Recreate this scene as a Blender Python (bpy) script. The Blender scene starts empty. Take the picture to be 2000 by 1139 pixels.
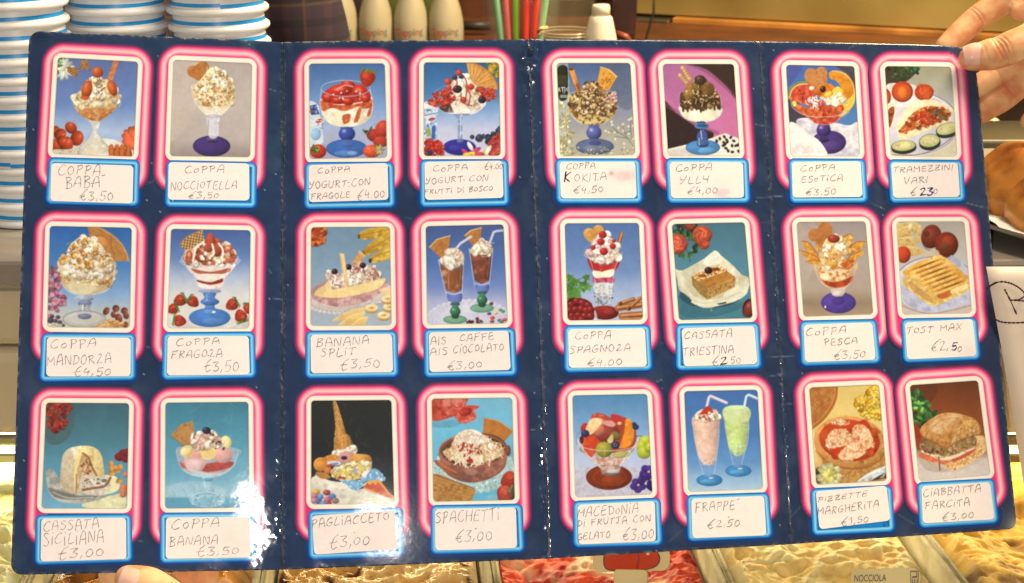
import bpy, bmesh, math, random
import numpy as np
from mathutils import Vector, Matrix

random.seed(7); RNG = np.random.RandomState(7)
scene = bpy.context.scene
COL = scene.collection

# ------------------------------------------------------------------ camera
PITCH = math.radians(19.0)
CAM = np.array([0.0, 0.0, 1.5])
FPX = 2700.0                                   # focal length in pixels of the 2000 px wide photo
RIGHT = np.array([1.0, 0, 0]); UP = np.array([0, math.sin(PITCH), math.cos(PITCH)]); FWD = np.array([0, math.cos(PITCH), -math.sin(PITCH)])
cam_d = bpy.data.cameras.new('camera'); cam = bpy.data.objects.new('camera', cam_d); COL.objects.link(cam)
cam.location = CAM; cam.rotation_euler = (math.pi/2 - PITCH, 0, 0)
cam_d.sensor_width = 36.0; cam_d.lens = 36.0*FPX/2000; cam_d.clip_start = 0.02; cam_d.clip_end = 60
cam_d.dof.use_dof = True; cam_d.dof.focus_distance = 0.84; cam_d.dof.aperture_fstop = 22.0
scene.camera = cam

# ------------------------------------------------------------------ light: the room's warm light, added fill lamps and the camera's flash
w = bpy.data.worlds.new('World'); scene.world = w; w.use_nodes = True
bg = w.node_tree.nodes['Background']; bg.inputs['Color'].default_value = (1.0, 0.82, 0.60, 1); bg.inputs['Strength'].default_value = 0.37

def area_lamp(name, loc, target, size, power, color, shape='DISK'):
    l = bpy.data.lights.new(name, 'AREA'); l.shape = shape; l.size = size; l.energy = power; l.color = color
    o = bpy.data.objects.new(name, l); COL.objects.link(o); o.location = loc
    o.rotation_euler = (Vector(target) - Vector(loc)).to_track_quat('-Z', 'Y').to_euler()
    return o
fl = CAM + UP*(-0.005) + RIGHT*(-0.035)
area_lamp('camera_flash', fl, fl + FWD, 0.018, 3.6, (1.0, 0.90, 0.80))
area_lamp('overhead_fill', (0.75, 0.62, 3.0), (0.25, 0.85, 1.3), 0.7, 40, (1.0, 0.82, 0.60))  # added overhead fill that evens out the card, source unseen

area_lamp('back_fill', (1.1, 1.5, 2.7), (0.6, 2.5, 1.15), 0.5, 105, (1.0, 0.78, 0.45))  # added fill that brightens the back of the shop, source unseen

scene.view_settings.view_transform = 'Standard'; scene.view_settings.look = 'None'
scene.view_settings.exposure = -0.15; scene.view_settings.gamma = 1.0
scene.view_settings.use_curve_mapping = False
scene.cycles.use_denoising = True
scene.cycles.max_bounces = 8; scene.cycles.transparent_max_bounces = 40
scene.cycles.sample_clamp_indirect = 4

# ------------------------------------------------------------------ helpers
def lin(c):
    c = np.asarray(c, float)/255.0
    return np.where(c <= 0.04045, c/12.92, ((np.maximum(c, 0)+0.055)/1.055)**2.4)
WHITE = lin((255, 238, 218))
def alb(c):                                    # printed ink / surface colour from the colour seen under the warm light
    return np.clip(lin(c)/WHITE*0.80, 0.004, 0.88)

def unp(px, py, d):                            # a pixel of the photo at depth d (metres in front of the lens)
    px = np.asarray(px, float); py = np.asarray(py, float); d = np.asarray(d, float)
    x = (px-1000.0)/FPX*d; y = -(py-569.5)/FPX*d
    return CAM + x[..., None]*RIGHT + y[..., None]*UP + d[..., None]*FWD
def V(px, py, d): return Vector(unp(px, py, d).tolist())
def on_z(px, py, z):                           # where the ray through a pixel meets a level surface
    r = unp(px, py, 1.0) - CAM
    return Vector((CAM + r*((z-CAM[2])/r[2])).tolist())
def on_y(px, py, y):
    r = unp(px, py, 1.0) - CAM
    return Vector((CAM + r*((y-CAM[1])/r[1])).tolist())

def link(name, me, mat=None, parent=None, smooth=False):
    o = bpy.data.objects.new(name, me); COL.objects.link(o)
    if mat: me.materials.append(mat)
    if parent: o.parent = parent
    if smooth: me.polygons.foreach_set('use_smooth', np.ones(len(me.polygons), bool))
    return o
def tag(o, label, cat, group=None):
    o['label'] = label; o['category'] = cat
    if group: o['group'] = group
    return o
def thing(name, label, cat, loc=(0, 0, 0), group=None, rz=0):
    o = bpy.data.objects.new(name, None); COL.objects.link(o); o.location = loc; o.rotation_euler = (0, 0, rz)
    o.empty_display_size = 0.02
    return tag(o, label, cat, group)
def mesh_np(name, verts, faces, cols=None):    # faces: (n,4) array
    me = bpy.data.meshes.new(name)
    verts = np.asarray(verts, np.float32).reshape(-1, 3); faces = np.asarray(faces, np.int32); k = faces.shape[1]
    me.vertices.add(len(verts)); me.vertices.foreach_set('co', verts.ravel())
    me.loops.add(faces.size); me.loops.foreach_set('vertex_index', faces.ravel())
    me.polygons.add(len(faces)); me.polygons.foreach_set('loop_start', np.arange(0, faces.size, k, dtype=np.int32))
    me.polygons.foreach_set('loop_total', np.full(len(faces), k, np.int32))
    if cols is not None:
        a = me.color_attributes.new('Col', 'FLOAT_COLOR', 'POINT')
        c = np.ones((len(verts), 4), np.float32); c[:, :3] = cols; a.data.foreach_set('color', c.ravel())
    me.update(calc_edges=True)
    return me
def grid_faces(nu, nv, wrap_u=False):          # vertices stored [v][u]
    i = np.arange(nu if wrap_u else nu-1); j = np.arange(nv-1); I, J = np.meshgrid(i, j); I2 = (I+1) % nu
    return np.stack([J*nu+I, J*nu+I2, (J+1)*nu+I2, (J+1)*nu+I], -1).reshape(-1, 4)
def bm_mesh(name, bm):
    bmesh.ops.recalc_face_normals(bm, faces=bm.faces)
    me = bpy.data.meshes.new(name); bm.to_mesh(me); bm.free(); return me
def lathe(name, prof, seg=40, mat=None, parent=None):
    """prof: list of (r, z); r = 0 closes"""
    bm = bmesh.new(); rings = []
    for r, z in prof:
        if r < 1e-6: rings.append([bm.verts.new((0, 0, z))])
        else: rings.append([bm.verts.new((r*math.cos(2*math.pi*k/seg), r*math.sin(2*math.pi*k/seg), z)) for k in range(seg)])
    for a, b in zip(rings, rings[1:]):
        for k in range(seg):
            q = [a[k % len(a)], a[(k+1) % len(a)], b[(k+1) % len(b)], b[k % len(b)]]
            q = [v for n, v in enumerate(q) if v not in q[:n]]
            if len(q) >= 3: bm.faces.new(q)
    return link(name, bm_mesh(name, bm), mat, parent, True)
def box(name, sx, sy, sz, mat=None, parent=None, loc=(0, 0, 0), bev=0.002, rz=0.0):
    bm = bmesh.new(); bmesh.ops.create_cube(bm, size=1.0)
    bmesh.ops.scale(bm, vec=(sx, sy, sz), verts=bm.verts)
    if bev: bmesh.ops.bevel(bm, geom=bm.edges[:], offset=bev, segments=2, affect='EDGES', profile=0.5)
    o = link(name, bm_mesh(name, bm), mat, parent); o.location = loc; o.rotation_euler = (0, 0, rz)
    return o
def tube(name, pts, radii, seg=10, mat=None, parent=None, cap=True, flat=1.0, bm=None):
    own = bm is None
    if own: bm = bmesh.new()
    pts = [Vector(p) for p in pts]; n = len(pts)
    if not hasattr(radii, '__len__'): radii = [radii]*n
    up = None; rings = []
    for i, p in enumerate(pts):
        t = (pts[min(i+1, n-1)] - pts[max(i-1, 0)]).normalized()
        if up is None:
            up = t.orthogonal().normalized()
        up = (up - t*up.dot(t)).normalized(); sd = t.cross(up)
        rings.append([bm.verts.new(p + (up*math.cos(2*math.pi*k/seg)*flat + sd*math.sin(2*math.pi*k/seg))*radii[i]) for k in range(seg)])
    for a, b in zip(rings, rings[1:]):
        for k in range(seg): bm.faces.new((a[k], a[(k+1) % seg], b[(k+1) % seg], b[k]))
    if cap: bm.faces.new(rings[0][::-1]); bm.faces.new(rings[-1])
    if not own: return bm
    return link(name, bm_mesh(name, bm), mat, parent, True)
def spline(pts, m=8, closed=False):
    P = np.asarray(pts, float); n = len(P); out = []
    for i in range(n if closed else n-1):
        if closed: p0, p1, p2, p3 = P[(i-1) % n], P[i], P[(i+1) % n], P[(i+2) % n]
        else: p0, p1, p2, p3 = P[max(i-1, 0)], P[i], P[i+1], P[min(i+2, n-1)]
        for k in range(m):
            t = k/m
            out.append(0.5*((2*p1)+(-p0+p2)*t+(2*p0-5*p1+4*p2-p3)*t*t+(-p0+3*p1-3*p2+p3)*t**3))
    if not closed: out.append(P[-1])
    return np.array(out)

# ------------------------------------------------------------------ materials
def mat(name, col=(0.5, 0.5, 0.5), rough=0.5, metal=0.0, spec=0.5, noise=None, bump=None, trans=0.0, ior=1.45, sss=0.0, attr=False, coat=0.0, alpha=1.0):
    """noise: (scale, second colour, detail, lo, hi); bump: (scale, strength, distance)"""
    m = bpy.data.materials.new(name); m.use_nodes = True; nt = m.node_tree; b = nt.nodes['Principled BSDF']; N = nt.nodes.new; L = nt.links.new
    b.inputs['Roughness'].default_value = rough; b.inputs['Metallic'].default_value = metal; b.inputs['Specular IOR Level'].default_value = spec
    b.inputs['Transmission Weight'].default_value = trans; b.inputs['IOR'].default_value = ior; b.inputs['Coat Weight'].default_value = coat
    b.inputs['Alpha'].default_value = alpha
    b.inputs['Base Color'].default_value = (*col, 1)
    if sss:
        b.inputs['Subsurface Weight'].default_value = sss; b.inputs['Subsurface Radius'].default_value = (1.0, 0.35, 0.2); b.inputs['Subsurface Scale'].default_value = 0.006
    tc = N('ShaderNodeTexCoord')
    src = None
    if attr:
        at = N('ShaderNodeAttribute'); at.attribute_name = 'Col'; src = at.outputs['Color']; L(src, b.inputs['Base Color'])
    if noise:
        sc, c2, det, lo, hi = noise
        nz = N('ShaderNodeTexNoise'); nz.inputs['Scale'].default_value = sc; nz.inputs['Detail'].default_value = det; L(tc.outputs['Object'], nz.inputs['Vector'])
        rp = N('ShaderNodeMapRange'); rp.inputs['From Min'].default_value = lo; rp.inputs['From Max'].default_value = hi; L(nz.outputs['Fac'], rp.inputs['Value'])
        mx = N('ShaderNodeMix'); mx.data_type = 'RGBA'; L(rp.outputs['Result'], mx.inputs['Factor'])
        if src is not None: L(src, mx.inputs['A'])
        else: mx.inputs['A'].default_value = (*col, 1)
        mx.inputs['B'].default_value = (*c2, 1); L(mx.outputs['Result'], b.inputs['Base Color'])
    if bump:
        last = None
        for sc, st, di in (bump if isinstance(bump, list) else [bump]):
            nz = N('ShaderNodeTexNoise'); nz.inputs['Scale'].default_value = sc; nz.inputs['Detail'].default_value = 3; L(tc.outputs['Object'], nz.inputs['Vector'])
            bp = N('ShaderNodeBump'); bp.inputs['Strength'].default_value = st; bp.inputs['Distance'].default_value = di; L(nz.outputs['Fac'], bp.inputs['Height'])
            if last is not None: L(last, bp.inputs['Normal'])
            last = bp.outputs['Normal']
        L(last, b.inputs['Normal'])
    return m
def A(*c): return tuple(alb(c).tolist())
M_PRINT = mat('glossy_print', rough=0.068, attr=True, bump=[(45, 0.10, 0.0010), (420, 0.06, 0.00020)])
M_PAPER = mat('paper_label', rough=0.8, spec=0.08, attr=True, bump=(900, 0.15, 0.0002))
M_INK = mat('pencil_ink', A(134, 120, 114), rough=0.7, spec=0.2)
M_INK_BLUE = mat('blue_ballpoint_ink', A(62, 52, 100), rough=0.6, spec=0.2)
M_INK_DARK = mat('dark_marker_ink', A(40, 34, 40), rough=0.6, spec=0.2)
# ------------------------------------------------------------------ the folding menu card: four panels with three creases
H_CARD = 0.311
TOP = np.array([(57, 61), (553, 82), (1033, 76), (1485, 80), (1903, 91)], float)
BOT = np.array([(21, 1123), (552, 1113), (1073, 1091), (1547, 1063), (1986, 1033)], float)
LEN = np.hypot(*(TOP-BOT).T); DEP = FPX*H_CARD/LEN
P_TOP = unp(TOP[:, 0], TOP[:, 1], DEP*1.03); P_BOT = unp(BOT[:, 0], BOT[:, 1], DEP*0.97)
N_CARD = np.cross(P_TOP[4]-P_BOT[0], P_BOT[4]-P_TOP[0]); N_CARD /= np.linalg.norm(N_CARD)
if N_CARD @ (CAM-P_TOP[2]) < 0: N_CARD = -N_CARD

def vnoise(x, y, seed):                        # smooth value noise, period free
    x = np.asarray(x, float); y = np.asarray(y, float)
    tab = np.random.RandomState(seed).rand(64, 64)
    xi = np.floor(x).astype(int); yi = np.floor(y).astype(int); fx = x-xi; fy = y-yi
    fx = fx*fx*(3-2*fx); fy = fy*fy*(3-2*fy)
    g = lambda i, j: tab[i % 64, j % 64]
    return (g(xi, yi)*(1-fx)+g(xi+1, yi)*fx)*(1-fy)+(g(xi, yi+1)*(1-fx)+g(xi+1, yi+1)*fx)*fy
def fbm(x, y, seed, o=4):
    s = 0; a = 0.5; t = 0
    for k in range(o): s = s+a*vnoise(x*2**k+17.3*k, y*2**k+5.1*k, seed+k); t += a; a *= 0.5
    return s/t
W_CARD = 0.148
def flat(u, t):                                # u: 0..4 across the panels, t: 0..1 down
    u = np.asarray(u, float); t = np.asarray(t, float)
    i = np.clip(np.floor(u).astype(int), 0, 3); s = (u-i)[..., None]; t = t[..., None]
    return (P_TOP[i]*(1-s)+P_TOP[i+1]*s)*(1-t)+(P_BOT[i]*(1-s)+P_BOT[i+1]*s)*t
FOLD_H = {1: -0.0010, 2: 0.0006, 3: -0.0007}   # how far each crease stands back (+ towards the reader)
def disp(u, t):
    d = 0.0006*np.sin(2.1*u+4.0*t+0.4)+0.0003*np.sin(5.3*u-6.5*t+1.0)
    for k, h in FOLD_H.items():
        dm = np.abs(u-k)*W_CARD*1000           # mm from the crease
        d = d+h*np.exp(-dm/11.0)
        cr = fbm(u*W_CARD*420, t*H_CARD*330, 40+k, 3)-0.5
        d = d+cr*0.0008*np.exp(-(dm/3.6)**2)
        d = d-0.0003*np.exp(-(dm/0.6)**2)
    # the lower ends by the first crease are buckled, the corners bent back
    b = np.exp(-((u-1.0)/0.22)**2)*np.clip((t-0.78)/0.22, 0, 1)
    d = d+b*((fbm(u*9, t*16, 77, 2)-0.5)*0.0013+(fbm(u*55, t*100, 79, 2)-0.5)*0.00015)
    f = np.exp(-((u-2.0)/0.05)**2)*np.clip((0.16-t)/0.16, 0, 1)
    d = d+f*(fbm(u*52, t*60, 78, 2)-0.5)*0.0045
    d = d-0.006*np.clip(1-np.hypot((4-u)*W_CARD, t*H_CARD)/0.030, 0, 1)**2
    d = d-0.0015*np.clip(1-np.hypot(u*W_CARD, t*H_CARD)/0.022, 0, 1)**2
    for uu, tt, h, ru, rt in ((3.880, 0.024, 0.0017, 2.4, 4.2), (0.055, 0.004, 0.0012, 4.5, 2.4), (1.015, 0.016, 0.0010, 2.0, 3.2)):   # small bumps shaped to catch the flash near the top edge
        d = d+h*np.exp(-((u-uu)*W_CARD*1000/ru)**2-((t-tt)*H_CARD*1000/rt)**2)
    return d
def card(u, t, off=0.0):                       # a point of the card's face, off metres in front of the print
    return flat(u, t)+(disp(u, t)+off)[..., None]*N_CARD if hasattr(off, 'shape') else flat(u, t)+(disp(u, t)+off)[..., None]*N_CARD
def proj(p):
    q = p-CAM; d = q@FWD
    return 1000+FPX*(q@RIGHT)/d, 569.5-FPX*(q@UP)/d
def to_card(px, py, panel):                    # where on panel a spot measured on the photo lies: (u, t)
    px = np.asarray(px, float); py = np.asarray(py, float)
    s = np.full(px.shape, 0.5); t = np.full(px.shape, 0.5); e = 1e-4
    a, b, c, d = P_TOP[panel], P_TOP[panel+1], P_BOT[panel], P_BOT[panel+1]
    S = lambda s, t: (a*(1-s[..., None])+b*s[..., None])*(1-t[..., None])+(c*(1-s[..., None])+d*s[..., None])*t[..., None]
    for _ in range(5):
        x, y = proj(S(s, t)); xs, ys = proj(S(s+e, t)); xt, yt = proj(S(s, t+e))
        a11 = (xs-x)/e; a21 = (ys-y)/e; a12 = (xt-x)/e; a22 = (yt-y)/e; det = a11*a22-a12*a21
        rx = px-x; ry = py-y
        s = s+(a22*rx-a12*ry)/det; t = t+(-a21*rx+a11*ry)/det
    return panel+np.clip(s, 0.0, 0.9999), t

menu = thing('folding_menu', 'large navy folding menu card with pink framed ice cream photos held in both hands', 'menu', V(1000, 1100, DEP[2]).to_tuple())
bpy.context.view_layer.update()
MENU_INV = np.array(menu.location)
def on_menu(name, pts, faces, cols, m, parent=None, smooth=True):   # mesh from world points, hung under the menu
    me = mesh_np(name, pts-MENU_INV, faces, cols)
    o = link(name, me, m, None, smooth); o.parent = parent or menu
    return o
NAVY = alb((34, 52, 80))
def ground(u, t):                              # the navy print of the card
    X = u*W_CARD*1000; Y = t*H_CARD*1000       # mm
    c = np.ones(u.shape+(3,))*NAVY
    n1 = fbm(X/28, Y/28, 11)[..., None]; n2 = fbm(X/5, Y/5, 12)[..., None]
    c = c*(0.80+0.42*n1)*(0.85+0.3*n2)
    room_refl = np.clip((u-2.6)/1.4, 0, 1)[..., None]
    c = c*(1-0.30*room_refl)+alb((52, 50, 66))*0.30*room_refl                                    # right-hand panels greyer: the room's reflection painted into the ink
    gr = np.clip(fbm(X/16, Y/22, 14)-0.56, 0, 1)[..., None]*np.exp(-np.abs(u-1)*W_CARD*1000/40)[..., None]*np.clip(1.3-t*4, 0, 1)[..., None]
    c = c+gr*alb((60, 120, 90))*1.2
    sm = np.clip((fbm(X/11, Y/15, 15, 4)-0.54)*2.2, 0, 1)[..., None]*0.30; c = c*(1-sm)+alb((88, 98, 114))*sm
    return c
SCR = [(r_.uniform(0, 592), r_.uniform(0, 311), r_.uniform(3, 26), r_.gauss(0, 0.9), r_.uniform(0.15, 0.5)) for r_ in [random.Random(41)] for _ in range(110)]
def scratches(X, Y):
    m = np.zeros(X.shape)
    for x, y, l, a, k in SCR:
        if x+30 < X.min() or x-30 > X.max(): continue
        dx = X-x; dy = Y-y; p = np.clip(dx*math.cos(a)+dy*math.sin(a), 0, l); m = np.maximum(m, k*np.exp(-(((dx-p*math.cos(a))**2+(dy-p*math.sin(a)-0.02*p*(l-p)/6)**2)/0.07)))
    return m[..., None]
def round_corner(s, t, left, right, r=0.006):
    x = s*W_CARD; y = t*H_CARD
    for cx, cond in ((r, left), (W_CARD-r, right)):
        if not cond: continue
        for cy in (r, H_CARD-r):
            inx = (x < r) if cx == r else (x > W_CARD-r); iny = (y < r) if cy == r else (y > H_CARD-r)
            k = inx & iny; dx = x-cx; dy = y-cy; q = np.maximum(np.abs(dx), np.abs(dy)); h = np.hypot(dx, dy)+1e-9
            x = np.where(k, cx+dx*q/h, x); y = np.where(k, cy+dy*q/h, y)
    return x/W_CARD, y/H_CARD
for i in range(4):
    ns, nt = 190, 380
    xs = np.linspace(0, 1, ns); xs = xs-0.10*np.sin(2*np.pi*xs)/(2*np.pi)*6*0.15       # denser by the creases
    s, t = np.meshgrid(xs, np.linspace(0, 1, nt)); s, t = round_corner(s, t, i == 0, i == 3)
    u = i+np.clip(s, 0, 0.99999) if i < 3 else i+np.clip(s, 0, 0.99999)
    P = card(u, t)
    X = u*W_CARD*1000; Y = t*H_CARD*1000       # mm
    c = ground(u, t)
    q = scratches(X, Y); c = c*(1-q)+alb((150, 156, 166))*q
    for k in FOLD_H:                           # ink cracked off along the creases, beside a darker line
        dm = np.abs(u-k)*W_CARD*1000
        side = (u-k)*W_CARD*1000
        ln_ = np.exp(-((side-0.25-0.25*(fbm(Y/9, Y*0, 20+k)-0.5))/0.32)**2)*(0.35+0.65*np.clip((fbm(X/3, Y/11, 24+k, 3)-0.35)*3, 0, 1))
        dark = np.exp(-((side+0.45)/0.55)**2)*0.5
        chip = np.exp(-(dm/1.2)**2)*np.clip((fbm(X/0.9, Y/1.8, 27+k, 3)-0.60)*8, 0, 1)*0.5
        c = c*(1-dark[..., None]); wear = np.clip(np.maximum(ln_*0.55, chip), 0, 1)[..., None]; c = c*(1-wear)+alb((146, 142, 140))*wear
    edge = np.minimum(np.minimum(Y, H_CARD*1000-Y), np.minimum(X, W_CARD*4000-X))
    ew = np.exp(-edge/0.5)*np.clip((fbm(X/2.2, Y/2.2, 31, 3)-0.44)*5, 0, 1)
    c = c*(1-ew[..., None]*0.5)+alb((190, 180, 160))*ew[..., None]*0.5
    fleck = (RNG.rand(*u.shape) > 0.9988)[..., None]; c = np.where(fleck, alb((140, 145, 150)), c)
    co = np.exp(-np.hypot(W_CARD*4000-X, H_CARD*1000-Y)/3.5)[..., None]; c = c*(1-co)+alb((215, 205, 180))*co
    # front face, back face and rim in one closed sheet of card
    back = P-0.0014*N_CARD
    bc = np.ones(u.shape+(3,))*alb((205, 200, 190))
    F = grid_faces(ns, nt); n = ns*nt
    idx = np.arange(n).reshape(nt, ns); loop = np.concatenate([idx[0], idx[1:, -1], idx[-1, ::-1][1:], idx[::-1, 0][1:]])
    l2 = np.roll(loop, -1)[:-1]; l1 = loop[:-1]
    rim = np.stack([l1, l1+n, l2+n, l2], -1)
    on_menu('panel', np.concatenate([P.reshape(-1, 3), back.reshape(-1, 3)]), np.concatenate([F, F[:, ::-1]+n, rim]), np.concatenate([c.reshape(-1, 3), bc.reshape(-1, 3)]), M_PRINT)

# ------------------------------------------------------------------ printed frames and stuck-on labels
def contour(quad, r, n_edge=26, n_arc=9):
    """rounded outline of a quad TL,TR,BR,BL: points and outward normals"""
    Q = np.asarray(quad, float); pts = []; nor = []
    E = [(Q[(k+1) % 4]-Q[k]) for k in range(4)]; E = [e/np.hypot(*e) for e in E]
    NN = [np.array([e[1], -e[0]]) for e in E]                     # y runs down, so this points outwards
    for k in range(4):
        n0 = NN[k-1]; n1 = NN[k]
        cen = Q[k]-r*(n0+n1)/(1+n0@n1)
        a0 = math.atan2(n0[1], n0[0]); a1 = math.atan2(n1[1], n1[0])
        while a1 < a0: a1 += 2*math.pi
        for j in range(n_arc):
            a = a0+(a1-a0)*j/(n_arc-1); v = np.array([math.cos(a), math.sin(a)])
            pts.append(cen+r*v); nor.append(v)
        n2 = NN[(k+1) % 4]
        c2 = Q[(k+1) % 4]-r*(n1+n2)/(1+n1@n2)+r*n1
        p = pts[-1]
        for j in range(1, n_edge): pts.append(p+(c2-p)*j/n_edge); nor.append(n1)
    return np.array(pts), np.array(nor)
def ramp(stops, d):
    ds = np.array([s[0] for s in stops], float); cs = np.array([alb(s[1]) if len(s[1]) == 3 else s[1] for s in stops])
    return np.stack([np.interp(d, ds, cs[:, k]) for k in range(3)], -1)
class Place:
    def __init__(s, panel, x0, y0, sc): s.panel, s.x0, s.y0, s.sc = panel, x0, y0, sc
    def __call__(s, z):                         # spots measured on an enlarged crop -> (u, t)
        z = np.asarray(z, float)
        return to_card(s.x0+z[..., 0]/s.sc, s.y0+z[..., 1]/s.sc, s.panel)
def band(name, pl, quad, r, offs, stops, lift, parent=None, m=None, melt=None):
    p, n = contour(quad, r); offs = np.asarray(offs, float)
    z = p[None]+offs[:, None, None]*n[None]
    u, t = pl(z); c = np.repeat(ramp(stops, offs)[:, None], len(p), 1)
    X = u*W_CARD*1000; Y = t*H_CARD*1000
    c = c*(0.94+0.12*fbm(X/7, Y/7, 61))[..., None]
    if melt:                                   # the glow dies away into the navy print
        k = np.clip((offs-melt[0])/(melt[1]-melt[0]), 0, 1)[:, None, None]; c = c*(1-k)+ground(u, t)*k
    return on_menu(name, card(u, t, lift).reshape(-1, 3), grid_faces(len(p), len(offs), True)[:, ::-1], c.reshape(-1, 3), m or M_PRINT, parent)
PINK = [(-40, (238, 56, 122)), (28, (234, 52, 118)), (35, (242, 74, 130)), (43, (250, 108, 146)), (52, (254, 172, 174)), (58, (255, 200, 190)), (65, (254, 186, 182)), (75, (252, 132, 156)), (85, (246, 74, 130)), (94, (204, 46, 108)), (106, (126, 42, 92)), (126, (60, 44, 84))]
BLUE = [(-70, (22, 136, 204)), (-40, (20, 128, 198)), (-34, (16, 108, 178)), (-29, (44, 146, 208)), (-23, (126, 196, 232)), (-18, (150, 212, 242)), (-13, (96, 182, 232)), (-6, (44, 146, 212)), (0, (20, 112, 188)), (5, (14, 84, 158))]
GLOW = [(0, (18, 92, 172)), (10, (16, 66, 138)), (20, (18, 56, 112)), (34, (22, 50, 92))]
MAT = [(-2, (176, 164, 148)), (3, (238, 222, 198)), (8, (252, 236, 212)), (24, (252, 236, 212)), (29, (246, 200, 188)), (32, (244, 120, 140))]
# ------------------------------------------------------------------ the printed pictures, drawn shape by shape
class Art:
    ST = 2.0
    def __init__(s, quad, seed):
        q = np.asarray(quad, float); s.x0, s.y0 = q.min(0)-6; s.x1, s.y1 = q.max(0)+6
        s.w = int((s.x1-s.x0)/s.ST)+1; s.h = int((s.y1-s.y0)/s.ST)+1
        s.X, s.Y = np.meshgrid(s.x0+np.arange(s.w)*s.ST, s.y0+np.arange(s.h)*s.ST)
        s.C = np.ones((s.h, s.w, 3))*128.0; s.r = np.random.RandomState(seed); s.seed = seed
    def win(s, x0, y0, x1, y1):
        i0 = max(0, int((x0-s.x0)/s.ST)-2); i1 = min(s.w, int((x1-s.x0)/s.ST)+3); j0 = max(0, int((y0-s.y0)/s.ST)-2); j1 = min(s.h, int((y1-s.y0)/s.ST)+3)
        return (slice(j0, max(j0, j1)), slice(i0, max(i0, i1)))
    def put(s, W, m, col, a=1.0):
        m = (m*a)[..., None]; s.C[W] = s.C[W]*(1-m)+np.asarray(col, float)*m
    def grad(s, *st):                          # (y, colour) stops from the top down
        y = [k[0] for k in st]
        for k in range(3): s.C[..., k] = np.interp(s.Y, y, [q[1][k] for q in st])
        s.C *= (0.97+0.06*fbm(s.X/30, s.Y/30, s.seed))[..., None]; s.G = s.C.copy()
    def E(s, cx, cy, rx, ry, col, rot=0, sh=0.35, hl=0.0, a=1.0, lx=-0.35, ly=-0.4):
        R = max(rx, ry); W = s.win(cx-R, cy-R, cx+R, cy+R); x = s.X[W]-cx; y = s.Y[W]-cy
        if x.size == 0: return
        c, n = math.cos(math.radians(rot)), math.sin(math.radians(rot)); u = (x*c+y*n)/rx; v = (-x*n+y*c)/ry
        d = np.hypot(u, v); m = np.clip((1-d)*min(rx, ry)/2.0+0.5, 0, 1)
        k = 1+sh*0.35-sh*0.75*((u-lx)**2+(v-ly)**2)*0.7
        C = np.asarray(col, float)*np.clip(k, 0.25, 1.3)[..., None]
        if hl: C = C+(255-C)*(hl*np.exp(-((u-lx)**2+(v-ly)**2)/0.05))[..., None]
        s.put(W, m, np.clip(C, 0, 255), a)
    def pm(s, pts, smooth=False):
        P = np.asarray(pts, float).reshape(-1, 2)
        if smooth: P = spline(P, 6, True)
        W = s.win(P[:, 0].min(), P[:, 1].min(), P[:, 0].max(), P[:, 1].max()); x = s.X[W]; y = s.Y[W]; m = np.zeros(x.shape, bool)
        for (xa, ya), (xb, yb) in zip(P, np.roll(P, -1, 0)):
            if ya == yb: continue
            m ^= ((ya > y) != (yb > y)) & (x < (xb-xa)*(y-ya)/(yb-ya)+xa)
        return W, m.astype(float), P
    def P(s, pts, col, smooth=False, a=1.0, tex=None, cyl=0.0, vert=0.0, col2=None, hatch=None, lum=0.05):
        """tex: (second colour, scale, lo, hi); cyl: darker to the sides; vert: darker downwards; col2: lower colour; hatch: (angle, period, factor)"""
        W, m, Q = s.pm(pts, smooth); x = s.X[W]; y = s.Y[W]
        if x.size == 0: return
        C = np.ones(x.shape+(3,))*np.asarray(col, float)
        lo, hi = Q.min(0), Q.max(0); v = (y-lo[1])/max(1, hi[1]-lo[1]); u = (x-lo[0])/max(1, hi[0]-lo[0])*2-1
        if col2 is not None: C = C*(1-v[..., None])+np.asarray(col2, float)*v[..., None]
        if tex:
            for c2, sc, l, h in (tex if isinstance(tex, list) else [tex]):
                k = np.clip((fbm(x/sc, y/sc, s.r.randint(999), 3)-l)/(h-l), 0, 1)[..., None]; C = C*(1-k)+np.asarray(c2, float)*k
        if cyl: C = C*(1+cyl*0.25-cyl*np.clip(u+0.2, -1, 1)**2)[..., None]
        if vert: C = C*(1-vert*v)[..., None]
        if hatch:
            for an, pe, f in hatch:
                q = np.sin((x*math.cos(math.radians(an))+y*math.sin(math.radians(an)))*2*math.pi/pe); C = C*np.where(q > 0.35, f, 1.0)[..., None]
        C = C*(1-lum+2*lum*fbm(x/9, y/9, s.r.randint(999), 3))[..., None]
        s.put(W, m, np.clip(C, 0, 255), a)
    def L(s, pts, wd, col, a=1.0, smooth=True):
        P = np.asarray(pts, float).reshape(-1, 2)
        if smooth and len(P) > 2: P = spline(P, 6)
        r = wd/2; W = s.win(P[:, 0].min()-r, P[:, 1].min()-r, P[:, 0].max()+r, P[:, 1].max()+r); x = s.X[W]; y = s.Y[W]
        if x.size == 0: return
        d = np.full(x.shape, 1e9)
        for (xa, ya), (xb, yb) in zip(P, P[1:]):
            l2 = (xb-xa)**2+(yb-ya)**2+1e-9; t = np.clip(((x-xa)*(xb-xa)+(y-ya)*(yb-ya))/l2, 0, 1)
            d = np.minimum(d, np.hypot(x-xa-t*(xb-xa), y-ya-t*(yb-ya)))
        s.put(W, np.clip((r-d)/1.6+0.5, 0, 1), col, a)
    def inside(s, pts, n, smooth=True):
        W, m, Q = s.pm(pts, smooth); j, i = np.nonzero(m > 0)
        if len(j) == 0: return []
        k = s.r.randint(len(j), size=n); return list(zip(s.X[W][j[k], i[k]]+s.r.rand(n)*2, s.Y[W][j[k], i[k]]+s.r.rand(n)*2))
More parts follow.
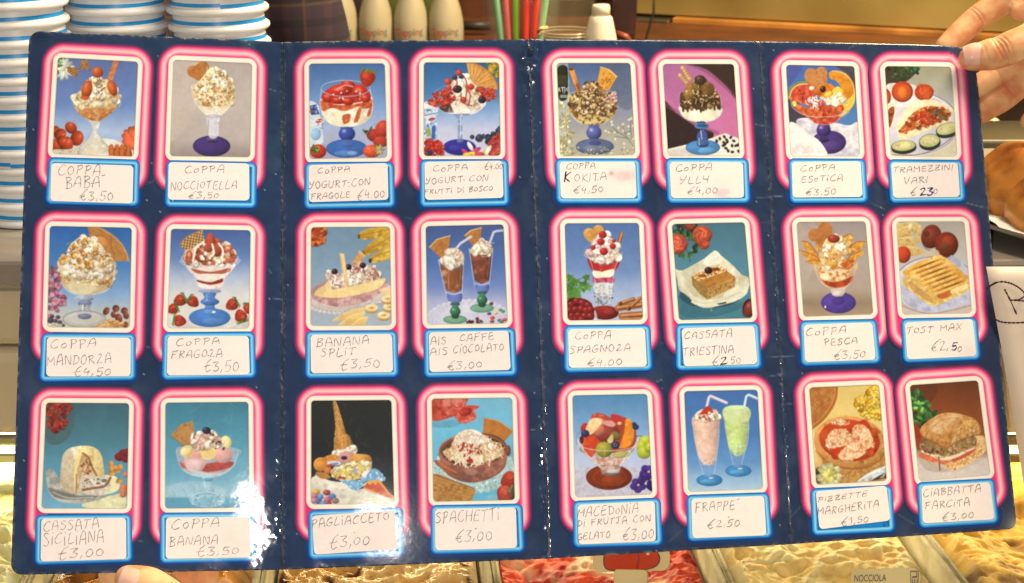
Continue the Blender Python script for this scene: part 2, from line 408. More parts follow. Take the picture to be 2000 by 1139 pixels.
    def S(s, pts, n, r0, r1, cols, sh=0.3, smooth=True, hl=0.0, flat=0.75, a=1.0, order=True):
        q = s.inside(pts, n, smooth)
        if order: q.sort(key=lambda p: p[1])
        for x, y in q:
            r = s.r.uniform(r0, r1); c = cols[s.r.randint(len(cols))]
            if r > 3.5 and sh > 0.05: s.E(x+r*0.28, y+r*0.34, r*1.02, r*0.9, np.array(c)*0.5, 0, 0, a=0.38*a)
            s.E(x, y, r, r*s.r.uniform(flat, 1), np.array(c)*s.r.uniform(0.92, 1.06), s.r.randint(180), sh, hl, a)
    def lines(s, pts, n, ln, wd, cols, smooth=True, ang=None, a=1.0, curl=0.5):
        for x, y in s.inside(pts, n, smooth):
            t = math.radians(ang+s.r.randn()*25 if ang is not None else s.r.randint(360)); l = ln*s.r.uniform(0.5, 1.2); k = s.r.uniform(-curl, curl)
            p = [(x-math.cos(t)*l/2, y-math.sin(t)*l/2), (x+math.sin(t)*l*k, y-math.cos(t)*l*k), (x+math.cos(t)*l/2, y+math.sin(t)*l/2)]
            s.L(p, wd*s.r.uniform(0.7, 1.2), cols[s.r.randint(len(cols))], a)
    def cream(s, pts, n=45, r0=10, r1=22, cols=((255, 246, 226), (250, 232, 204), (240, 214, 184), (255, 250, 238)), swirl=14):
        s.P(pts, cols[1], True); s.S(pts, int(n*0.65), r0*1.15, r1*1.3, cols, sh=0.42)
        s.lines(pts, swirl, r1*2.2, r0*0.45, [np.array(cols[2])*0.74, np.array(cols[0])], a=0.6)
        s.shade(pts, 0.34)
    def shade(s, pts, amt=0.3, smooth=True):   # the photographed thing's own modelling: darker to the right and downwards, warm in the hollows
        W, m, Q = s.pm(pts, smooth); x = s.X[W]; y = s.Y[W]
        if x.size == 0: return
        lo, hi = Q.min(0), Q.max(0); v = (y-lo[1])/max(1, hi[1]-lo[1]); u = (x-lo[0])/max(1, hi[0]-lo[0])*2-1
        n = fbm(x/16, y/14, s.r.randint(999), 3)
        k = 1-amt*(0.55*np.clip(u+0.1, 0, 1)**1.3+0.40*v+0.22*np.clip(-u-0.55, 0, 1)*2)-amt*1.1*np.clip(0.50-n, 0, 1)*2+amt*0.25
        k = np.clip(k, 0.35, 1.12)[..., None]; C = s.C[W]*k**np.array([0.62, 1.0, 1.5]); s.put(W, m, np.clip(C, 0, 255))
    def glass(s, cx, prof, col, a=0.25, edge=(240, 245, 250), ea=0.55, rim=True, ry=0.16, lw=3):
        l = [(cx-h, y) for y, h in prof]; r = [(cx+h, y) for y, h in prof]
        s.P(l+r[::-1], col, False, a)
        s.L(l, lw, edge, ea); s.L(r, lw, edge, ea)
        if rim: s.ring(cx, prof[0][0], prof[0][1], prof[0][1]*ry, edge, lw, ea)
    def body(s, cx, prof, col, **k):           # solid of revolution seen from the side, smoothed
        l = spline([(cx-h, y) for y, h in prof], 5); r = spline([(cx+h, y) for y, h in prof], 5)
        s.P(np.concatenate([l, r[::-1]]), col, False, **k)
    def ring(s, cx, cy, rx, ry, col, wd=3, a=0.6, t0=0, t1=360):
        t = np.radians(np.linspace(t0, t1, 40)); s.L(np.stack([cx+rx*np.cos(t), cy+ry*np.sin(t)], 1), wd, col, a, False)
    def straw_berry(s, x, y, r, rot=0, col=(206, 44, 24), leaf=(96, 112, 40), cut=False):
        c, n = math.cos(math.radians(rot)), math.sin(math.radians(rot))
        pt = lambda u, v: (x+(u*c-v*n)*r, y+(u*n+v*c)*r)
        shp = [pt(*p) for p in ((-0.75, -0.6), (0, -0.85), (0.75, -0.6), (0.9, 0), (0.5, 0.75), (0, 1.05), (-0.5, 0.75), (-0.9, 0))]
        W, m, Q = s.pm(shp, True)
        s.P(shp, col, True, cyl=0.35, vert=0.2, col2=np.array(col)*0.9)
        s.E(*pt(-0.3, -0.25), r*0.35, r*0.3, (240, 110, 80), 0, 0, 0, 0.35)
        s.S(shp, int(12+r), 1.2, 2.0, [(236, 150, 60), (150, 20, 14)], sh=0)
        if leaf is not None:
            for k in range(-3, 4):
                s.L([pt(0, -0.72), pt(k*0.22, -0.95-0.06*(k % 2)), pt(k*0.30, -0.78+0.03*abs(k))], max(3, r*0.16), np.array(leaf)*s.r.uniform(0.7, 1.4))
    def flower(s, x, y, r, n, col, mid=None, wd=0.34):
        for k in range(n):
            t = 360*k/n+s.r.randn()*5; c = math.radians(t)
            s.E(x+math.cos(c)*r*0.55, y+math.sin(c)*r*0.55, r*0.5, r*wd*0.6, np.array(col)*s.r.uniform(0.8, 1.1), t, 0.35)
        if mid is not None: s.E(x, y, r*0.22, r*0.22, mid)
    def leaves(s, pts, n, r, col):
        for x, y in s.inside(pts, n): s.E(x, y, r*s.r.uniform(0.6, 1.2), r*0.45, np.array(col)*s.r.uniform(0.5, 1.4), s.r.randint(180), 0.4)
    def cloth(s, pts, col, dk, n=10):
        s.P(pts, col, True, tex=(dk, 60, 0.45, 0.7)); s.lines(pts, n, 70, 6, [dk, (255, 250, 240)], a=0.45)
    def doily(s, cx, cy, rx, ry, col=(238, 228, 214), dk=(170, 160, 150)):
        s.E(cx, cy, rx, ry, col, 0, 0.05)
        for k in range(3): s.ring(cx, cy, rx*(0.6+0.17*k), ry*(0.6+0.17*k), dk, 3, 0.4)
        for k in range(40):
            t = 2*math.pi*k/40; s.E(cx+rx*0.97*math.cos(t), cy+ry*0.97*math.sin(t), rx*0.06, rx*0.05, col, 0, 0.1); s.E(cx+rx*0.85*math.cos(t), cy+ry*0.85*math.sin(t), rx*0.025, rx*0.02, dk, 0, 0, a=0.6)
    def done(s):
        food = np.clip(np.abs(s.C-s.G).sum(-1)/60.0, 0, 1)      # the objects carry a finer grain and mottling than the backdrop
        t = 0.75*fbm(s.X/34, s.Y/30, s.seed+1, 3)+0.25*fbm(s.X/9, s.Y/9, s.seed+2, 2)
        s.C = s.C*(1+food*(t-0.5)*0.24)[..., None]**np.array([0.75, 1.0, 1.25])
        g = s.C+s.r.randn(s.h, s.w, 1)*3.0
        l_ = g.mean(-1, keepdims=True); g = g+(l_-g)*0.10; g = 8+g*(247/255.0)
        for _ in range(4):
            k = np.pad(g, ((1, 1), (1, 1), (0, 0)), mode='edge')
            g = (k[1:-1, 1:-1]*3+k[:-2, 1:-1]+k[2:, 1:-1]+k[1:-1, :-2]+k[1:-1, 2:])/7.0
        g = g*(0.965+0.07*fbm(s.X/70, s.Y/70, s.seed+9))[..., None]
        return np.clip(g, 0, 255)

BLUE_BG = ((110, (78, 104, 160)), (400, (96, 132, 190)), (620, (168, 190, 222)), (760, (196, 206, 222)))
CR = ((255, 246, 226), (250, 232, 204), (240, 214, 184), (255, 250, 238))
def art1(a):
    a.grad((110, (84, 104, 158)), (420, (100, 130, 190)), (600, (170, 190, 220)), (640, (160, 180, 214)), (700, (205, 200, 196)), (770, (225, 212, 190)))
    a.flower(215, 185, 75, 11, (222, 222, 206), (220, 214, 170)); a.leaves([(170, 120), (205, 115), (190, 170), (170, 240)], 14, 18, (110, 140, 90))
    for q in ([(240, 172), (318, 185), (300, 250), (240, 205)], [(318, 185), (335, 128), (372, 128), (395, 195)]): a.P(q, (196, 132, 70), tex=((150, 80, 40), 8, .5, .8), hatch=[(70, 14, .62)])
    a.P([(545, 130), (580, 130), (535, 265), (502, 262)], (222, 116, 48), col2=(236, 140, 60), tex=((180, 76, 26), 8, .5, .8))
    a.doily(480, 700, 120, 55, (236, 226, 208), (190, 176, 156))
    bowl = [(285, 350), (280, 410), (300, 460), (345, 500), (400, 530), (440, 530), (500, 495), (555, 455), (578, 400), (575, 350)]
    a.P(bowl, (236, 214, 170), True, col2=(204, 128, 62), tex=((250, 238, 206), 40, .5, .65)); a.P([(320, 460), (400, 440), (520, 450), (560, 440), (500, 500), (440, 532), (400, 530), (345, 500)], (214, 140, 70), True, col2=(196, 110, 44), tex=((226, 168, 110), 26, .45, .7))
    a.shade(bowl, .35); a.cream([(320, 340), (380, 250), (450, 245), (520, 270), (570, 360), (560, 420), (470, 440), (330, 430), (290, 390)], 55, 10, 24, ((252, 240, 196), (246, 226, 170), (230, 200, 140), (255, 248, 220)))
    a.S([(375, 250), (480, 245), (490, 340), (440, 410), (420, 300)], 70, 2, 5, [(96, 50, 30), (130, 70, 40)], sh=0); a.E(452, 396, 24, 12, (150, 112, 80), a=.8); a.E(440, 415, 40, 18, (226, 206, 170), a=.7)
    a.P([(400, 525), (440, 530), (452, 545), (440, 600), (470, 650), (510, 690), (522, 712), (480, 740), (380, 742), (325, 725), (340, 690), (385, 640), (405, 590), (398, 550), (370, 515)], (192, 186, 176), True, col2=(222, 206, 172), cyl=.2, tex=((240, 232, 214), 30, .5, .75)); a.L([(420, 560), (425, 620), (400, 700)], 8, (225, 228, 236), .6); a.L([(450, 650), (470, 690), (500, 705)], 7, (244, 226, 170), .7)
    for x, y, rx, ry, ro in ((440, 210, 36, 36, 0), (370, 322, 34, 62, 14), (535, 312, 30, 54, -18)): a.E(x, y, rx, ry, (196, 74, 26), ro, .5, .35); a.E(x-8, y-14, rx*.4, ry*.5, (226, 120, 60), ro, 0, a=.5)
    a.P([(330, 365), (385, 370), (370, 392), (335, 385)], (206, 90, 50), True)
    for x, y, r in ((160, 590, 34), (265, 572, 42), (195, 615, 42), (305, 640, 50), (165, 690, 45), (235, 680, 52), (205, 655, 36)): a.E(x, y, r, r*.85, (174, 54, 20), s_rot(a), .6, .3)
    a.P([(140, 715), (250, 712), (345, 690), (330, 745), (260, 760), (140, 755)], (214, 200, 176), True, tex=((150, 130, 110), 9, .55, .8))
    a.flower(672, 640, 75, 13, (230, 92, 50), None, .5)
    for x in (530, 567, 602, 640): a.P([(x-17, 695), (x+8, 683), (x+24, 762), (x-14, 765)], (196, 96, 40), True, cyl=.5, tex=((150, 60, 22), 9, .5, .8))
def s_rot(a): return a.r.randint(180)
def art2(a):
    a.grad((120, (176, 160, 152)), (400, (190, 172, 162)), (640, (186, 168, 158)), (760, (150, 132, 124)))
    a.P([(80, 120), (330, 120), (250, 500), (80, 650)], (208, 184, 164), True, .45)
    for x, y, r, ro in ((258, 200, 38, 30), (320, 175, 42, -20)): a.E(x, y, r, r*.95, (188, 116, 50), ro, .25)
    a.P([(225, 215), (300, 150), (365, 190), (345, 250), (300, 262), (270, 250)], (192, 118, 50), True, tex=((168, 96, 38), 14, .5, .8))
    a.glass(392, [(300, 145), (350, 138), (410, 115), (460, 75), (490, 45)], (222, 200, 150), .5)
    a.cream([(320, 240), (370, 180), (420, 175), (470, 215), (510, 260), (530, 330), (515, 400), (440, 430), (330, 425), (270, 370), (258, 310)], 75, 9, 22, ((255, 240, 206), (246, 218, 164), (226, 180, 112), (255, 246, 220)), 25)
    a.S([(320, 240), (400, 180), (480, 230), (525, 330), (510, 400), (440, 430), (290, 400), (262, 310)], 110, 3, 8, [(186, 116, 50), (206, 140, 70), (160, 94, 36), (226, 170, 100)], sh=.3)
    a.lines([(300, 260), (490, 260), (510, 390), (300, 400)], 26, 34, 6, [(255, 248, 226), (250, 232, 196)])
    a.P([(290, 425), (400, 440), (505, 420), (460, 475), (430, 492), (350, 490)], (226, 204, 160), True, col2=(240, 228, 214))
    a.P([(345, 492), (440, 492), (432, 520), (418, 640), (360, 645), (348, 520)], (206, 198, 204), True, cyl=.15); a.L([(360, 520), (352, 640)], 5, (150, 140, 150)); a.L([(418, 520), (422, 640)], 4, (240, 236, 240)); a.L([(430, 500), (424, 525)], 6, (255, 250, 245)); a.ring(392, 494, 45, 8, (120, 104, 110), 4)
    a.E(380, 690, 122, 68, (62, 44, 104), 0, .3); a.ring(380, 690, 120, 66, (40, 26, 76), 5); a.E(384, 645, 36, 20, (96, 76, 116), a=.8); a.E(390, 620, 28, 22, (214, 204, 212), sh=.1, a=.85); a.E(385, 660, 34, 8, (40, 26, 60), a=.7)
def art3(a):
    a.grad((150, (62, 102, 160)), (400, (112, 150, 204)), (560, (166, 180, 214)), (640, (172, 176, 200)), (770, (160, 160, 186)))
    a.P([(140, 410), (205, 420), (215, 475), (230, 560), (238, 660), (200, 675), (140, 670)], (214, 222, 236), True); a.P([(150, 425), (192, 415), (215, 480), (160, 485)], (48, 62, 128)); a.lines([(160, 430), (190, 425), (205, 470), (165, 475)], 8, 18, 4, [(200, 210, 240)]); a.E(158, 462, 10, 10, (190, 70, 40))
    a.E(212, 524, 34, 18, (246, 240, 236), -20, 0); a.E(213, 523, 26, 13, (196, 60, 44), -20, 0); a.lines([(195, 518), (232, 518), (230, 530), (198, 532)], 5, 14, 3, [(250, 230, 220)], ang=-20); a.E(190, 610, 34, 40, (136, 184, 226), a=.8); a.lines([(205, 545), (240, 540), (240, 580), (215, 590)], 8, 16, 4, [(120, 130, 170)])
    a.P([(222, 380), (300, 400), (480, 400), (555, 370), (562, 440), (545, 500), (490, 545), (400, 562), (300, 550), (240, 500), (222, 440)], (244, 226, 184), True, cyl=.12, tex=((255, 246, 222), 40, .45, .7))
    a.P([(222, 390), (330, 420), (470, 410), (555, 380), (560, 430), (500, 445), (470, 430), (380, 460), (300, 440), (240, 455)], (220, 110, 62), True, tex=((200, 60, 34), 22, .4, .6))
    for q in ([(365, 490), (415, 480), (408, 530), (372, 542)], [(440, 525), (470, 440), (488, 450), (470, 520), (448, 535)], [(525, 490), (545, 430), (558, 440), (545, 490)], [(230, 410), (262, 430), (250, 460), (226, 450)]): a.P(q, (206, 84, 42), True, tex=((226, 130, 80), 10, .5, .8))
    a.P([(232, 350), (290, 305), (360, 285), (440, 280), (510, 310), (552, 360), (500, 395), (420, 410), (320, 415), (250, 395)], (190, 44, 26), True, tex=((212, 78, 48), 26, .45, .7))
    for x, y, rx, ry, ro in ((350, 325, 82, 42, -8), (400, 282, 44, 22, 10), (480, 330, 50, 42, 20), (270, 370, 42, 30, 0), (400, 395, 42, 26, 0), (330, 390, 40, 24, 10), (515, 375, 34, 28, 0)): a.E(x, y, rx, ry, (198, 40, 24), ro, .5, .12); a.E(x-8, y-8, rx*.4, ry*.25, (240, 150, 120), ro, 0, a=.55)
    a.L([(330, 318), (380, 292), (430, 300)], 12, (236, 160, 140), .8); a.S([(340, 300), (500, 340), (480, 390), (300, 380)], 14, 3, 7, [(255, 214, 200), (255, 236, 226)], sh=0)
    a.ring(385, 312, 160, 52, (214, 222, 236), 5, .75); a.ring(385, 316, 160, 52, (90, 60, 90), 2, .5); a.L([(225, 320), (218, 400), (225, 450)], 4, (226, 226, 236), .7); a.L([(545, 320), (562, 400), (560, 460)], 4, (255, 250, 244), .8)
    a.P([(345, 565), (440, 565), (420, 582), (360, 582)], (60, 80, 150)); a.E(394, 608, 54, 46, (48, 68, 156), 0, .6, .6); a.P([(368, 648), (425, 648), (440, 675), (352, 675)], (58, 84, 160))
    a.E(392, 704, 134, 60, (52, 98, 176), 0, .15); a.ring(392, 704, 132, 58, (30, 62, 130), 5); a.E(395, 670, 50, 24, (70, 100, 170), a=.7); a.E(390, 735, 80, 20, (96, 142, 204), a=.6); a.E(430, 735, 34, 14, (140, 180, 226), a=.6)
    a.straw_berry(528, 245, 56, 8); a.E(575, 620, 55, 42, (170, 44, 30), 20, .5); a.E(625, 580, 46, 62, (196, 52, 36), 20, .5, .2); a.E(615, 660, 50, 36, (180, 50, 34), 0, .5); a.S([(525, 570), (660, 520), (660, 690), (560, 680)], 40, 1.5, 2.5, [(236, 140, 90), (120, 24, 18)], sh=0); a.leaves([(505, 580), (550, 570), (545, 600), (520, 610)], 8, 16, (80, 84, 50))
    a.E(205, 722, 54, 46, (206, 48, 24), 0, .5, .2); a.leaves([(160, 690), (205, 695), (190, 740), (165, 735)], 16, 18, (112, 124, 52)); a.E(555, 722, 56, 42, (222, 66, 34), 0, .5, .3); a.S([(520, 700), (590, 690), (590, 750), (520, 750)], 24, 1.5, 2.5, [(250, 190, 120)], sh=0); a.flower(605, 712, 36, 9, (170, 160, 90))
def art4(a):
    a.grad((140, (40, 92, 146)), (350, (66, 122, 178)), (480, (140, 170, 214)), (580, (196, 196, 220)), (760, (206, 200, 216)))
    a.S([(545, 140), (620, 140), (620, 250), (570, 200)], 40, 8, 18, [(226, 170, 40), (206, 140, 24), (180, 150, 50), (90, 110, 50)]); 
    fan = [(405, 142), (470, 150), (550, 200), (600, 270), (607, 318), (520, 305), (440, 290), (425, 240)]
    a.P(fan, (222, 152, 66), False, tex=((198, 120, 40), 20, .5, .8))
    for k in range(7): a.L([(440, 295), (415+k*30, 145+k*k*3.9)], 4, (246, 190, 110), .8, False); a.L([(446, 298), (424+k*30, 150+k*k*3.9)], 4, (170, 96, 30), .6, False)
    a.L([(405, 142), (470, 150), (550, 200), (600, 270), (607, 318)], 8, (206, 120, 40))
    a.P([(125, 410), (215, 430), (215, 480), (205, 660), (125, 660)], (150, 178, 220), True, tex=((220, 226, 240), 26, .45, .6)); a.P([(125, 410), (200, 425), (212, 440), (125, 445)], (226, 230, 240)); a.L([(125, 490), (215, 470)], 7, (120, 130, 160)); a.E(180, 512, 24, 10, (200, 60, 60), -12, 0); a.P([(140, 575), (170, 570), (175, 620), (145, 630)], (150, 176, 80)); a.P([(178, 560), (205, 550), (200, 640), (178, 645)], (52, 96, 170)); a.lines([(130, 450), (170, 450), (160, 640), (130, 640)], 12, 18, 4, [(70, 80, 120)])
    a.P([(215, 430), (300, 460), (440, 460), (530, 400), (500, 450), (440, 480), (330, 480), (250, 462)], (226, 214, 214), True); a.P([(205, 400), (320, 420), (330, 465), (250, 460)], (74, 52, 46), True, tex=((150, 120, 110), 14, .45, .6))
    a.P([(320, 480), (430, 480), (380, 505), (378, 640), (350, 640), (345, 510)], (120, 134, 166), True, cyl=.4, tex=((180, 190, 214), 12, .5, .7)); a.L([(368, 500), (366, 630)], 6, (206, 220, 244), .8)
    a.E(360, 696, 108, 54, (42, 38, 138), 0, .3); a.ring(360, 696, 106, 52, (70, 86, 170), 4); a.E(365, 655, 24, 14, (90, 100, 160)); a.E(330, 700, 40, 20, (70, 60, 170), a=.6)
    a.P([(310, 380), (420, 330), (480, 330), (535, 400), (500, 445), (430, 465), (330, 470)], (240, 214, 190), True, tex=((250, 238, 226), 20, .4, .6))
    a.cream([(300, 300), (340, 235), (400, 215), (445, 270), (490, 330), (480, 420), (380, 440), (310, 390)], 55, 9, 20)
    a.S([(160, 360), (230, 320), (310, 320), (330, 370), (260, 420), (170, 420)], 70, 9, 13, [(206, 50, 26), (220, 70, 40), (180, 34, 20)], .5, hl=.5); a.S([(460, 310), (560, 310), (600, 345), (560, 385), (500, 365)], 45, 9, 13, [(204, 56, 28), (190, 44, 22)], .5, hl=.35)
    for x, y, r, c in ((355, 208, 22, (198, 52, 40)), (330, 240, 18, (40, 44, 76)), (372, 232, 18, (48, 50, 80)), (285, 265, 24, (200, 54, 38)), (435, 300, 22, (200, 50, 36)), (290, 305, 20, (196, 60, 40)), (385, 385, 22, (190, 52, 40)), (508, 385, 26, (40, 34, 44))): a.E(x, y, r, r*.9, c, 0, .5, .3)
    a.E(345, 315, 32, 26, (44, 36, 42), 0, .5, .3); a.ring(350, 315, 38, 30, (240, 234, 220), 6, .8)
    for q in ([(390, 230), (410, 290), (400, 380)], [(330, 250), (345, 280), (300, 330)], [(400, 300), (430, 350), (420, 420)], [(370, 340), (380, 400), (440, 425)]): a.L(q, 9, (190, 44, 34), .85)
    a.ring(365, 370, 178, 92, (170, 190, 216), 4, .5, 150, 250)
    a.S([(120, 660), (240, 665), (245, 750), (130, 750)], 40, 12, 20, [(190, 36, 26), (206, 60, 40), (150, 24, 20)], .5, hl=.3); a.E(165, 735, 20, 18, (44, 44, 74))
    a.E(443, 628, 15, 15, (44, 54, 76), 0, .4, .3); a.S([(480, 620), (560, 610), (625, 560), (628, 640), (560, 660), (490, 655)], 26, 15, 22, [(40, 50, 76), (52, 64, 84)], .5, hl=.25); a.S([(560, 640), (630, 610), (630, 750), (570, 740)], 18, 18, 26, [(176, 44, 44), (196, 60, 50)], .5, hl=.3)
    for x, y, ro, c in ((400, 730, 40, (200, 50, 96)), (470, 715, -30, (206, 60, 100)), (430, 690, 60, (250, 226, 214)), (450, 740, 10, (246, 200, 60)), (520, 735, -20, (240, 190, 60)), (550, 712, -60, (250, 230, 190)), (490, 740, 0, (210, 60, 80)), (415, 745, 0, (230, 190, 60))): a.E(x, y, 34, 14, c, ro, .3)
def art5(a):
    a.grad((140, (66, 92, 140)), (350, (106, 122, 158)), (480, (140, 140, 158)), (620, (172, 164, 152)), (760, (186, 176, 150)))
    a.P([(480, 140), (650, 140), (660, 420), (560, 420)], (84, 88, 104), True, .5); a.P([(155, 140), (232, 140), (236, 560), (180, 750), (165, 600)], (190, 196, 170), True, .6)
    a.P([(162, 190), (190, 158), (222, 165), (232, 200), (232, 350), (215, 388), (180, 386), (165, 330)], (36, 38, 22), True, cyl=.3); a.P([(165, 225), (228, 225), (228, 290), (168, 290)], (64, 60, 34), a=.8)
    for k, (q) in enumerate(([(170, 330), (174, 305), (182, 330)], [(188, 305), (206, 303)], [(197, 304), (199, 332)], [(212, 303), (213, 332)], [(232, 306), (222, 316), (232, 328)])): a.L(q, 5, (240, 236, 226), 1, False)
    a.ring(207, 340, 5, 6, (230, 226, 214), 3); 
    for x in (188, 200, 212, 224): a.ring(x, 362, 5, 8, (240, 236, 226), 3.5, .9)
    a.P([(238, 180), (270, 178), (318, 335), (290, 340)], (226, 140, 50), cyl=.5, col2=(190, 90, 24)); a.P([(270, 285), (304, 275), (322, 335), (290, 342)], (150, 74, 22)); a.E(254, 184, 17, 9, (120, 60, 20)); a.L([(245, 195), (296, 330)], 5, (250, 190, 100), .7)
    a.P([(445, 172), (500, 190), (552, 235), (500, 325), (440, 315), (418, 300)], (234, 158, 54), tex=((206, 120, 30), 18, .45, .7)); a.L([(445, 172), (500, 190), (552, 235)], 7, (250, 190, 100)); a.L([(455, 285), (470, 260), (455, 255)], 5, (150, 84, 24)); a.L([(480, 245), (490, 275), (505, 250), (512, 275)], 5, (150, 84, 24)); a.ring(525, 240, 9, 12, (150, 84, 24), 5)
    a.glass(392, [(350, 155), (440, 158), (500, 125), (545, 70)], (206, 170, 80), .75)
    a.P([(240, 440), (400, 470), (545, 440), (520, 500), (440, 545), (340, 545), (270, 500)], (196, 156, 70), True, tex=((110, 72, 36), 14, .45, .65), col2=(222, 196, 130))
    blob = [(245, 380), (290, 345), (330, 320), (350, 275), (400, 262), (445, 300), (470, 330), (530, 340), (548, 390), (540, 460), (420, 480), (260, 450)]
    a.P(blob, (120, 80, 40), True); a.S(blob, 120, 8, 18, [(150, 104, 50), (110, 70, 34), (196, 150, 90), (84, 52, 26), (220, 184, 130)], .5); a.S(blob, 130, 2, 6, [(246, 226, 190), (60, 36, 20), (226, 190, 140), (70, 44, 24)], .1); a.lines(blob, 60, 20, 4, [(244, 226, 196), (76, 48, 24), (206, 160, 90)])
    a.lines([(250, 345), (340, 350), (330, 420), (250, 410)], 20, 18, 5, [(236, 206, 100), (250, 230, 160)]); a.S([(480, 340), (545, 350), (545, 400), (500, 420)], 20, 5, 10, [(226, 180, 170), (190, 130, 110)], .3)
    a.P([(365, 550), (440, 550), (430, 575), (375, 575)], (74, 84, 140)); a.E(402, 600, 50, 46, (76, 84, 150), 0, .6, .6); a.P([(385, 640), (425, 640), (432, 665), (378, 665)], (84, 92, 140))
    a.E(408, 692, 124, 52, (84, 96, 130), 0, .25); a.ring(408, 692, 122, 50, (56, 60, 96), 6); a.E(408, 668, 40, 18, (64, 62, 130), a=.8); a.E(410, 705, 80, 24, (116, 128, 146), a=.5)
    a.S([(180, 380), (230, 480), (260, 580), (250, 745), (185, 745), (170, 560)], 70, 5, 12, [(222, 206, 130), (240, 226, 170), (170, 150, 80), (200, 180, 110)], .3); a.lines([(180, 400), (250, 560), (280, 740), (185, 740)], 30, 40, 2.5, [(110, 96, 56)]); a.S([(250, 690), (660, 700), (670, 745), (250, 748)], 90, 3, 8, [(222, 206, 170), (196, 176, 130), (160, 140, 100)], .2)
    for q in ([(660, 690), (620, 640), (560, 600), (480, 590)], [(650, 640), (640, 560), (645, 510)], [(620, 640), (590, 560)], [(560, 600), (520, 560)], [(640, 640), (540, 625)], [(600, 610), (640, 590)]): a.L(q, 4, (96, 92, 66), .8)
    for x, y in ((480, 590), (520, 550), (515, 530), (590, 545), (645, 510), (630, 515), (655, 560), (540, 645), (600, 675), (630, 610), (560, 570), (500, 600), (535, 600), (590, 590), (660, 640), (625, 560)): a.E(x, y, 11, 8, (226, 210, 160), s_rot(a), .3)
def art6(a):
    a.grad((150, (176, 88, 140)), (450, (200, 100, 150)), (760, (210, 110, 156)))
    a.P([(105, 160), (330, 150), (400, 300), (330, 520), (120, 330)], (168, 96, 146), True, .5)
    a.P([(270, 146), (600, 146), (610, 380), (520, 290), (400, 190)], (56, 36, 28), True); a.L([(280, 150), (400, 200), (520, 300), (610, 390)], 26, (110, 60, 84), .45)
    a.P([(110, 400), (200, 470), (330, 560), (440, 600), (400, 660), (120, 720)], (48, 30, 28), True); a.L([(115, 405), (220, 478), (340, 555), (470, 605)], 24, (120, 64, 92), .5)
    a.P([(120, 715), (400, 650), (520, 606), (630, 650), (640, 770), (120, 770)], (238, 226, 206)); a.P([(120, 735), (300, 700), (330, 760), (120, 770)], (206, 196, 186), True, .6)
    a.P([(225, 430), (360, 440), (495, 430), (490, 490), (430, 525), (350, 532), (270, 515), (235, 480)], (236, 222, 184), True, cyl=.15, tex=((250, 240, 214), 22, .45, .65))
    top = [(225, 350), (265, 330), (275, 290), (315, 275), (325, 240), (360, 228), (395, 255), (430, 300), (470, 345), (490, 380), (490, 430), (440, 430), (360, 455), (330, 445), (270, 445), (228, 430)]
    a.P(top, (84, 54, 26), True); a.S(top, 70, 8, 20, [(96, 62, 28), (70, 42, 20), (140, 96, 40), (60, 36, 18)], .5, hl=.3); a.lines(top, 40, 26, 5, [(206, 160, 80), (50, 28, 14), (230, 196, 130)], ang=75)
    for x in (245, 275, 335, 360, 395, 450, 480): a.L([(x, 420), (x+2, 445+a.r.randint(26))], 14, (70, 44, 22))
    a.E(358, 258, 36, 32, (70, 46, 26), 0, .5, .3); a.E(300, 310, 44, 40, (150, 104, 44), 0, .5, .1, .8); a.E(285, 350, 40, 34, (160, 112, 50), 0, .5, 0, .7); a.E(410, 320, 44, 50, (120, 80, 34), 0, .5, 0, .7); a.S([(300, 300), (460, 320), (470, 420), (260, 400)], 20, 3, 6, [(250, 226, 180), (240, 210, 150)], sh=0)
    for q in ([(242, 175), (288, 250)], [(226, 225), (268, 272)]): a.L(q, 26, (196, 150, 70), 1, False); a.L(np.array(q)+(-4, -2), 9, (240, 206, 130), 1, False); [a.E(q[0][0]+(q[1][0]-q[0][0])*k/5, q[0][1]+(q[1][1]-q[0][1])*k/5, 12, 4, (140, 90, 36), -30, a=.6) for k in range(1, 5)]
    a.L([(225, 340), (222, 430), (235, 485), (275, 520), (360, 534), (440, 524), (488, 485), (496, 430), (490, 360)], 4, (190, 210, 220), .6); a.ring(358, 410, 130, 22, (190, 170, 140), 3, .35)
    a.P([(335, 532), (390, 532), (385, 560), (405, 640), (400, 700), (345, 700), (340, 640), (358, 570)], (64, 84, 122), True, cyl=.4, tex=((36, 46, 84), 14, .45, .6)); a.E(368, 560, 48, 20, (64, 118, 178), 0, .3, .3); a.E(368, 556, 34, 11, (40, 70, 120)); a.P([(345, 600), (395, 600), (400, 650), (340, 650)], (60, 76, 150), True); a.L([(362, 590), (370, 660)], 6, (170, 200, 226))
    a.E(375, 700, 112, 50, (66, 130, 190), 0, .15); a.ring(375, 700, 110, 48, (30, 66, 116), 5); a.E(375, 675, 40, 26, (54, 80, 130), a=.85); a.E(400, 720, 60, 20, (100, 164, 214), a=.6); a.L([(350, 640), (352, 690)], 5, (190, 210, 230)); a.E(375, 690, 30, 8, (40, 60, 106))
    for x, y in ((465, 658), (486, 642), (515, 630), (530, 650), (512, 668), (508, 688), (535, 665), (558, 634), (577, 657), (525, 705), (540, 722), (568, 730), (566, 688), (592, 688), (606, 683), (608, 724), (520, 680)): a.E(x, y, 12, 9, (44, 30, 24), s_rot(a), .4, .3)
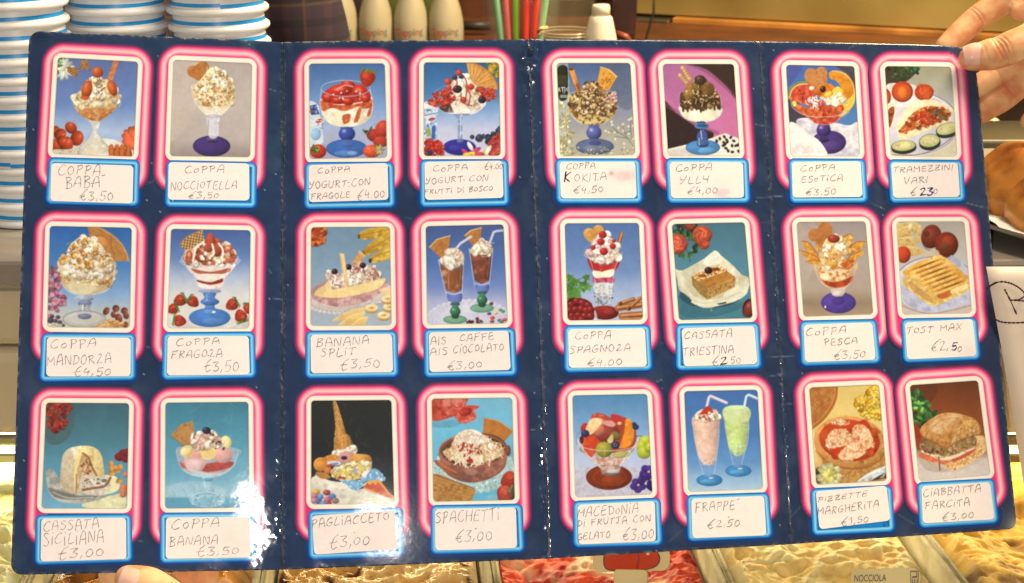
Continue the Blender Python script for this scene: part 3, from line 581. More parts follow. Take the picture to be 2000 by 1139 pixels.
def art7(a):
    a.grad((155, (62, 92, 170)), (350, (62, 110, 178)), (560, (70, 120, 180)), (760, (210, 200, 205)))
    a.P([(470, 160), (620, 160), (625, 360), (560, 230)], (70, 60, 62), True, .9); a.P([(150, 330), (240, 420), (280, 540), (180, 540)], (64, 50, 64), True, .95); a.P([(150, 160), (260, 160), (200, 260), (150, 300)], (72, 70, 140), True, .6)
    a.cloth([(220, 550), (280, 505), (400, 545), (480, 540), (560, 555), (630, 545), (640, 770), (420, 770)], (228, 220, 222), (190, 180, 196)); 
    a.E(430, 665, 112, 76, (66, 44, 110), 0, .3); a.ring(430, 665, 110, 74, (50, 30, 90), 5); a.E(400, 650, 30, 16, (40, 26, 66)); a.E(450, 690, 60, 34, (84, 58, 130), a=.6)
    a.P([(365, 545), (430, 545), (440, 560), (355, 560)], (70, 50, 110)); a.E(395, 585, 47, 42, (64, 44, 116), 0, .6, .6); a.P([(375, 622), (420, 622), (425, 650), (368, 650)], (60, 42, 100))
    a.cloth([(170, 540), (220, 545), (300, 610), (370, 660), (420, 755), (300, 770), (160, 770), (168, 640)], (252, 240, 226), (228, 210, 206), 6)
    a.P([(225, 455), (350, 490), (520, 480), (470, 535), (400, 550), (340, 540), (290, 505)], (186, 52, 26), True, tex=((220, 110, 80), 20, .5, .7)); a.P([(190, 400), (300, 440), (540, 430), (520, 490), (340, 500), (230, 465)], (200, 70, 30), True, tex=((226, 120, 50), 24, .45, .65))
    a.P([(430, 210), (480, 196), (550, 225), (592, 300), (600, 360), (570, 380), (520, 370), (505, 300), (470, 260), (440, 250)], (228, 142, 26), True, tex=((214, 120, 20), 20, .5, .7)); a.L([(450, 200), (520, 212), (580, 270), (598, 350)], 7, (244, 190, 90))
    for x, y, rx, ry, ro in ((320, 240, 48, 62, -20), (375, 230, 42, 60, 12)): a.E(x, y, rx, ry, (196, 122, 60), ro, .2)
    a.P([(280, 215), (345, 190), (415, 195), (405, 310), (335, 305)], (198, 124, 62), True, tex=((180, 104, 48), 14, .5, .8))
    a.P([(160, 375), (180, 310), (230, 275), (290, 275), (330, 320), (330, 400), (280, 420), (215, 400)], (204, 62, 36), True, tex=((226, 96, 60), 22, .45, .7)); a.L([(162, 378), (180, 312), (232, 276), (292, 272)], 13, (120, 140, 60)); a.L([(172, 372), (192, 318), (236, 288), (290, 284)], 6, (226, 220, 150)); a.S([(210, 330), (300, 330), (290, 400), (220, 390)], 8, 4, 6, [(120, 30, 20)])
    a.E(318, 312, 18, 14, (246, 226, 206)); a.P([(340, 320), (420, 280), (470, 310), (440, 370), (360, 370)], (230, 126, 22), True, tex=((206, 96, 16), 14, .45, .7)); a.P([(450, 330), (490, 300), (520, 340), (480, 370)], (240, 200, 60), True); a.P([(490, 430), (560, 380), (600, 350), (590, 420), (540, 480), (510, 470)], (240, 188, 40), True, tex=((250, 214, 90), 14, .4, .7)); a.E(530, 475, 40, 16, (206, 180, 120), -30, .2, a=.8)
    a.S([(285, 400), (330, 370), (400, 370), (410, 430), (300, 440)], 22, 8, 15, [(252, 230, 214), (240, 190, 170), (255, 246, 238)], .3); a.lines([(290, 380), (400, 380), (400, 440), (300, 440)], 22, 40, 7, [(206, 50, 30), (255, 240, 230)], ang=80); a.cream([(420, 370), (480, 340), (545, 380), (540, 420), (480, 430), (425, 410)], 24, 8, 15, ((255, 248, 220), (250, 232, 180), (240, 206, 130), (255, 250, 236)), 8)
    a.E(390, 318, 20, 22, (58, 26, 20), 0, .4, .6); a.E(350, 335, 30, 20, (206, 90, 26), 20, .4); a.E(430, 350, 30, 18, (240, 190, 60), -20, .4); a.S([(310, 440), (520, 430), (520, 480), (320, 490)], 14, 14, 26, [(200, 60, 26), (214, 90, 44), (190, 44, 20)], .4)
    a.P([(190, 400), (210, 395), (220, 420), (200, 432)], (226, 210, 80), True); a.L([(182, 375), (195, 440), (280, 490), (380, 500), (480, 492), (540, 470)], 4, (236, 220, 226), .75); a.L([(290, 495), (340, 540), (400, 552), (470, 535), (515, 490)], 4, (230, 200, 200), .6)
def art8(a):
    a.grad((165, (150, 142, 110)), (300, (166, 160, 140)), (500, (210, 200, 196)), (760, (226, 214, 186)))
    a.P([(115, 160), (260, 165), (330, 190), (290, 250), (200, 300), (115, 310)], (62, 52, 36), True); a.leaves([(130, 170), (320, 170), (330, 220), (270, 260), (150, 240)], 40, 20, (54, 68, 36)); a.leaves([(280, 170), (335, 165), (330, 235), (300, 215)], 12, 16, (40, 86, 44))
    a.E(300, 540, 310, 210, (216, 206, 214), 0, .05); a.ring(300, 540, 308, 206, (120, 84, 96), 5, .9); a.ring(300, 545, 300, 198, (232, 226, 230), 8, .7); a.P([(130, 300), (200, 280), (330, 300), (400, 420), (140, 420)], (240, 226, 214), True, .9)
    for x, y, rx, ry in ((238, 336, 70, 68), (380, 340, 62, 54), (120, 370, 44, 58)): a.E(x, y, rx, ry, (186, 52, 20), 0, .4); a.E(x+2, y+4, rx*.8, ry*.78, (206, 76, 26), 0, .2)
    a.E(238, 340, 30, 36, (234, 120, 36), 0, .2, a=.8); a.lines([(330, 310), (430, 310), (430, 380), (340, 380)], 14, 46, 5, [(220, 96, 40), (160, 36, 14)], ang=60, a=.7)
    a.P([(130, 440), (165, 405), (195, 430), (190, 500), (160, 580), (135, 560)], (240, 222, 180), True); a.P([(140, 470), (180, 430), (185, 480), (155, 570)], (176, 84, 40), True, tex=((120, 50, 24), 12, .45, .6))
    a.P([(200, 560), (235, 480), (300, 415), (380, 388), (460, 395), (540, 425), (565, 450), (550, 520), (430, 580), (310, 620), (235, 648), (208, 610)], (250, 234, 190), True, tex=((240, 214, 150), 40, .5, .7)); a.P([(208, 610), (320, 580), (545, 500), (545, 530), (420, 585), (320, 622), (235, 648)], (246, 226, 176), True, tex=((230, 196, 130), 10, .5, .7))
    fil = [(225, 600), (265, 530), (320, 465), (400, 432), (480, 435), (550, 462), (550, 500), (460, 535), (360, 570)]
    a.P(fil, (196, 92, 34), True); a.S(fil, 60, 7, 16, [(206, 70, 26), (226, 130, 50), (180, 52, 20), (240, 180, 90), (150, 60, 26)], .4); a.lines(fil, 40, 34, 6, [(196, 44, 20), (246, 210, 140), (120, 60, 30), (230, 150, 70)], ang=-30); a.S([(430, 460), (520, 460), (510, 510), (450, 500)], 12, 8, 15, [(110, 104, 60), (90, 90, 50)], .4); a.S([(340, 470), (440, 450), (440, 530), (340, 540)], 16, 9, 16, [(190, 36, 18), (206, 60, 26)], .4)
    for x, y, rx, ry, ro in ((248, 690, 82, 38, -4), (418, 658, 70, 46, -8), (535, 580, 78, 42, -14)): a.E(x+2, y+14, rx, ry, (34, 44, 26), ro, .1); a.E(x, y, rx, ry, (44, 62, 30), ro, .1); a.E(x, y-3, rx*.94, ry*.88, (206, 200, 130), ro, .1); a.E(x, y-3, rx*.62, ry*.5, (226, 214, 140), ro, .1); a.S([(x-rx*.5, y-ry*.4), (x+rx*.5, y-ry*.4), (x+rx*.5, y+ry*.4), (x-rx*.5, y+ry*.4)], 14, 3, 6, [(196, 176, 96), (236, 226, 170)], .1)
    a.L([(150, 742), (300, 750), (430, 720), (540, 655), (590, 600)], 5, (110, 70, 84), .8); a.P([(430, 745), (560, 680), (610, 620), (610, 770), (440, 770)], (224, 208, 170), True)
def art9(a):
    a.grad((130, (36, 92, 166)), (380, (66, 122, 186)), (560, (130, 166, 208)), (680, (190, 190, 180)), (770, (206, 190, 160)))
    fan = [(417, 136), (480, 142), (560, 185), (620, 240), (655, 300), (668, 348), (600, 352), (520, 320), (440, 270)]
    a.P(fan, (206, 134, 62), tex=((186, 110, 44), 16, .5, .8), hatch=[(20, 13, .86), (110, 13, .88)]); a.L([(417, 136), (480, 142), (560, 185), (620, 240), (655, 300), (668, 348)], 9, (214, 146, 76)); a.L([(430, 220), (490, 190), (540, 230), (580, 300), (575, 340)], 6, (170, 96, 34), .8); a.E(500, 240, 46, 40, (206, 130, 60), 40, .3)
    a.P([(238, 400), (575, 400), (578, 450), (540, 520), (480, 548), (400, 558), (320, 545), (265, 500), (240, 450)], (222, 190, 130), True, cyl=.15, col2=(206, 176, 130)); a.S([(250, 430), (400, 450), (570, 440), (545, 505), (420, 500), (290, 480)], 60, 7, 14, [(196, 134, 62), (230, 190, 120), (176, 112, 50), (240, 206, 150)], .4)
    a.P([(300, 490), (420, 490), (470, 520), (400, 556), (320, 540)], (226, 206, 160), True)
    a.cream([(230, 350), (280, 320), (300, 260), (350, 215), (420, 205), (490, 240), (540, 310), (590, 360), (575, 420), (500, 470), (450, 440), (330, 440), (250, 415)], 60, 12, 26)
    a.S([(250, 350), (310, 260), (370, 215), (430, 210), (500, 260), (560, 330), (570, 380), (430, 390), (320, 395)], 95, 6, 17, [(226, 160, 70), (206, 134, 52), (240, 186, 106), (190, 116, 46), (250, 216, 150)], .4); a.lines([(280, 330), (380, 220), (500, 280), (560, 370), (330, 390)], 40, 30, 5, [(150, 90, 40), (250, 226, 180)]); a.cream([(235, 385), (330, 375), (350, 420), (440, 430), (500, 430), (480, 450), (330, 445), (250, 415)], 22, 9, 16)
    a.L([(236, 380), (238, 450), (265, 505), (325, 548), (400, 560), (485, 548), (545, 520), (578, 450), (580, 400)], 5, (214, 226, 236), .7)
    a.P([(360, 560), (445, 560), (430, 585), (440, 610), (430, 640), (440, 690), (355, 690), (365, 640), (355, 605), (372, 585)], (170, 170, 172), True, cyl=.3, tex=((110, 110, 130), 12, .5, .7)); a.E(398, 580, 58, 20, (150, 160, 180), 0, .5, .4); a.ring(398, 580, 58, 20, (220, 226, 230), 4); a.E(398, 605, 42, 14, (120, 130, 160)); a.L([(385, 620), (383, 670)], 6, (236, 240, 244)); a.E(398, 690, 44, 20, (90, 96, 124)); a.E(390, 684, 20, 8, (220, 230, 240))
    a.E(395, 708, 132, 52, (190, 186, 176), 0, .15, a=.75); a.ring(395, 708, 132, 52, (130, 126, 124), 6, .8); a.E(395, 690, 42, 18, (96, 98, 126), a=.8); a.ring(395, 700, 90, 32, (226, 222, 214), 5, .5)
    a.leaves([(165, 400), (235, 380), (240, 560), (180, 600)], 24, 18, (90, 90, 70)); a.S([(165, 420), (225, 385), (250, 520), (270, 610), (200, 660), (165, 600)], 75, 9, 18, [(170, 92, 116), (190, 110, 130), (140, 70, 96), (206, 130, 150)], .4); a.E(185, 690, 24, 16, (196, 110, 120))
    for x, y, r in ((185, 715, 22), (232, 695, 15), (243, 726, 15), (262, 746, 13), (215, 718, 15), (195, 690, 14)): a.E(x, y, r, r*.8, (74, 60, 84), 0, .5, .2)
    for x, y, rx, ry in ((530, 658, 26, 18), (590, 642, 22, 22), (574, 680, 20, 16), (607, 703, 30, 22), (642, 655, 22, 20), (652, 684, 24, 18), (648, 742, 20, 18)): a.E(x, y, rx, ry, (124, 56, 40), s_rot(a), .5, .3)
    a.S([(470, 750), (540, 715), (630, 735), (640, 765), (480, 768)], 50, 8, 15, [(214, 156, 84), (190, 126, 60), (236, 196, 130)], .3); a.S([(170, 740), (260, 745), (260, 765), (170, 765)], 16, 6, 12, [(226, 214, 190), (196, 180, 150)])
def art10(a):
    a.grad((150, (58, 88, 150)), (330, (92, 124, 180)), (450, (170, 182, 206)), (560, (216, 210, 206)), (770, (228, 216, 200)))
    a.P([(300, 700), (560, 720), (640, 680), (640, 770), (200, 770)], (196, 184, 178), True, .6); a.doily(420, 720, 150, 45, (226, 216, 206), (190, 180, 176))
    a.P([(210, 245), (250, 200), (350, 153), (365, 245), (280, 285), (235, 280)], (226, 164, 96), hatch=[(10, 17, .62), (100, 17, .66)], tex=((240, 190, 120), 20, .5, .7)); a.L([(210, 245), (250, 200), (350, 153)], 6, (190, 120, 60), smooth=False)
    a.P([(220, 340), (570, 330), (530, 400), (485, 470), (475, 530), (400, 548), (315, 530), (310, 460), (270, 400)], (196, 186, 196), True, .55)
    a.P([(260, 370), (545, 360), (480, 460), (470, 505), (400, 525), (325, 505), (318, 460)], (232, 206, 192), True, tex=((244, 226, 214), 26, .4, .6)); a.P([(280, 395), (400, 415), (520, 390), (490, 425), (340, 430)], (168, 70, 50), True, .9); a.P([(318, 465), (400, 480), (470, 455), (470, 480), (400, 495), (330, 480)], (140, 44, 34), True); a.P([(330, 430), (470, 430), (460, 460), (400, 470), (330, 460)], (240, 222, 206), True)
    top = [(250, 320), (290, 270), (340, 235), (400, 200), (470, 235), (520, 260), (545, 320), (530, 355), (400, 375), (280, 365)]
    a.cream(top, 50, 10, 22, ((252, 232, 206), (240, 200, 166), (214, 156, 120), (255, 244, 228)))
    a.S(top, 26, 10, 20, [(170, 66, 40), (150, 50, 30), (196, 90, 60)], .5); a.E(340, 325, 34, 32, (150, 58, 36), 0, .5, .1); a.E(445, 280, 28, 44, (156, 62, 40), 20, .5, .1); a.E(385, 270, 30, 26, (160, 66, 42), 0, .5)
    a.P([(362, 238), (378, 195), (405, 175), (430, 220), (400, 242)], (186, 66, 44), True, cyl=.4); a.E(268, 310, 20, 28, (196, 80, 50), 0, .3); a.E(268, 310, 10, 16, (230, 140, 100)); a.E(510, 270, 26, 22, (206, 96, 60), -20, .3); a.E(508, 268, 14, 10, (240, 170, 130)); a.E(272, 345, 30, 14, (190, 76, 46)); a.E(520, 345, 32, 14, (196, 84, 50)); a.E(430, 360, 40, 12, (200, 90, 60)); a.S([(330, 300), (500, 320), (480, 365), (340, 365)], 14, 9, 14, [(250, 228, 190), (255, 240, 210)], .4)
    a.L([(290, 350), (310, 270), (345, 240)], 12, (250, 232, 210)); a.L([(410, 245), (420, 300), (400, 320)], 12, (252, 236, 214)); a.L([(450, 240), (475, 280), (470, 340)], 12, (250, 234, 210))
    a.L([(220, 320), (235, 360), (290, 420), (312, 480), (318, 535)], 4, (220, 206, 206), .8); a.L([(572, 320), (545, 360), (500, 420), (478, 480), (472, 530)], 4, (230, 216, 214), .8); a.ring(395, 335, 175, 42, (206, 200, 210), 4, .65, -20, 200)
    a.E(395, 535, 70, 14, (120, 140, 190), a=.7); a.P([(355, 545), (432, 548), (425, 575), (452, 600), (425, 625), (430, 670), (360, 670), (365, 625), (338, 600), (362, 575)], (70, 116, 184), True, cyl=.45); a.E(395, 600, 58, 22, (64, 110, 180), 0, .4, .4); a.L([(375, 555), (378, 590)], 6, (140, 180, 226))
    a.E(394, 698, 128, 58, (64, 116, 190), 0, .2); a.ring(394, 698, 126, 56, (40, 80, 150), 5); a.E(394, 662, 40, 18, (90, 140, 206), a=.8); a.E(420, 664, 12, 8, (220, 234, 246)); a.E(420, 720, 70, 22, (92, 144, 210), a=.5)
    for x, y, r, ro in ((210, 592, 40, 60), (292, 600, 38, -50), (165, 645, 36, 70), (208, 718, 40, -80), (532, 618, 40, 60), (585, 688, 42, 160), (632, 640, 34, 0)): a.straw_berry(x, y, r, ro, (186, 44, 30), (70, 96, 34))
def art11(a):
    a.grad((135, (106, 138, 160)), (330, (122, 150, 174)), (560, (150, 166, 184)), (750, (166, 178, 190)))
    a.S([(148, 140), (225, 138), (238, 190), (200, 245), (150, 240)], 60, 9, 18, [(206, 80, 30), (180, 60, 24), (226, 110, 40), (150, 50, 20)], .4)
    for q in ([(440, 190), (480, 155), (560, 138), (650, 130), (650, 165), (560, 205), (470, 213)], [(470, 300), (500, 250), (580, 195), (650, 160), (650, 235), (560, 285), (490, 315)], [(508, 335), (560, 295), (650, 245), (650, 320), (580, 352), (515, 358)]): a.P(q, (222, 168, 44), True, col2=(176, 124, 26), tex=((236, 190, 70), 24, .45, .7))
    for q in ([(445, 190), (520, 175), (640, 150)], [(485, 295), (560, 245), (645, 200)], [(520, 335), (580, 305), (645, 285)]): a.L(q, 6, (150, 104, 20), .55)
    a.E(446, 195, 8, 14, (90, 70, 24)); a.E(474, 296, 8, 16, (110, 104, 30)); a.E(516, 345, 10, 14, (60, 44, 20))
    a.doily(330, 600, 215, 72, (214, 196, 186), (150, 130, 130)); a.doily(560, 545, 110, 60, (220, 206, 196), (160, 140, 140))
    a.P([(165, 510), (300, 450), (480, 440), (630, 470), (600, 520), (480, 600), (330, 630), (240, 610), (160, 565)], (180, 130, 126), True, .9)
    a.P([(448, 285), (484, 316), (440, 390), (400, 365)], (222, 160, 90), tex=((200, 130, 60), 14, .5, .7)); a.L([(448, 285), (484, 316)], 6, (246, 206, 140))
    a.P([(232, 500), (260, 470), (285, 500), (270, 535), (235, 530)], (240, 206, 130), True)
    a.cream([(240, 430), (290, 400), (330, 430), (400, 380), (470, 370), (540, 385), (572, 450), (500, 490), (320, 530), (270, 490)], 65, 9, 20, ((255, 240, 222), (246, 218, 196), (226, 180, 160), (255, 250, 240)), 30)
    a.lines([(260, 430), (340, 430), (330, 510), (280, 500)], 16, 40, 8, [(255, 244, 228), (206, 150, 136), (180, 110, 100)], ang=80); a.lines([(400, 390), (560, 390), (560, 460), (480, 470)], 22, 40, 8, [(255, 244, 228), (200, 140, 124), (150, 84, 76)], ang=70); a.cream([(410, 450), (440, 420), (480, 430), (470, 490), (420, 490)], 14, 10, 16)
    for x, y in ((296, 412), (382, 384), (470, 374)): a.E(x, y, 20, 18, (44, 26, 34), 0, .5, .5)
    a.P([(328, 312), (345, 305), (356, 315), (385, 505), (368, 512)], (246, 206, 134), True, cyl=.2); a.L([(333, 320), (370, 500)], 4, (206, 150, 80), .7)
    a.P([(215, 560), (260, 530), (420, 500), (590, 455), (605, 475), (560, 520), (420, 560), (260, 580)], (250, 222, 150), True, col2=(246, 206, 130)); a.P([(170, 560), (190, 520), (240, 500), (235, 545), (215, 570)], (236, 196, 130), True)
    a.P([(150, 550), (200, 565), (300, 575), (420, 565), (540, 530), (630, 480), (600, 530), (520, 585), (420, 615), (320, 630), (230, 612), (170, 585)], (206, 150, 142), True, col2=(178, 120, 120), tex=((220, 170, 160), 30, .45, .7))
    for x in (310, 360, 400, 440, 490, 530): a.L([(x, 575), (x-6, 622-(x-310)*.12)], 5, (160, 104, 104), .55)
    for x, y in ((525, 636), (600, 682), (635, 630), (625, 580)): a.E(x, y+12, 40, 24, (206, 150, 60), 0, .1); a.E(x, y, 40, 22, (250, 224, 160), 0, .1); a.E(x, y, 20, 9, (230, 190, 110), 0, .1); a.E(x, y, 8, 4, (196, 140, 60))
    for q in ([(285, 712), (380, 660), (470, 635), (475, 650), (400, 690), (320, 718)], [(320, 745), (390, 690), (470, 660), (482, 680), (400, 745)], [(400, 748), (450, 705), (500, 690), (495, 720), (470, 750)]): a.P(q, (246, 206, 120), True, col2=(226, 176, 90)); a.L(q[:3], 3, (255, 236, 190), .8)
    a.P([(570, 520), (650, 510), (650, 560), (600, 550)], (250, 206, 150), True)
def art12(a):
    a.grad((125, (62, 84, 138)), (350, (70, 106, 172)), (500, (104, 128, 190)), (600, (170, 172, 206)), (745, (200, 198, 220)))
    a.doily(400, 720, 270, 130, (206, 202, 216), (180, 176, 200))
    def cup(cx, top, b1, hw, base, choc, lean):
        T = lambda pts: [(cx+x*1.0+(y-top)*lean, y) for x, y in pts]
        a.P(T([(-hw-14, top+20), (hw+14, top+20), (hw-14, b1), (hw-22, b1+60), (-hw+26, b1+60), (-hw+14, b1)]), (120, 136, 190), False, .7)
        a.P(T([(-hw-6, top+50), (hw+8, top+50), (hw-16, b1-10), (0, b1+14), (-hw+18, b1-10)]), choc, False, col2=np.array(choc)*.95, cyl=.25, tex=(np.array(choc)*1.35, 30, .5, .75)); a.L(T([(-hw-12, top+20), (-hw+14, b1), (-hw+26, b1+55)]), 4, (210, 214, 236), .7); a.L(T([(hw+12, top+20), (hw-14, b1), (hw-22, b1+55)]), 5, (190, 200, 236), .75); a.L(T([(hw-8, top+60), (hw-26, b1-30)]), 6, (220, 160, 120), .3)
        a.P(T([(-hw+22, b1+16), (0, b1+24), (hw-18, b1+16), (hw-24, b1+60), (10, b1+72), (-hw+30, b1+60)]), (100, 116, 190), True, cyl=.3); a.L(T([(-hw+20, b1+8), (0, b1+18), (hw-18, b1+6)]), 5, (226, 226, 240), .8)
        bx = cx+(b1+100-top)*lean
        a.E(bx, base, 72, 26, (110, 166, 130), 0, .2); a.ring(bx, base, 71, 25, (40, 84, 60), 4); a.E(bx, base-14, 20, 10, (60, 90, 70)); a.E(bx, base-96, 30, 12, (50, 96, 84)); a.E(bx, base-78, 22, 10, (70, 120, 110)); a.E(bx, base-50, 33, 30, (44, 110, 70), 0, .6, .5); a.E(bx, base-20, 24, 10, (40, 70, 54))
    a.L([(525, 240), (550, 170), (570, 163), (625, 158)], 14, (190, 190, 210), 1, False)
    cup(472, 250, 478, 62, 640, (112, 56, 40), .02); cup(285, 320, 535, 66, 710, (140, 76, 44), .09)
    for q in ([(373, 190), (410, 160), (476, 142), (470, 210), (440, 280)], [(155, 262), (200, 215), (282, 192), (275, 260), (238, 342)]): a.P(q, (204, 126, 56), hatch=[(20, 8, .9), (110, 8, .9)], tex=((186, 106, 40), 14, .5, .8)); a.L(q[:3], 7, (236, 180, 110), 1, False)
    a.cream([(410, 290), (440, 240), (480, 218), (530, 240), (542, 295), (500, 312)], 26, 9, 18); a.S([(470, 215), (530, 225), (530, 250), (480, 245)], 14, 2.5, 5, [(190, 96, 90), (214, 140, 130)], 0)
    a.cream([(215, 345), (250, 310), (285, 268), (340, 280), (368, 320), (355, 365), (270, 385)], 32, 10, 20); a.S([(280, 265), (340, 280), (330, 310), (280, 300)], 10, 2.5, 5, [(190, 96, 90), (200, 110, 100)], 0)
    a.L([(322, 268), (345, 240), (412, 198)], 15, (206, 190, 206), 1, False); a.L([(324, 262), (346, 235), (410, 194)], 5, (244, 236, 240), .8, False)
    a.E(248, 425, 20, 22, (200, 150, 110), a=.6); a.L([(270, 440), (275, 520)], 6, (210, 150, 96), .7); a.E(440, 415, 14, 18, (160, 96, 66), a=.6)
    a.S([(385, 730), (420, 705), (465, 705), (475, 735)], 22, 6, 11, [(96, 44, 44), (70, 30, 34)], .3)
    for x, y, r, c in ((523, 674, 13, (70, 60, 120)), (562, 670, 14, (226, 180, 96)), (592, 651, 13, (90, 130, 90)), (608, 660, 13, (80, 130, 96)), (543, 700, 15, (214, 60, 50)), (585, 715, 13, (96, 84, 150)), (617, 712, 15, (220, 70, 70)), (536, 612, 13, (96, 50, 50)), (598, 725, 14, (80, 120, 90)), (540, 722, 14, (150, 60, 60))): a.E(x, y, r, r*.72, c, 0, .5, .4)
def art13(a):
    a.grad((112, (74, 106, 164)), (400, (100, 132, 184)), (560, (160, 174, 206)), (720, (180, 180, 204)))
    for x, y, rx, ry, ro in ((322, 180, 40, 34, 20), (375, 160, 34, 34, 0)): a.E(x, y, rx, ry, (214, 152, 70), ro, .25)
    a.P([(288, 190), (340, 150), (400, 140), (400, 190), (350, 225), (325, 235)], (214, 150, 68), True, tex=((196, 124, 46), 10, .5, .75))
    a.P([(510, 168), (532, 175), (500, 285), (480, 270)], (150, 70, 40)); a.L([(520, 175), (490, 275)], 8, (220, 150, 90), 1, False)
    a.P([(345, 430), (470, 430), (455, 560), (445, 630), (365, 635), (355, 560)], (196, 206, 214), False, .9, tex=((110, 120, 130), 9, .55, .7)); a.S([(355, 490), (465, 490), (445, 625), (365, 625)], 50, 3, 7, [(80, 90, 100), (240, 244, 246), (130, 140, 146)], 0)
    a.P([(315, 330), (505, 330), (470, 430), (460, 480), (350, 480), (340, 420)], (176, 32, 34), True, cyl=.2, tex=((206, 60, 50), 26, .5, .7)); a.P([(340, 410), (400, 420), (395, 455), (350, 450)], (248, 226, 196), True); a.P([(390, 420), (465, 400), (470, 430), (440, 455), (400, 450)], (250, 230, 200), True); a.P([(345, 460), (465, 450), (460, 485), (355, 485)], (200, 84, 110), True, tex=((160, 40, 70), 14, .45, .65)); a.P([(350, 488), (465, 486), (460, 510), (455, 560), (400, 570), (358, 550)], (226, 222, 216), True, .85, tex=((150, 150, 160), 9, .55, .75)); a.L([(358, 550), (400, 572), (455, 556)], 6, (190, 120, 124), .7)
    a.P([(365, 575), (445, 575), (445, 632), (365, 635)], (170, 186, 200), True, .6, tex=((60, 66, 80), 10, .5, .7))
    cr = [(305, 320), (325, 270), (360, 200), (400, 170), (440, 190), (480, 240), (505, 300), (500, 325), (450, 350), (360, 355)]
    a.cream(cr, 60, 11, 22, ((255, 244, 236), (246, 222, 214), (226, 180, 180), (255, 252, 246)), 22)
    for x, y, r in ((402, 186, 25), (390, 230, 24), (342, 265, 17), (463, 258, 20), (408, 290, 26), (470, 225, 12)): a.E(x, y, r, r*.9, (176, 28, 28), 0, .5, .25)
    a.L([(290, 295), (320, 335), (345, 420), (358, 540), (368, 635)], 4, (220, 224, 230), .7); a.L([(522, 295), (498, 335), (470, 420), (455, 540), (445, 630)], 4, (226, 228, 232), .7); a.ring(405, 308, 118, 32, (226, 226, 232), 4, .6, 0, 180)
    a.E(415, 670, 84, 42, (120, 24, 20), 0, .5); a.E(412, 640, 64, 16, (160, 40, 40), a=.8); a.E(440, 662, 34, 16, (170, 60, 50), a=.5); a.ring(415, 670, 82, 40, (90, 16, 16), 4)
    for x, y, r, ro in ((195, 455, 34, 30), (225, 480, 36, -20), (280, 505, 44, 10), (235, 545, 46, -30), (300, 450, 28, 40), (200, 500, 34, 60), (205, 570, 34, 0), (310, 510, 30, 60), (190, 530, 28, 0)): a.P([(x+r*math.cos(math.radians(ro+k*36))*(1 if k % 2 == 0 else .6), y+r*math.sin(math.radians(ro+k*36))*(1 if k % 2 == 0 else .6)) for k in range(10)], np.array((66, 118, 44))*a.r.uniform(.7, 1.25), tex=((110, 160, 80), 16, .5, .8))
    a.L([(225, 470), (260, 460), (320, 440)], 4, (90, 80, 50)); a.P([(300, 660), (345, 640), (365, 715), (290, 718)], (206, 200, 220), True, .8)
    a.P([(180, 600), (240, 575), (320, 600), (345, 660), (330, 718), (180, 718)], (70, 12, 14), True)
    for x, y in ((205, 620), (240, 598), (275, 608), (310, 622), (195, 655), (232, 650), (268, 645), (300, 655), (325, 650), (210, 690), (250, 685), (290, 690), (325, 690), (230, 712), (270, 712), (200, 715)): a.E(x, y, 25, 23, (124, 22, 20), 0, .6, .35)
    for q, wd in (([(495, 640), (640, 620)], 40), ([(520, 690), (650, 680)], 44), ([(505, 615), (590, 585)], 26), ([(560, 645), (632, 580)], 26), ([(520, 708), (650, 708)], 20)): a.L(q, wd, (160, 88, 40), 1, False); a.L(np.array(q)+(-2, -5), wd*.35, (206, 134, 76), 1, False); a.L(np.array(q)+(3, 7), wd*.25, (110, 54, 22), .8, False)
    a.E(512, 612, 9, 12, (90, 44, 20)); a.E(566, 642, 10, 12, (90, 44, 20))
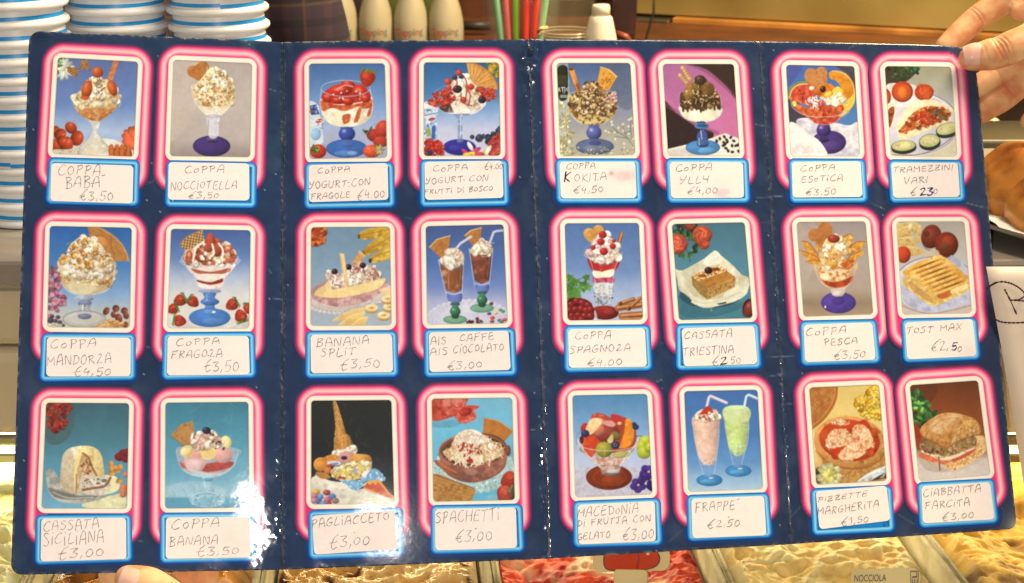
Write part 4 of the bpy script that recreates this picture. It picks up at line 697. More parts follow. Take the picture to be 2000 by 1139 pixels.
def art14(a):
    a.grad((110, (62, 106, 124)), (400, (74, 130, 150)), (600, (66, 128, 146)), (715, (60, 120, 134)))
    a.P([(170, 560), (400, 640), (560, 600), (560, 640), (400, 690), (200, 690)], (44, 96, 110), True, .6)
    a.leaves([(135, 120), (290, 115), (280, 300), (200, 320), (140, 250)], 40, 24, (50, 90, 48)); a.L([(215, 260), (232, 300), (245, 355)], 4, (40, 80, 60))
    def rose(x, y, r, c):
        a.E(x, y, r, r, np.array(c)*.8, 0, .4)
        for k in range(16): t = k*2.4; q = r*(1-k/17); a.E(x+math.cos(t)*q*.5, y+math.sin(t)*q*.5, q*.55, q*.42, np.array(c)*a.r.uniform(.8, 1.15), t*57, .5)
    rose(240, 128, 36, (150, 60, 40)); rose(318, 190, 60, (222, 88, 52)); rose(165, 245, 64, (214, 84, 56)); rose(330, 245, 34, (206, 74, 44))
    a.E(370, 560, 190, 80, (30, 64, 76), 0, .1, a=.8); a.E(390, 500, 200, 110, (206, 206, 176), 0, .1, a=.9); a.ring(390, 505, 200, 108, (96, 106, 100), 4, .7)
    cl = [(150, 400), (200, 405), (330, 335), (360, 310), (400, 285), (440, 320), (500, 370), (560, 430), (610, 460), (600, 530), (540, 590), (440, 620), (340, 640), (270, 610), (230, 560), (180, 530), (165, 460)]
    a.cloth(cl, (232, 224, 190), (206, 196, 160), 14); a.P([(330, 340), (400, 290), (440, 330), (420, 365), (350, 380)], (238, 232, 206), True); a.P([(250, 600), (330, 590), (440, 580), (560, 530), (600, 540), (540, 590), (400, 630), (310, 630)], (230, 220, 188), True); a.L([(210, 530), (270, 590), (340, 610), (440, 590), (560, 540)], 4, (176, 166, 130), .7); a.P([(410, 612), (470, 600), (465, 612), (425, 620)], (60, 70, 66))
    a.P([(220, 490), (260, 470), (300, 540), (330, 580), (260, 560)], (190, 180, 140), True, .8)
    a.P([(252, 440), (420, 372), (525, 450), (352, 520)], (196, 130, 50)); a.P([(252, 440), (420, 372), (475, 410), (300, 470), (270, 470)], (240, 210, 140), tex=((196, 110, 40), 12, .48, .6)); a.S([(270, 440), (420, 378), (470, 405), (310, 460)], 50, 2.5, 7, [(176, 84, 30), (250, 226, 170), (206, 130, 60)], .1); a.P([(300, 475), (470, 410), (525, 450), (352, 520)], (190, 122, 44), tex=((170, 104, 34), 14, .5, .7))
    a.P([(252, 440), (300, 478), (352, 520), (350, 588), (300, 548), (260, 500)], (150, 106, 50), col2=(150, 112, 50), tex=((176, 134, 70), 9, .5, .7)); a.P([(352, 520), (525, 450), (520, 510), (350, 590)], (190, 140, 66), tex=[((150, 100, 40), 9, .48, .62), ((214, 170, 96), 7, .6, .7)]); a.L([(350, 522), (525, 452)], 3, (220, 170, 90), .6)
    a.E(357, 408, 25, 22, (46, 18, 16), 0, .5, .4); a.E(405, 400, 24, 10, (120, 50, 20)); a.E(318, 440, 24, 10, (150, 70, 26))
    a.E(608, 640, 42, 60, (46, 24, 22), 15, .2); a.E(612, 645, 34, 50, (130, 40, 32), 15, .5, .3); a.ring(608, 640, 41, 58, (150, 120, 100), 4, .6)
def art15(a):
    a.grad((135, (150, 134, 130)), (400, (170, 152, 142)), (560, (172, 150, 130)), (640, (150, 124, 96)), (730, (172, 142, 112)))
    a.P([(135, 140), (300, 140), (250, 400), (170, 560), (140, 400)], (186, 164, 150), True, .5)
    for x, y, rx, ry, ro in ((318, 185, 44, 46, 10), (255, 220, 42, 40, 0)): a.E(x, y, rx, ry, (184, 108, 48), ro, .2)
    a.P([(218, 215), (265, 185), (310, 140), (355, 160), (360, 230), (320, 285), (255, 262)], (186, 110, 50), True, tex=((166, 92, 36), 14, .5, .8))
    for q in ([(175, 258), (220, 270), (275, 345), (290, 375), (230, 345), (185, 290)], [(158, 315), (210, 330), (300, 375), (290, 400), (220, 375)], [(195, 385), (260, 378), (340, 400), (300, 415)], [(262, 270), (300, 300), (300, 350), (275, 330)], [(465, 300), (520, 262), (572, 262), (550, 300), (480, 335)], [(440, 390), (480, 345), (540, 318), (562, 330), (520, 365), (460, 420)], [(420, 240), (470, 215), (492, 230), (480, 280), (440, 280)]): a.P(q, (222, 150, 40), True, col2=(196, 110, 24), tex=((240, 180, 80), 14, .5, .7)); a.L(q[:3], 5, (140, 60, 26), .7)
    a.P([(255, 400), (515, 400), (490, 480), (440, 545), (385, 552), (320, 535), (275, 480)], (206, 160, 110), True, .8); a.P([(300, 415), (470, 415), (440, 490), (360, 500), (290, 470)], (240, 210, 160), True, tex=((206, 110, 40), 22, .45, .6)); a.P([(290, 480), (350, 510), (430, 500), (495, 470), (470, 520), (400, 545), (330, 530)], (190, 66, 20), True, tex=((160, 44, 14), 18, .45, .7)); a.E(320, 480, 34, 22, (246, 220, 170), 20, .2)
    cr = [(290, 380), (295, 310), (330, 240), (400, 220), (450, 260), (470, 310), (440, 360), (410, 400), (340, 420)]
    a.cream(cr, 50, 10, 20, ((255, 240, 204), (246, 214, 150), (226, 170, 90), (255, 248, 226)), 20); a.S([(320, 340), (430, 330), (440, 400), (370, 430)], 20, 6, 13, [(226, 140, 40), (206, 110, 30), (240, 180, 90)], .3); a.lines([(300, 310), (460, 290), (420, 400), (330, 410)], 18, 36, 8, [(255, 248, 230), (226, 150, 70)], ang=70); a.S([(420, 400), (480, 370), (500, 410), (440, 430)], 14, 6, 12, [(206, 96, 30), (190, 76, 20)])
    a.E(372, 243, 38, 26, (150, 48, 26), 0, .5, .3); a.E(362, 398, 36, 14, (236, 170, 60), 0, .3)
    a.L([(252, 390), (275, 480), (320, 535), (385, 553), (445, 545), (490, 480), (520, 385)], 4, (230, 206, 180), .7); a.ring(385, 400, 133, 28, (222, 200, 176), 3, .5, 0, 180); a.ring(385, 452, 118, 22, (190, 130, 90), 3, .5, 0, 180)
    a.E(402, 638, 108, 66, (76, 52, 146), 0, .25); a.ring(402, 638, 106, 64, (56, 34, 110), 5); a.P([(355, 553), (440, 550), (432, 590), (405, 600), (370, 592)], (206, 184, 172), True); a.E(395, 585, 34, 16, (214, 196, 190), a=.8); a.E(400, 625, 40, 26, (60, 38, 106), a=.6); a.E(320, 665, 5, 9, (255, 220, 200))
def art16(a):
    a.grad((130, (172, 160, 142)), (300, (190, 180, 166)), (450, (196, 190, 196)), (710, (196, 184, 170)))
    for q in ([(125, 150), (250, 140), (262, 175), (130, 185)], [(128, 190), (230, 155), (250, 190), (240, 210), (140, 240)], [(135, 240), (235, 230), (245, 290), (140, 285)], [(180, 290), (270, 300), (290, 335), (200, 345)], [(260, 170), (280, 160), (275, 260), (255, 260)]): a.P(q, (232, 196, 120), True, col2=(214, 166, 84), tex=((190, 140, 66), 12, .52, .75)); a.L(q[:2], 4, (250, 226, 170), .8)
    a.E(215, 172, 12, 26, (246, 222, 160), 10); a.E(172, 340, 46, 52, (200, 56, 24), 0, .5); a.E(345, 228, 62, 74, (116, 40, 24), 15, .5); a.E(340, 210, 26, 30, (160, 60, 34), a=.5); a.E(440, 278, 72, 78, (122, 36, 18), 0, .5); a.E(450, 255, 40, 34, (176, 60, 20), a=.6); a.E(425, 290, 34, 24, (110, 60, 30), a=.7); a.E(318, 212, 16, 18, (64, 28, 20), a=.6); a.L([(290, 250), (310, 300), (380, 330)], 8, (70, 24, 16), .4); a.P([(290, 330), (380, 310), (390, 350), (300, 350)], (214, 190, 150), True, .8)
    a.E(370, 530, 260, 180, (206, 200, 212), 0, .05); a.ring(370, 530, 258, 178, (130, 96, 106), 5, .85); a.ring(370, 535, 246, 168, (226, 222, 230), 6, .6)
    a.P([(170, 470), (300, 380), (440, 370), (470, 342), (520, 380), (570, 430), (600, 560), (600, 640), (480, 660), (400, 690), (340, 690), (250, 690), (165, 600)], (196, 194, 214), True, tex=((170, 168, 192), 40, .5, .7)); a.lines([(180, 560), (260, 640), (500, 650), (590, 600)], 10, 60, 5, [(226, 224, 236), (160, 158, 184)], a=.6); a.P([(170, 640), (280, 690), (400, 690), (600, 640), (600, 710), (170, 710)], (206, 186, 170), True, .7); a.L([(165, 655), (280, 695), (400, 698), (600, 650)], 5, (140, 96, 100), .7)
    a.P([(168, 500), (185, 480), (260, 530), (345, 590), (580, 510), (575, 560), (460, 620), (350, 655), (240, 580), (180, 530)], (222, 176, 76), True, tex=((246, 216, 130), 16, .45, .65)); a.P([(210, 505), (300, 565), (345, 600), (350, 640), (230, 560)], (206, 140, 66), True, .8); a.P([(385, 590), (430, 570), (475, 560), (470, 590), (420, 612), (390, 605)], (206, 96, 40), True); a.P([(470, 560), (560, 520), (570, 545), (480, 580)], (246, 214, 140), True)
    top = [(172, 445), (240, 395), (380, 345), (420, 350), (500, 410), (578, 490), (540, 525), (380, 590), (340, 590), (250, 520), (180, 470)]
    a.P(top, (240, 180, 70), True, tex=[((250, 206, 110), 30, .45, .65), ((226, 150, 50), 12, .55, .75)])
    for n in range(7):
        p0 = np.array((206, 442))+n*np.array((26, 21.5)); p1 = p0+np.array((196, -74)); q0 = p0+(p1-p0)*.12; q1 = p0+(p1-p0)*.92
        a.L([p0, (p0+p1)/2, p1], 15, (226, 146, 46), .55); a.L([q0, (q0+q1)/2+(2, -1), q1], 10, (190, 100, 26), .6); b0 = p0+(p1-p0)*(.35+.06*(n % 2)); b1 = p0+(p1-p0)*.8
        a.L([b0, b1], 8, (108, 50, 12), .65 if n % 2 == 0 else .4); a.L([p0+(4, 12), (p0+p1)/2+(4, 12), p1+(4, 12)], 6, (254, 226, 140), .6)
    a.shade(top, .16)
    a.E(250, 480, 34, 18, (246, 206, 120), 20, .2, a=.7)
def art17(a):
    a.grad((112, (56, 96, 110)), (330, (66, 118, 134)), (520, (84, 146, 168)), (680, (100, 160, 186)), (775, (110, 172, 200)))
    a.P([(150, 120), (330, 115), (300, 330), (170, 360)], (70, 88, 84), True, .6)
    for x, y, r in ((185, 155, 48), (262, 150, 46), (230, 225, 56), (210, 250, 40)):
        a.S([(x-r, y-r*.5), (x, y-r), (x+r, y-r*.4), (x+r*.8, y+r*.6), (x, y+r), (x-r*.8, y+r*.6)], 34, 8, 16, [(150, 40, 32), (176, 56, 40), (120, 30, 26), (140, 60, 44)], .4)
    a.P([(160, 540), (200, 530), (250, 600), (350, 670), (540, 690), (500, 730), (380, 740), (260, 730), (190, 690), (165, 620)], (150, 150, 140), True, tex=((196, 190, 170), 40, .45, .65)); a.P([(175, 640), (240, 660), (360, 690), (480, 690), (420, 710), (280, 715), (200, 690)], (110, 104, 96), True, .8); a.L([(200, 670), (300, 705), (450, 700)], 6, (220, 210, 186), .8)
    a.P([(380, 745), (480, 715), (560, 690), (640, 680), (640, 765), (430, 768)], (232, 222, 170), True, tex=((206, 196, 150), 30, .5, .7))
    a.P([(245, 610), (252, 500), (268, 430), (310, 395), (380, 382), (450, 390), (495, 430), (512, 500), (512, 590), (440, 640), (340, 675), (265, 650)], (226, 204, 164), True, tex=((240, 222, 180), 50, .45, .7)); a.P([(245, 600), (255, 480), (275, 425), (310, 398), (330, 480), (335, 670), (270, 650)], (206, 184, 150), True, .8); a.P([(360, 395), (440, 390), (490, 430), (510, 500), (505, 580), (470, 590), (440, 500)], (244, 220, 140), True, .8)
    a.shade([(245, 610), (252, 500), (268, 430), (310, 395), (380, 382), (450, 390), (495, 430), (512, 500), (512, 590), (440, 640), (340, 675), (265, 650)], .22); a.P([(335, 500), (355, 430), (385, 405), (380, 470), (345, 560), (335, 672)], (246, 224, 130), True); a.P([(350, 660), (345, 560), (365, 480), (385, 430), (420, 450), (450, 520), (470, 570), (460, 620), (380, 670)], (196, 156, 104), True, tex=((222, 186, 136), 16, .45, .65)); a.L([(385, 428), (420, 455), (440, 510), (470, 565)], 12, (140, 76, 40), .8); a.L([(345, 560), (345, 670)], 10, (150, 96, 56), .7); a.S([(370, 450), (430, 480), (450, 560), (380, 560)], 18, 4, 9, [(160, 76, 40), (206, 120, 60), (120, 70, 40)], .3)
    a.P([(365, 650), (375, 580), (410, 560), (480, 570), (540, 560), (590, 580), (612, 620), (590, 665), (480, 690), (400, 680)], (206, 190, 166), True, tex=((230, 220, 196), 16, .45, .65)); a.P([(540, 565), (590, 575), (614, 620), (590, 665), (520, 680), (560, 630)], (240, 226, 166), True); a.L([(385, 655), (440, 645), (520, 630), (555, 580)], 16, (130, 66, 36), .8); a.S([(380, 590), (540, 580), (520, 630), (390, 640)], 22, 3, 8, [(150, 110, 80), (240, 232, 214), (120, 84, 60)], .3); a.E(517, 596, 16, 10, (84, 130, 76)); a.E(412, 590, 12, 8, (180, 100, 70))
    for x, y in ((560, 495), (575, 525), (600, 535), (615, 515), (563, 553), (590, 520), (610, 600), (560, 525)): a.E(x, y, 21, 16, (204, 140, 60), s_rot(a), .4)
    for x, y, r in ((640, 640, 26), (637, 665, 24), (632, 685, 20), (650, 560, 18)): a.E(x, y, r, r*.9, (206, 110, 70), 0, .4)
    for x, y in ((635, 430), (610, 450), (650, 460), (655, 425)): a.E(x, y, 30, 26, (120, 28, 36), 0, .4)
def art18(a):
    a.grad((110, (56, 120, 142)), (350, (74, 148, 172)), (560, (96, 164, 190)), (690, (150, 190, 206)), (705, (90, 158, 186)), (775, (84, 150, 180)))
    a.P([(130, 640), (300, 600), (480, 640), (480, 690), (130, 700)], (166, 200, 214), True, .6); a.lines([(140, 130), (640, 130), (640, 740), (140, 740)], 50, 80, 5, [(110, 176, 196), (60, 126, 150)], a=.25)
    a.P([(168, 315), (230, 250), (305, 228), (318, 310), (300, 375), (250, 382)], (190, 132, 70), tex=((168, 108, 50), 16, .5, .75)); a.L([(168, 318), (250, 385)], 6, (150, 90, 40), .7, False)
    a.P([(203, 400), (300, 390), (585, 400), (580, 460), (540, 520), (480, 560), (400, 575), (300, 555), (230, 510)], (190, 170, 180), True, .7, tex=((150, 180, 196), 40, .5, .7))
    a.P([(215, 480), (260, 500), (300, 555), (250, 530)], (196, 90, 80), True, .9); a.P([(340, 520), (400, 490), (520, 480), (560, 490), (500, 540), (400, 550)], (190, 70, 60), True, tex=((160, 60, 60), 20, .45, .7)); a.E(320, 470, 70, 80, (230, 176, 166), 0, .2); a.E(310, 440, 50, 30, (236, 160, 140), 0, .2, a=.7); a.E(490, 440, 62, 50, (222, 160, 150), 0, .3); a.E(310, 500, 44, 40, (226, 196, 196), 0, .1, a=.7)
    for x, y, rx, ry, ro in ((268, 412, 42, 32, -30), (510, 360, 34, 40, -10), (400, 415, 44, 40, 10)): a.E(x, y, rx, ry, (244, 214, 120), ro, .2); a.E(x-3, y-4, rx*.7, ry*.65, (252, 230, 160), ro, .1)
    a.P([(355, 410), (445, 400), (440, 450), (400, 470), (365, 455)], (240, 206, 120), True)
    a.cream([(305, 370), (330, 310), (380, 290), (440, 295), (480, 340), (480, 380), (400, 390), (320, 400)], 36, 10, 20, ((252, 226, 200), (240, 200, 176), (214, 160, 140), (255, 240, 222)), 18); a.L([(325, 395), (345, 340), (370, 310)], 10, (180, 120, 110), .7); a.S([(420, 300), (500, 390), (450, 420), (400, 330)], 12, 4, 8, [(110, 56, 50), (90, 40, 44)], .3); a.E(390, 288, 26, 22, (40, 34, 60), 0, .5, .4)
    a.E(300, 330, 8, 30, (250, 236, 220), 10); a.ring(393, 420, 190, 42, (190, 200, 206), 4, .5); a.L([(203, 410), (230, 510), (300, 558), (400, 578), (490, 558), (560, 500), (586, 410)], 4, (214, 222, 226), .6); a.P([(240, 520), (400, 545), (540, 520), (470, 570), (310, 570)], (206, 214, 216), True, .55)
    a.P([(365, 575), (430, 575), (420, 620), (440, 670), (350, 670), (372, 620)], (150, 190, 206), True, .8, cyl=.2); a.L([(375, 580), (380, 640)], 6, (206, 222, 230), .8); a.E(400, 592, 30, 12, (70, 130, 160), a=.7)
    a.E(395, 715, 110, 46, (150, 190, 206), 0, .1, a=.6); a.ring(395, 715, 108, 44, (206, 224, 232), 4, .7); a.ring(390, 705, 70, 28, (60, 110, 136), 5, .6, 180, 360); a.lines([(290, 690), (500, 690), (470, 750), (320, 750)], 26, 26, 4, [(226, 238, 244), (80, 136, 160)], a=.7)
def art19(a):
    a.grad((98, (38, 40, 38)), (400, (32, 36, 38)), (600, (38, 44, 50)), (745, (70, 66, 60)))
    a.lines([(150, 120), (640, 110), (655, 600), (420, 500), (160, 500)], 45, 50, 7, [(84, 88, 84), (24, 26, 26)], a=.25)
    a.P([(150, 590), (220, 580), (400, 650), (560, 640), (665, 700), (665, 760), (140, 760)], (226, 216, 190), True, tex=((196, 184, 160), 50, .5, .7)); a.P([(170, 640), (330, 690), (300, 750), (160, 750)], (206, 200, 184), True, .7)
    a.P([(285, 110), (302, 102), (330, 180), (362, 290), (372, 320), (300, 325), (300, 250)], (214, 150, 70), True, cyl=.4, tex=((180, 116, 46), 8, .5, .7), hatch=[(30, 15, .9), (150, 15, .9)])
    a.P([(300, 320), (372, 312), (400, 350), (412, 395), (380, 412), (300, 418), (292, 370)], (206, 140, 64), True, cyl=.4, tex=((176, 110, 44), 10, .5, .7)); [a.L([(312+k*20, 330), (308+k*23, 408)], 4, (160, 96, 36), .6) for k in range(5)]; a.L([(295, 415), (350, 420), (412, 398)], 9, (226, 168, 90))
    a.P([(175, 560), (230, 590), (400, 610), (520, 560), (530, 590), (440, 650), (340, 665), (220, 640)], (240, 228, 206), True, tex=((214, 200, 176), 30, .5, .7))
    a.cream([(285, 430), (320, 412), (420, 390), (435, 420), (400, 440), (320, 450)], 22, 8, 15); a.E(372, 465, 56, 50, (206, 140, 130), 0, .3); a.E(355, 457, 20, 12, (50, 34, 50)); a.E(408, 483, 18, 11, (206, 50, 50), 10, .4); a.E(430, 440, 10, 8, (240, 190, 170))
    a.E(210, 498, 44, 44, (226, 144, 50), 0, .4); a.ring(205, 492, 24, 24, (180, 100, 30), 5, .6); a.P([(215, 470), (260, 440), (310, 440), (320, 470), (270, 490)], (230, 150, 56), True, tex=((206, 110, 40), 12, .45, .7)); a.P([(395, 440), (440, 432), (515, 445), (518, 490), (480, 500), (400, 470)], (226, 158, 70), True, cyl=.2, tex=((196, 120, 46), 12, .5, .75)); a.E(506, 468, 12, 24, (190, 110, 40), 10); a.P([(180, 545), (240, 550), (270, 580), (210, 585)], (206, 130, 54), True, hatch=[(40, 12, .8)])
    a.P([(255, 480), (320, 478), (330, 500), (260, 505)], (226, 222, 222), True); a.P([(260, 497), (310, 485), (318, 497), (270, 510)], (120, 140, 190), True); a.E(265, 505, 16, 10, (190, 60, 50)); a.E(255, 535, 26, 22, (206, 110, 50))
    a.cream([(270, 550), (310, 510), (400, 490), (510, 490), (520, 540), (440, 590), (330, 590)], 48, 10, 20, ((252, 236, 180), (244, 214, 130), (222, 176, 84), (255, 246, 210)), 14)
    for q in ([(345, 560), (365, 520), (385, 565)], [(450, 545), (455, 500), (490, 520)], [(400, 570), (410, 540), (430, 575)], [(310, 560), (330, 530), (345, 560)]): a.P(q, (226, 200, 70))
    for q in ([(400, 540), (440, 530)], [(420, 510), (425, 565)]): a.L(q, 11, (150, 160, 190))
    for x, y in ((330, 578), (465, 565), (350, 582)): a.E(x, y, 14, 9, (170, 60, 40))
    a.P([(460, 560), (500, 530), (510, 545), (480, 575)], (240, 234, 226), True)
    bow = [(330, 600), (400, 595), (470, 590), (520, 530), (560, 528), (600, 570), (605, 600), (540, 600), (490, 610), (450, 650), (410, 658), (370, 625)]
    a.P(bow, (104, 160, 200), True, tex=((126, 178, 212), 20, .5, .7)); a.S(bow, 34, 4, 5.5, [(230, 238, 244)], 0); a.E(478, 595, 22, 18, (110, 164, 204), 0, .4)
    a.P([(470, 650), (500, 600), (575, 595), (660, 705), (650, 715)], (236, 160, 40)); [a.P([(480+k*34, 640-k*6), (494+k*34, 612-k*4), (650, 700), (640, 706)], (206, 70, 40)) for k in range(3)]; a.L([(470, 652), (560, 690), (655, 718)], 9, (206, 214, 210))
    a.P([(420, 690), (560, 700), (560, 738), (400, 740)], (206, 196, 170), True, .6)
    for x, y, c in ((183, 668, (214, 160, 50)), (247, 672, (170, 56, 60)), (205, 698, (90, 130, 190)), (282, 696, (76, 120, 180)), (252, 715, (196, 80, 110)), (168, 692, (196, 110, 130)), (195, 725, (70, 110, 150)), (255, 737, (160, 60, 60)), (300, 722, (150, 110, 100)), (168, 722, (180, 120, 150)), (225, 740, (96, 130, 170))): a.E(x, y, 23, 18, c, 0, .5, .25)
def art20(a):
    a.grad((118, (112, 180, 206)), (300, (104, 186, 216)), (500, (96, 180, 210)), (760, (90, 176, 206)))
    a.P([(135, 270), (250, 255), (330, 270), (260, 300), (150, 300)], (84, 150, 176), True, .7)
    a.P([(135, 120), (345, 118), (350, 150), (320, 200), (250, 240), (135, 255)], (206, 76, 56), True, tex=((180, 50, 36), 30, .45, .7)); a.P([(210, 130), (330, 125), (345, 150), (300, 200), (240, 225), (215, 180)], (226, 120, 100), True, tex=((206, 80, 60), 26, .45, .7)); a.P([(270, 190), (340, 165), (430, 170), (400, 200), (410, 245), (330, 278), (280, 240)], (204, 66, 48), True, tex=((226, 110, 90), 22, .5, .7)); a.E(345, 205, 40, 26, (170, 40, 30), -20, .4); a.lines([(150, 140), (320, 140), (300, 220), (150, 230)], 12, 60, 5, [(240, 150, 130), (150, 36, 28)], a=.6)
    a.doily(400, 560, 255, 140, (176, 206, 200), (96, 160, 180)); a.S([(150, 480), (640, 460), (640, 640), (440, 700), (200, 620)], 170, 4, 7, [(110, 170, 186), (226, 232, 220)], 0)
    a.P([(140, 590), (300, 640), (400, 680), (390, 730), (360, 760), (140, 765)], (190, 130, 60), True, tex=((160, 96, 36), 16, .5, .75)); [a.L([(145, 610+k*24), (280, 655+k*22), (390, 690+k*18)], 3, (140, 84, 30), .5) for k in range(6)]; a.L([(145, 592), (300, 642), (398, 678)], 6, (110, 60, 30), .7)
    a.E(520, 740, 55, 26, (110, 180, 200), 0, .1)
    a.P([(458, 242), (550, 262), (640, 325), (560, 418), (480, 380), (452, 330)], (190, 112, 42), tex=((172, 96, 34), 18, .5, .8)); a.L([(458, 242), (550, 262), (640, 325)], 6, (214, 146, 76), 1, False)
    a.E(390, 445, 212, 110, (120, 66, 44), -6, .2)
    a.P([(180, 430), (200, 470), (300, 525), (420, 535), (540, 500), (600, 430), (590, 540), (530, 600), (440, 635), (350, 640), (260, 610), (200, 550)], (150, 84, 62), True, col2=(126, 72, 60), tex=((176, 106, 84), 40, .45, .7)); a.E(390, 442, 192, 92, (96, 50, 34), -6, .2); a.ring(390, 445, 208, 102, (176, 106, 76), 7, .8)
    a.P([(155, 505), (200, 510), (290, 575), (295, 600), (240, 590), (165, 530)], (160, 84, 50), True, cyl=.2); a.L([(175, 510), (230, 550), (290, 580)], 8, (206, 130, 90), .8); a.E(608, 445, 16, 34, (130, 66, 46), 0, .4); a.E(380, 575, 40, 20, (206, 150, 136), 0, 0, a=.4)
    pa = [(205, 450), (260, 420), (280, 380), (340, 350), (440, 360), (500, 390), (570, 440), (560, 480), (450, 515), (330, 520), (240, 490)]
    a.P(pa, (226, 190, 140), True); a.lines(pa, 170, 60, 7, [(250, 226, 184), (226, 186, 134), (196, 146, 96), (255, 240, 210)], ang=70)
    sa = [(270, 430), (290, 360), (350, 390), (420, 400), (440, 480), (430, 520), (340, 515), (320, 470)]
    a.S(sa, 34, 8, 17, [(170, 36, 30), (190, 56, 44), (150, 26, 24)], .3); a.lines(sa, 30, 44, 7, [(250, 226, 190), (240, 206, 170)], ang=80)
    ch = [(272, 420), (280, 360), (320, 325), (380, 312), (440, 335), (490, 385), (440, 400), (400, 420), (350, 395)]
    a.P(ch, (246, 220, 186), True, tex=((255, 240, 214), 16, .4, .6)); a.S(ch, 120, 4, 9, [(250, 228, 196), (236, 200, 164), (255, 244, 224), (222, 176, 140)], .3); a.S([(290, 400), (440, 390), (440, 420), (300, 430)], 20, 3, 7, [(180, 50, 40)], .2)
    a.straw_berry(618, 625, 58, 60, (196, 50, 34), None); a.straw_berry(590, 712, 60, 20, (206, 66, 48), None); a.leaves([(610, 680), (655, 670), (650, 740), (635, 740)], 8, 18, (110, 120, 80))
def art21(a):
    a.grad((128, (70, 128, 176)), (350, (120, 160, 206)), (500, (176, 190, 222)), (600, (190, 192, 216)), (770, (190, 182, 190)))
    a.P([(150, 610), (300, 570), (520, 580), (650, 640), (650, 770), (160, 770)], (184, 176, 190), True, .7, tex=((206, 200, 212), 14, .45, .65))
    a.E(376, 640, 142, 78, (128, 42, 18), 0, .25); a.ring(376, 640, 140, 76, (90, 24, 10), 5); a.E(390, 600, 70, 30, (176, 84, 40), a=.5); a.E(400, 660, 70, 34, (160, 60, 22), a=.6); a.ring(380, 640, 100, 50, (170, 76, 36), 5, .5)
    a.P([(190, 440), (540, 430), (500, 500), (440, 560), (440, 600), (400, 620), (340, 615), (320, 580), (260, 530)], (206, 186, 176), True, .75, tex=((150, 110, 90), 20, .5, .7)); a.E(385, 612, 56, 20, (150, 120, 104)); a.E(390, 622, 46, 12, (110, 90, 90)); a.E(400, 605, 40, 12, (206, 196, 190), a=.8)
    a.P([(270, 530), (380, 520), (500, 510), (450, 555), (380, 565), (300, 560)], (206, 130, 96), True, .8, tex=((230, 206, 190), 12, .45, .6)); [a.ring(380, 535+k*14, 100-k*14, 16, (226, 206, 196), 4, .6, 0, 180) for k in range(4)]
    a.P([(205, 370), (250, 310), (280, 250), (340, 250), (400, 280), (470, 270), (530, 320), (545, 400), (520, 460), (400, 490), (280, 480), (220, 440)], (170, 60, 40), True)
    a.P([(265, 275), (285, 246), (350, 262), (410, 300), (380, 325), (300, 300)], (196, 62, 48), True, tex=((226, 120, 96), 16, .5, .7)); a.P([(388, 252), (440, 258), (470, 285), (430, 310), (395, 290)], (190, 44, 40), True); a.E(440, 308, 14, 10, (240, 190, 120)); a.E(225, 335, 24, 30, (170, 44, 36), 20, .4)
    a.E(365, 370, 78, 56, (140, 52, 40), 0, .4, .1); a.E(310, 345, 34, 40, (206, 110, 84), 20, .3); a.P([(320, 300), (380, 290), (415, 310), (400, 330), (350, 318)], (222, 150, 130), True)
    a.P([(230, 345), (265, 280), (325, 278), (330, 305), (280, 365), (255, 375)], (244, 196, 130), True, tex=((250, 216, 160), 20, .45, .7)); a.P([(475, 290), (500, 280), (528, 330), (525, 410), (490, 455), (440, 460), (450, 420), (470, 360)], (236, 132, 26), True, cyl=.15, tex=((246, 160, 50), 24, .45, .7)); a.L([(478, 292), (460, 390), (440, 445)], 8, (206, 80, 30), .7)
    a.P([(195, 410), (240, 378), (300, 400), (315, 440), (285, 490), (265, 520), (230, 490), (215, 450)], (206, 56, 26), True, tex=((226, 80, 40), 24, .45, .7)); a.P([(195, 395), (215, 385), (215, 430), (196, 425)], (80, 30, 30), True)
    a.E(345, 470, 52, 48, (156, 146, 40), 0, .5, .2); a.L([(350, 430), (348, 510)], 8, (196, 186, 90), .5); a.E(415, 385, 34, 26, (120, 96, 40), 20, .4); a.E(450, 500, 54, 22, (176, 166, 90), -5, .3); a.P([(365, 410), (395, 375), (400, 420), (375, 430)], (206, 190, 110), True)
    for x, y, r in ((228, 370, 26), (415, 442, 27), (540, 330, 20), (530, 312, 14)): a.E(x, y, r, r*.88, (44, 44, 84), 0, .5, .2)
    a.ring(415, 442, 10, 8, (120, 130, 170), 4, .8)
    a.L([(178, 400), (200, 450), (270, 530), (325, 585)], 5, (222, 220, 226), .8); a.L([(560, 390), (530, 450), (470, 530), (440, 590)], 5, (230, 226, 226), .8); a.ring(368, 425, 190, 52, (222, 216, 220), 5, .75, -10, 190); a.L([(178, 440), (176, 390), (200, 350)], 6, (110, 100, 110), .6)
    a.L([(535, 390), (570, 385), (600, 395)], 4, (90, 70, 50)); 
    for x, y, rx, ry in ((605, 425, 48, 40), (575, 450, 28, 36), (590, 490, 42, 36), (625, 455, 26, 34)): a.E(x, y, rx, ry, (172, 182, 40), 20, .4, .25)
    for x, y, r in ((555, 690, 52), (615, 610, 54), (590, 640, 36), (640, 690, 40)):
        for k in range(5): t = math.radians(k*72+20); a.E(x+math.cos(t)*r*.5, y+math.sin(t)*r*.5, r*.48, r*.42, np.array((66, 38, 130))*a.r.uniform(.8, 1.1), 0, .4)
    a.E(557, 688, 8, 7, (226, 170, 110)); a.E(622, 606, 7, 7, (230, 180, 120)); a.E(630, 690, 20, 30, (40, 20, 84))
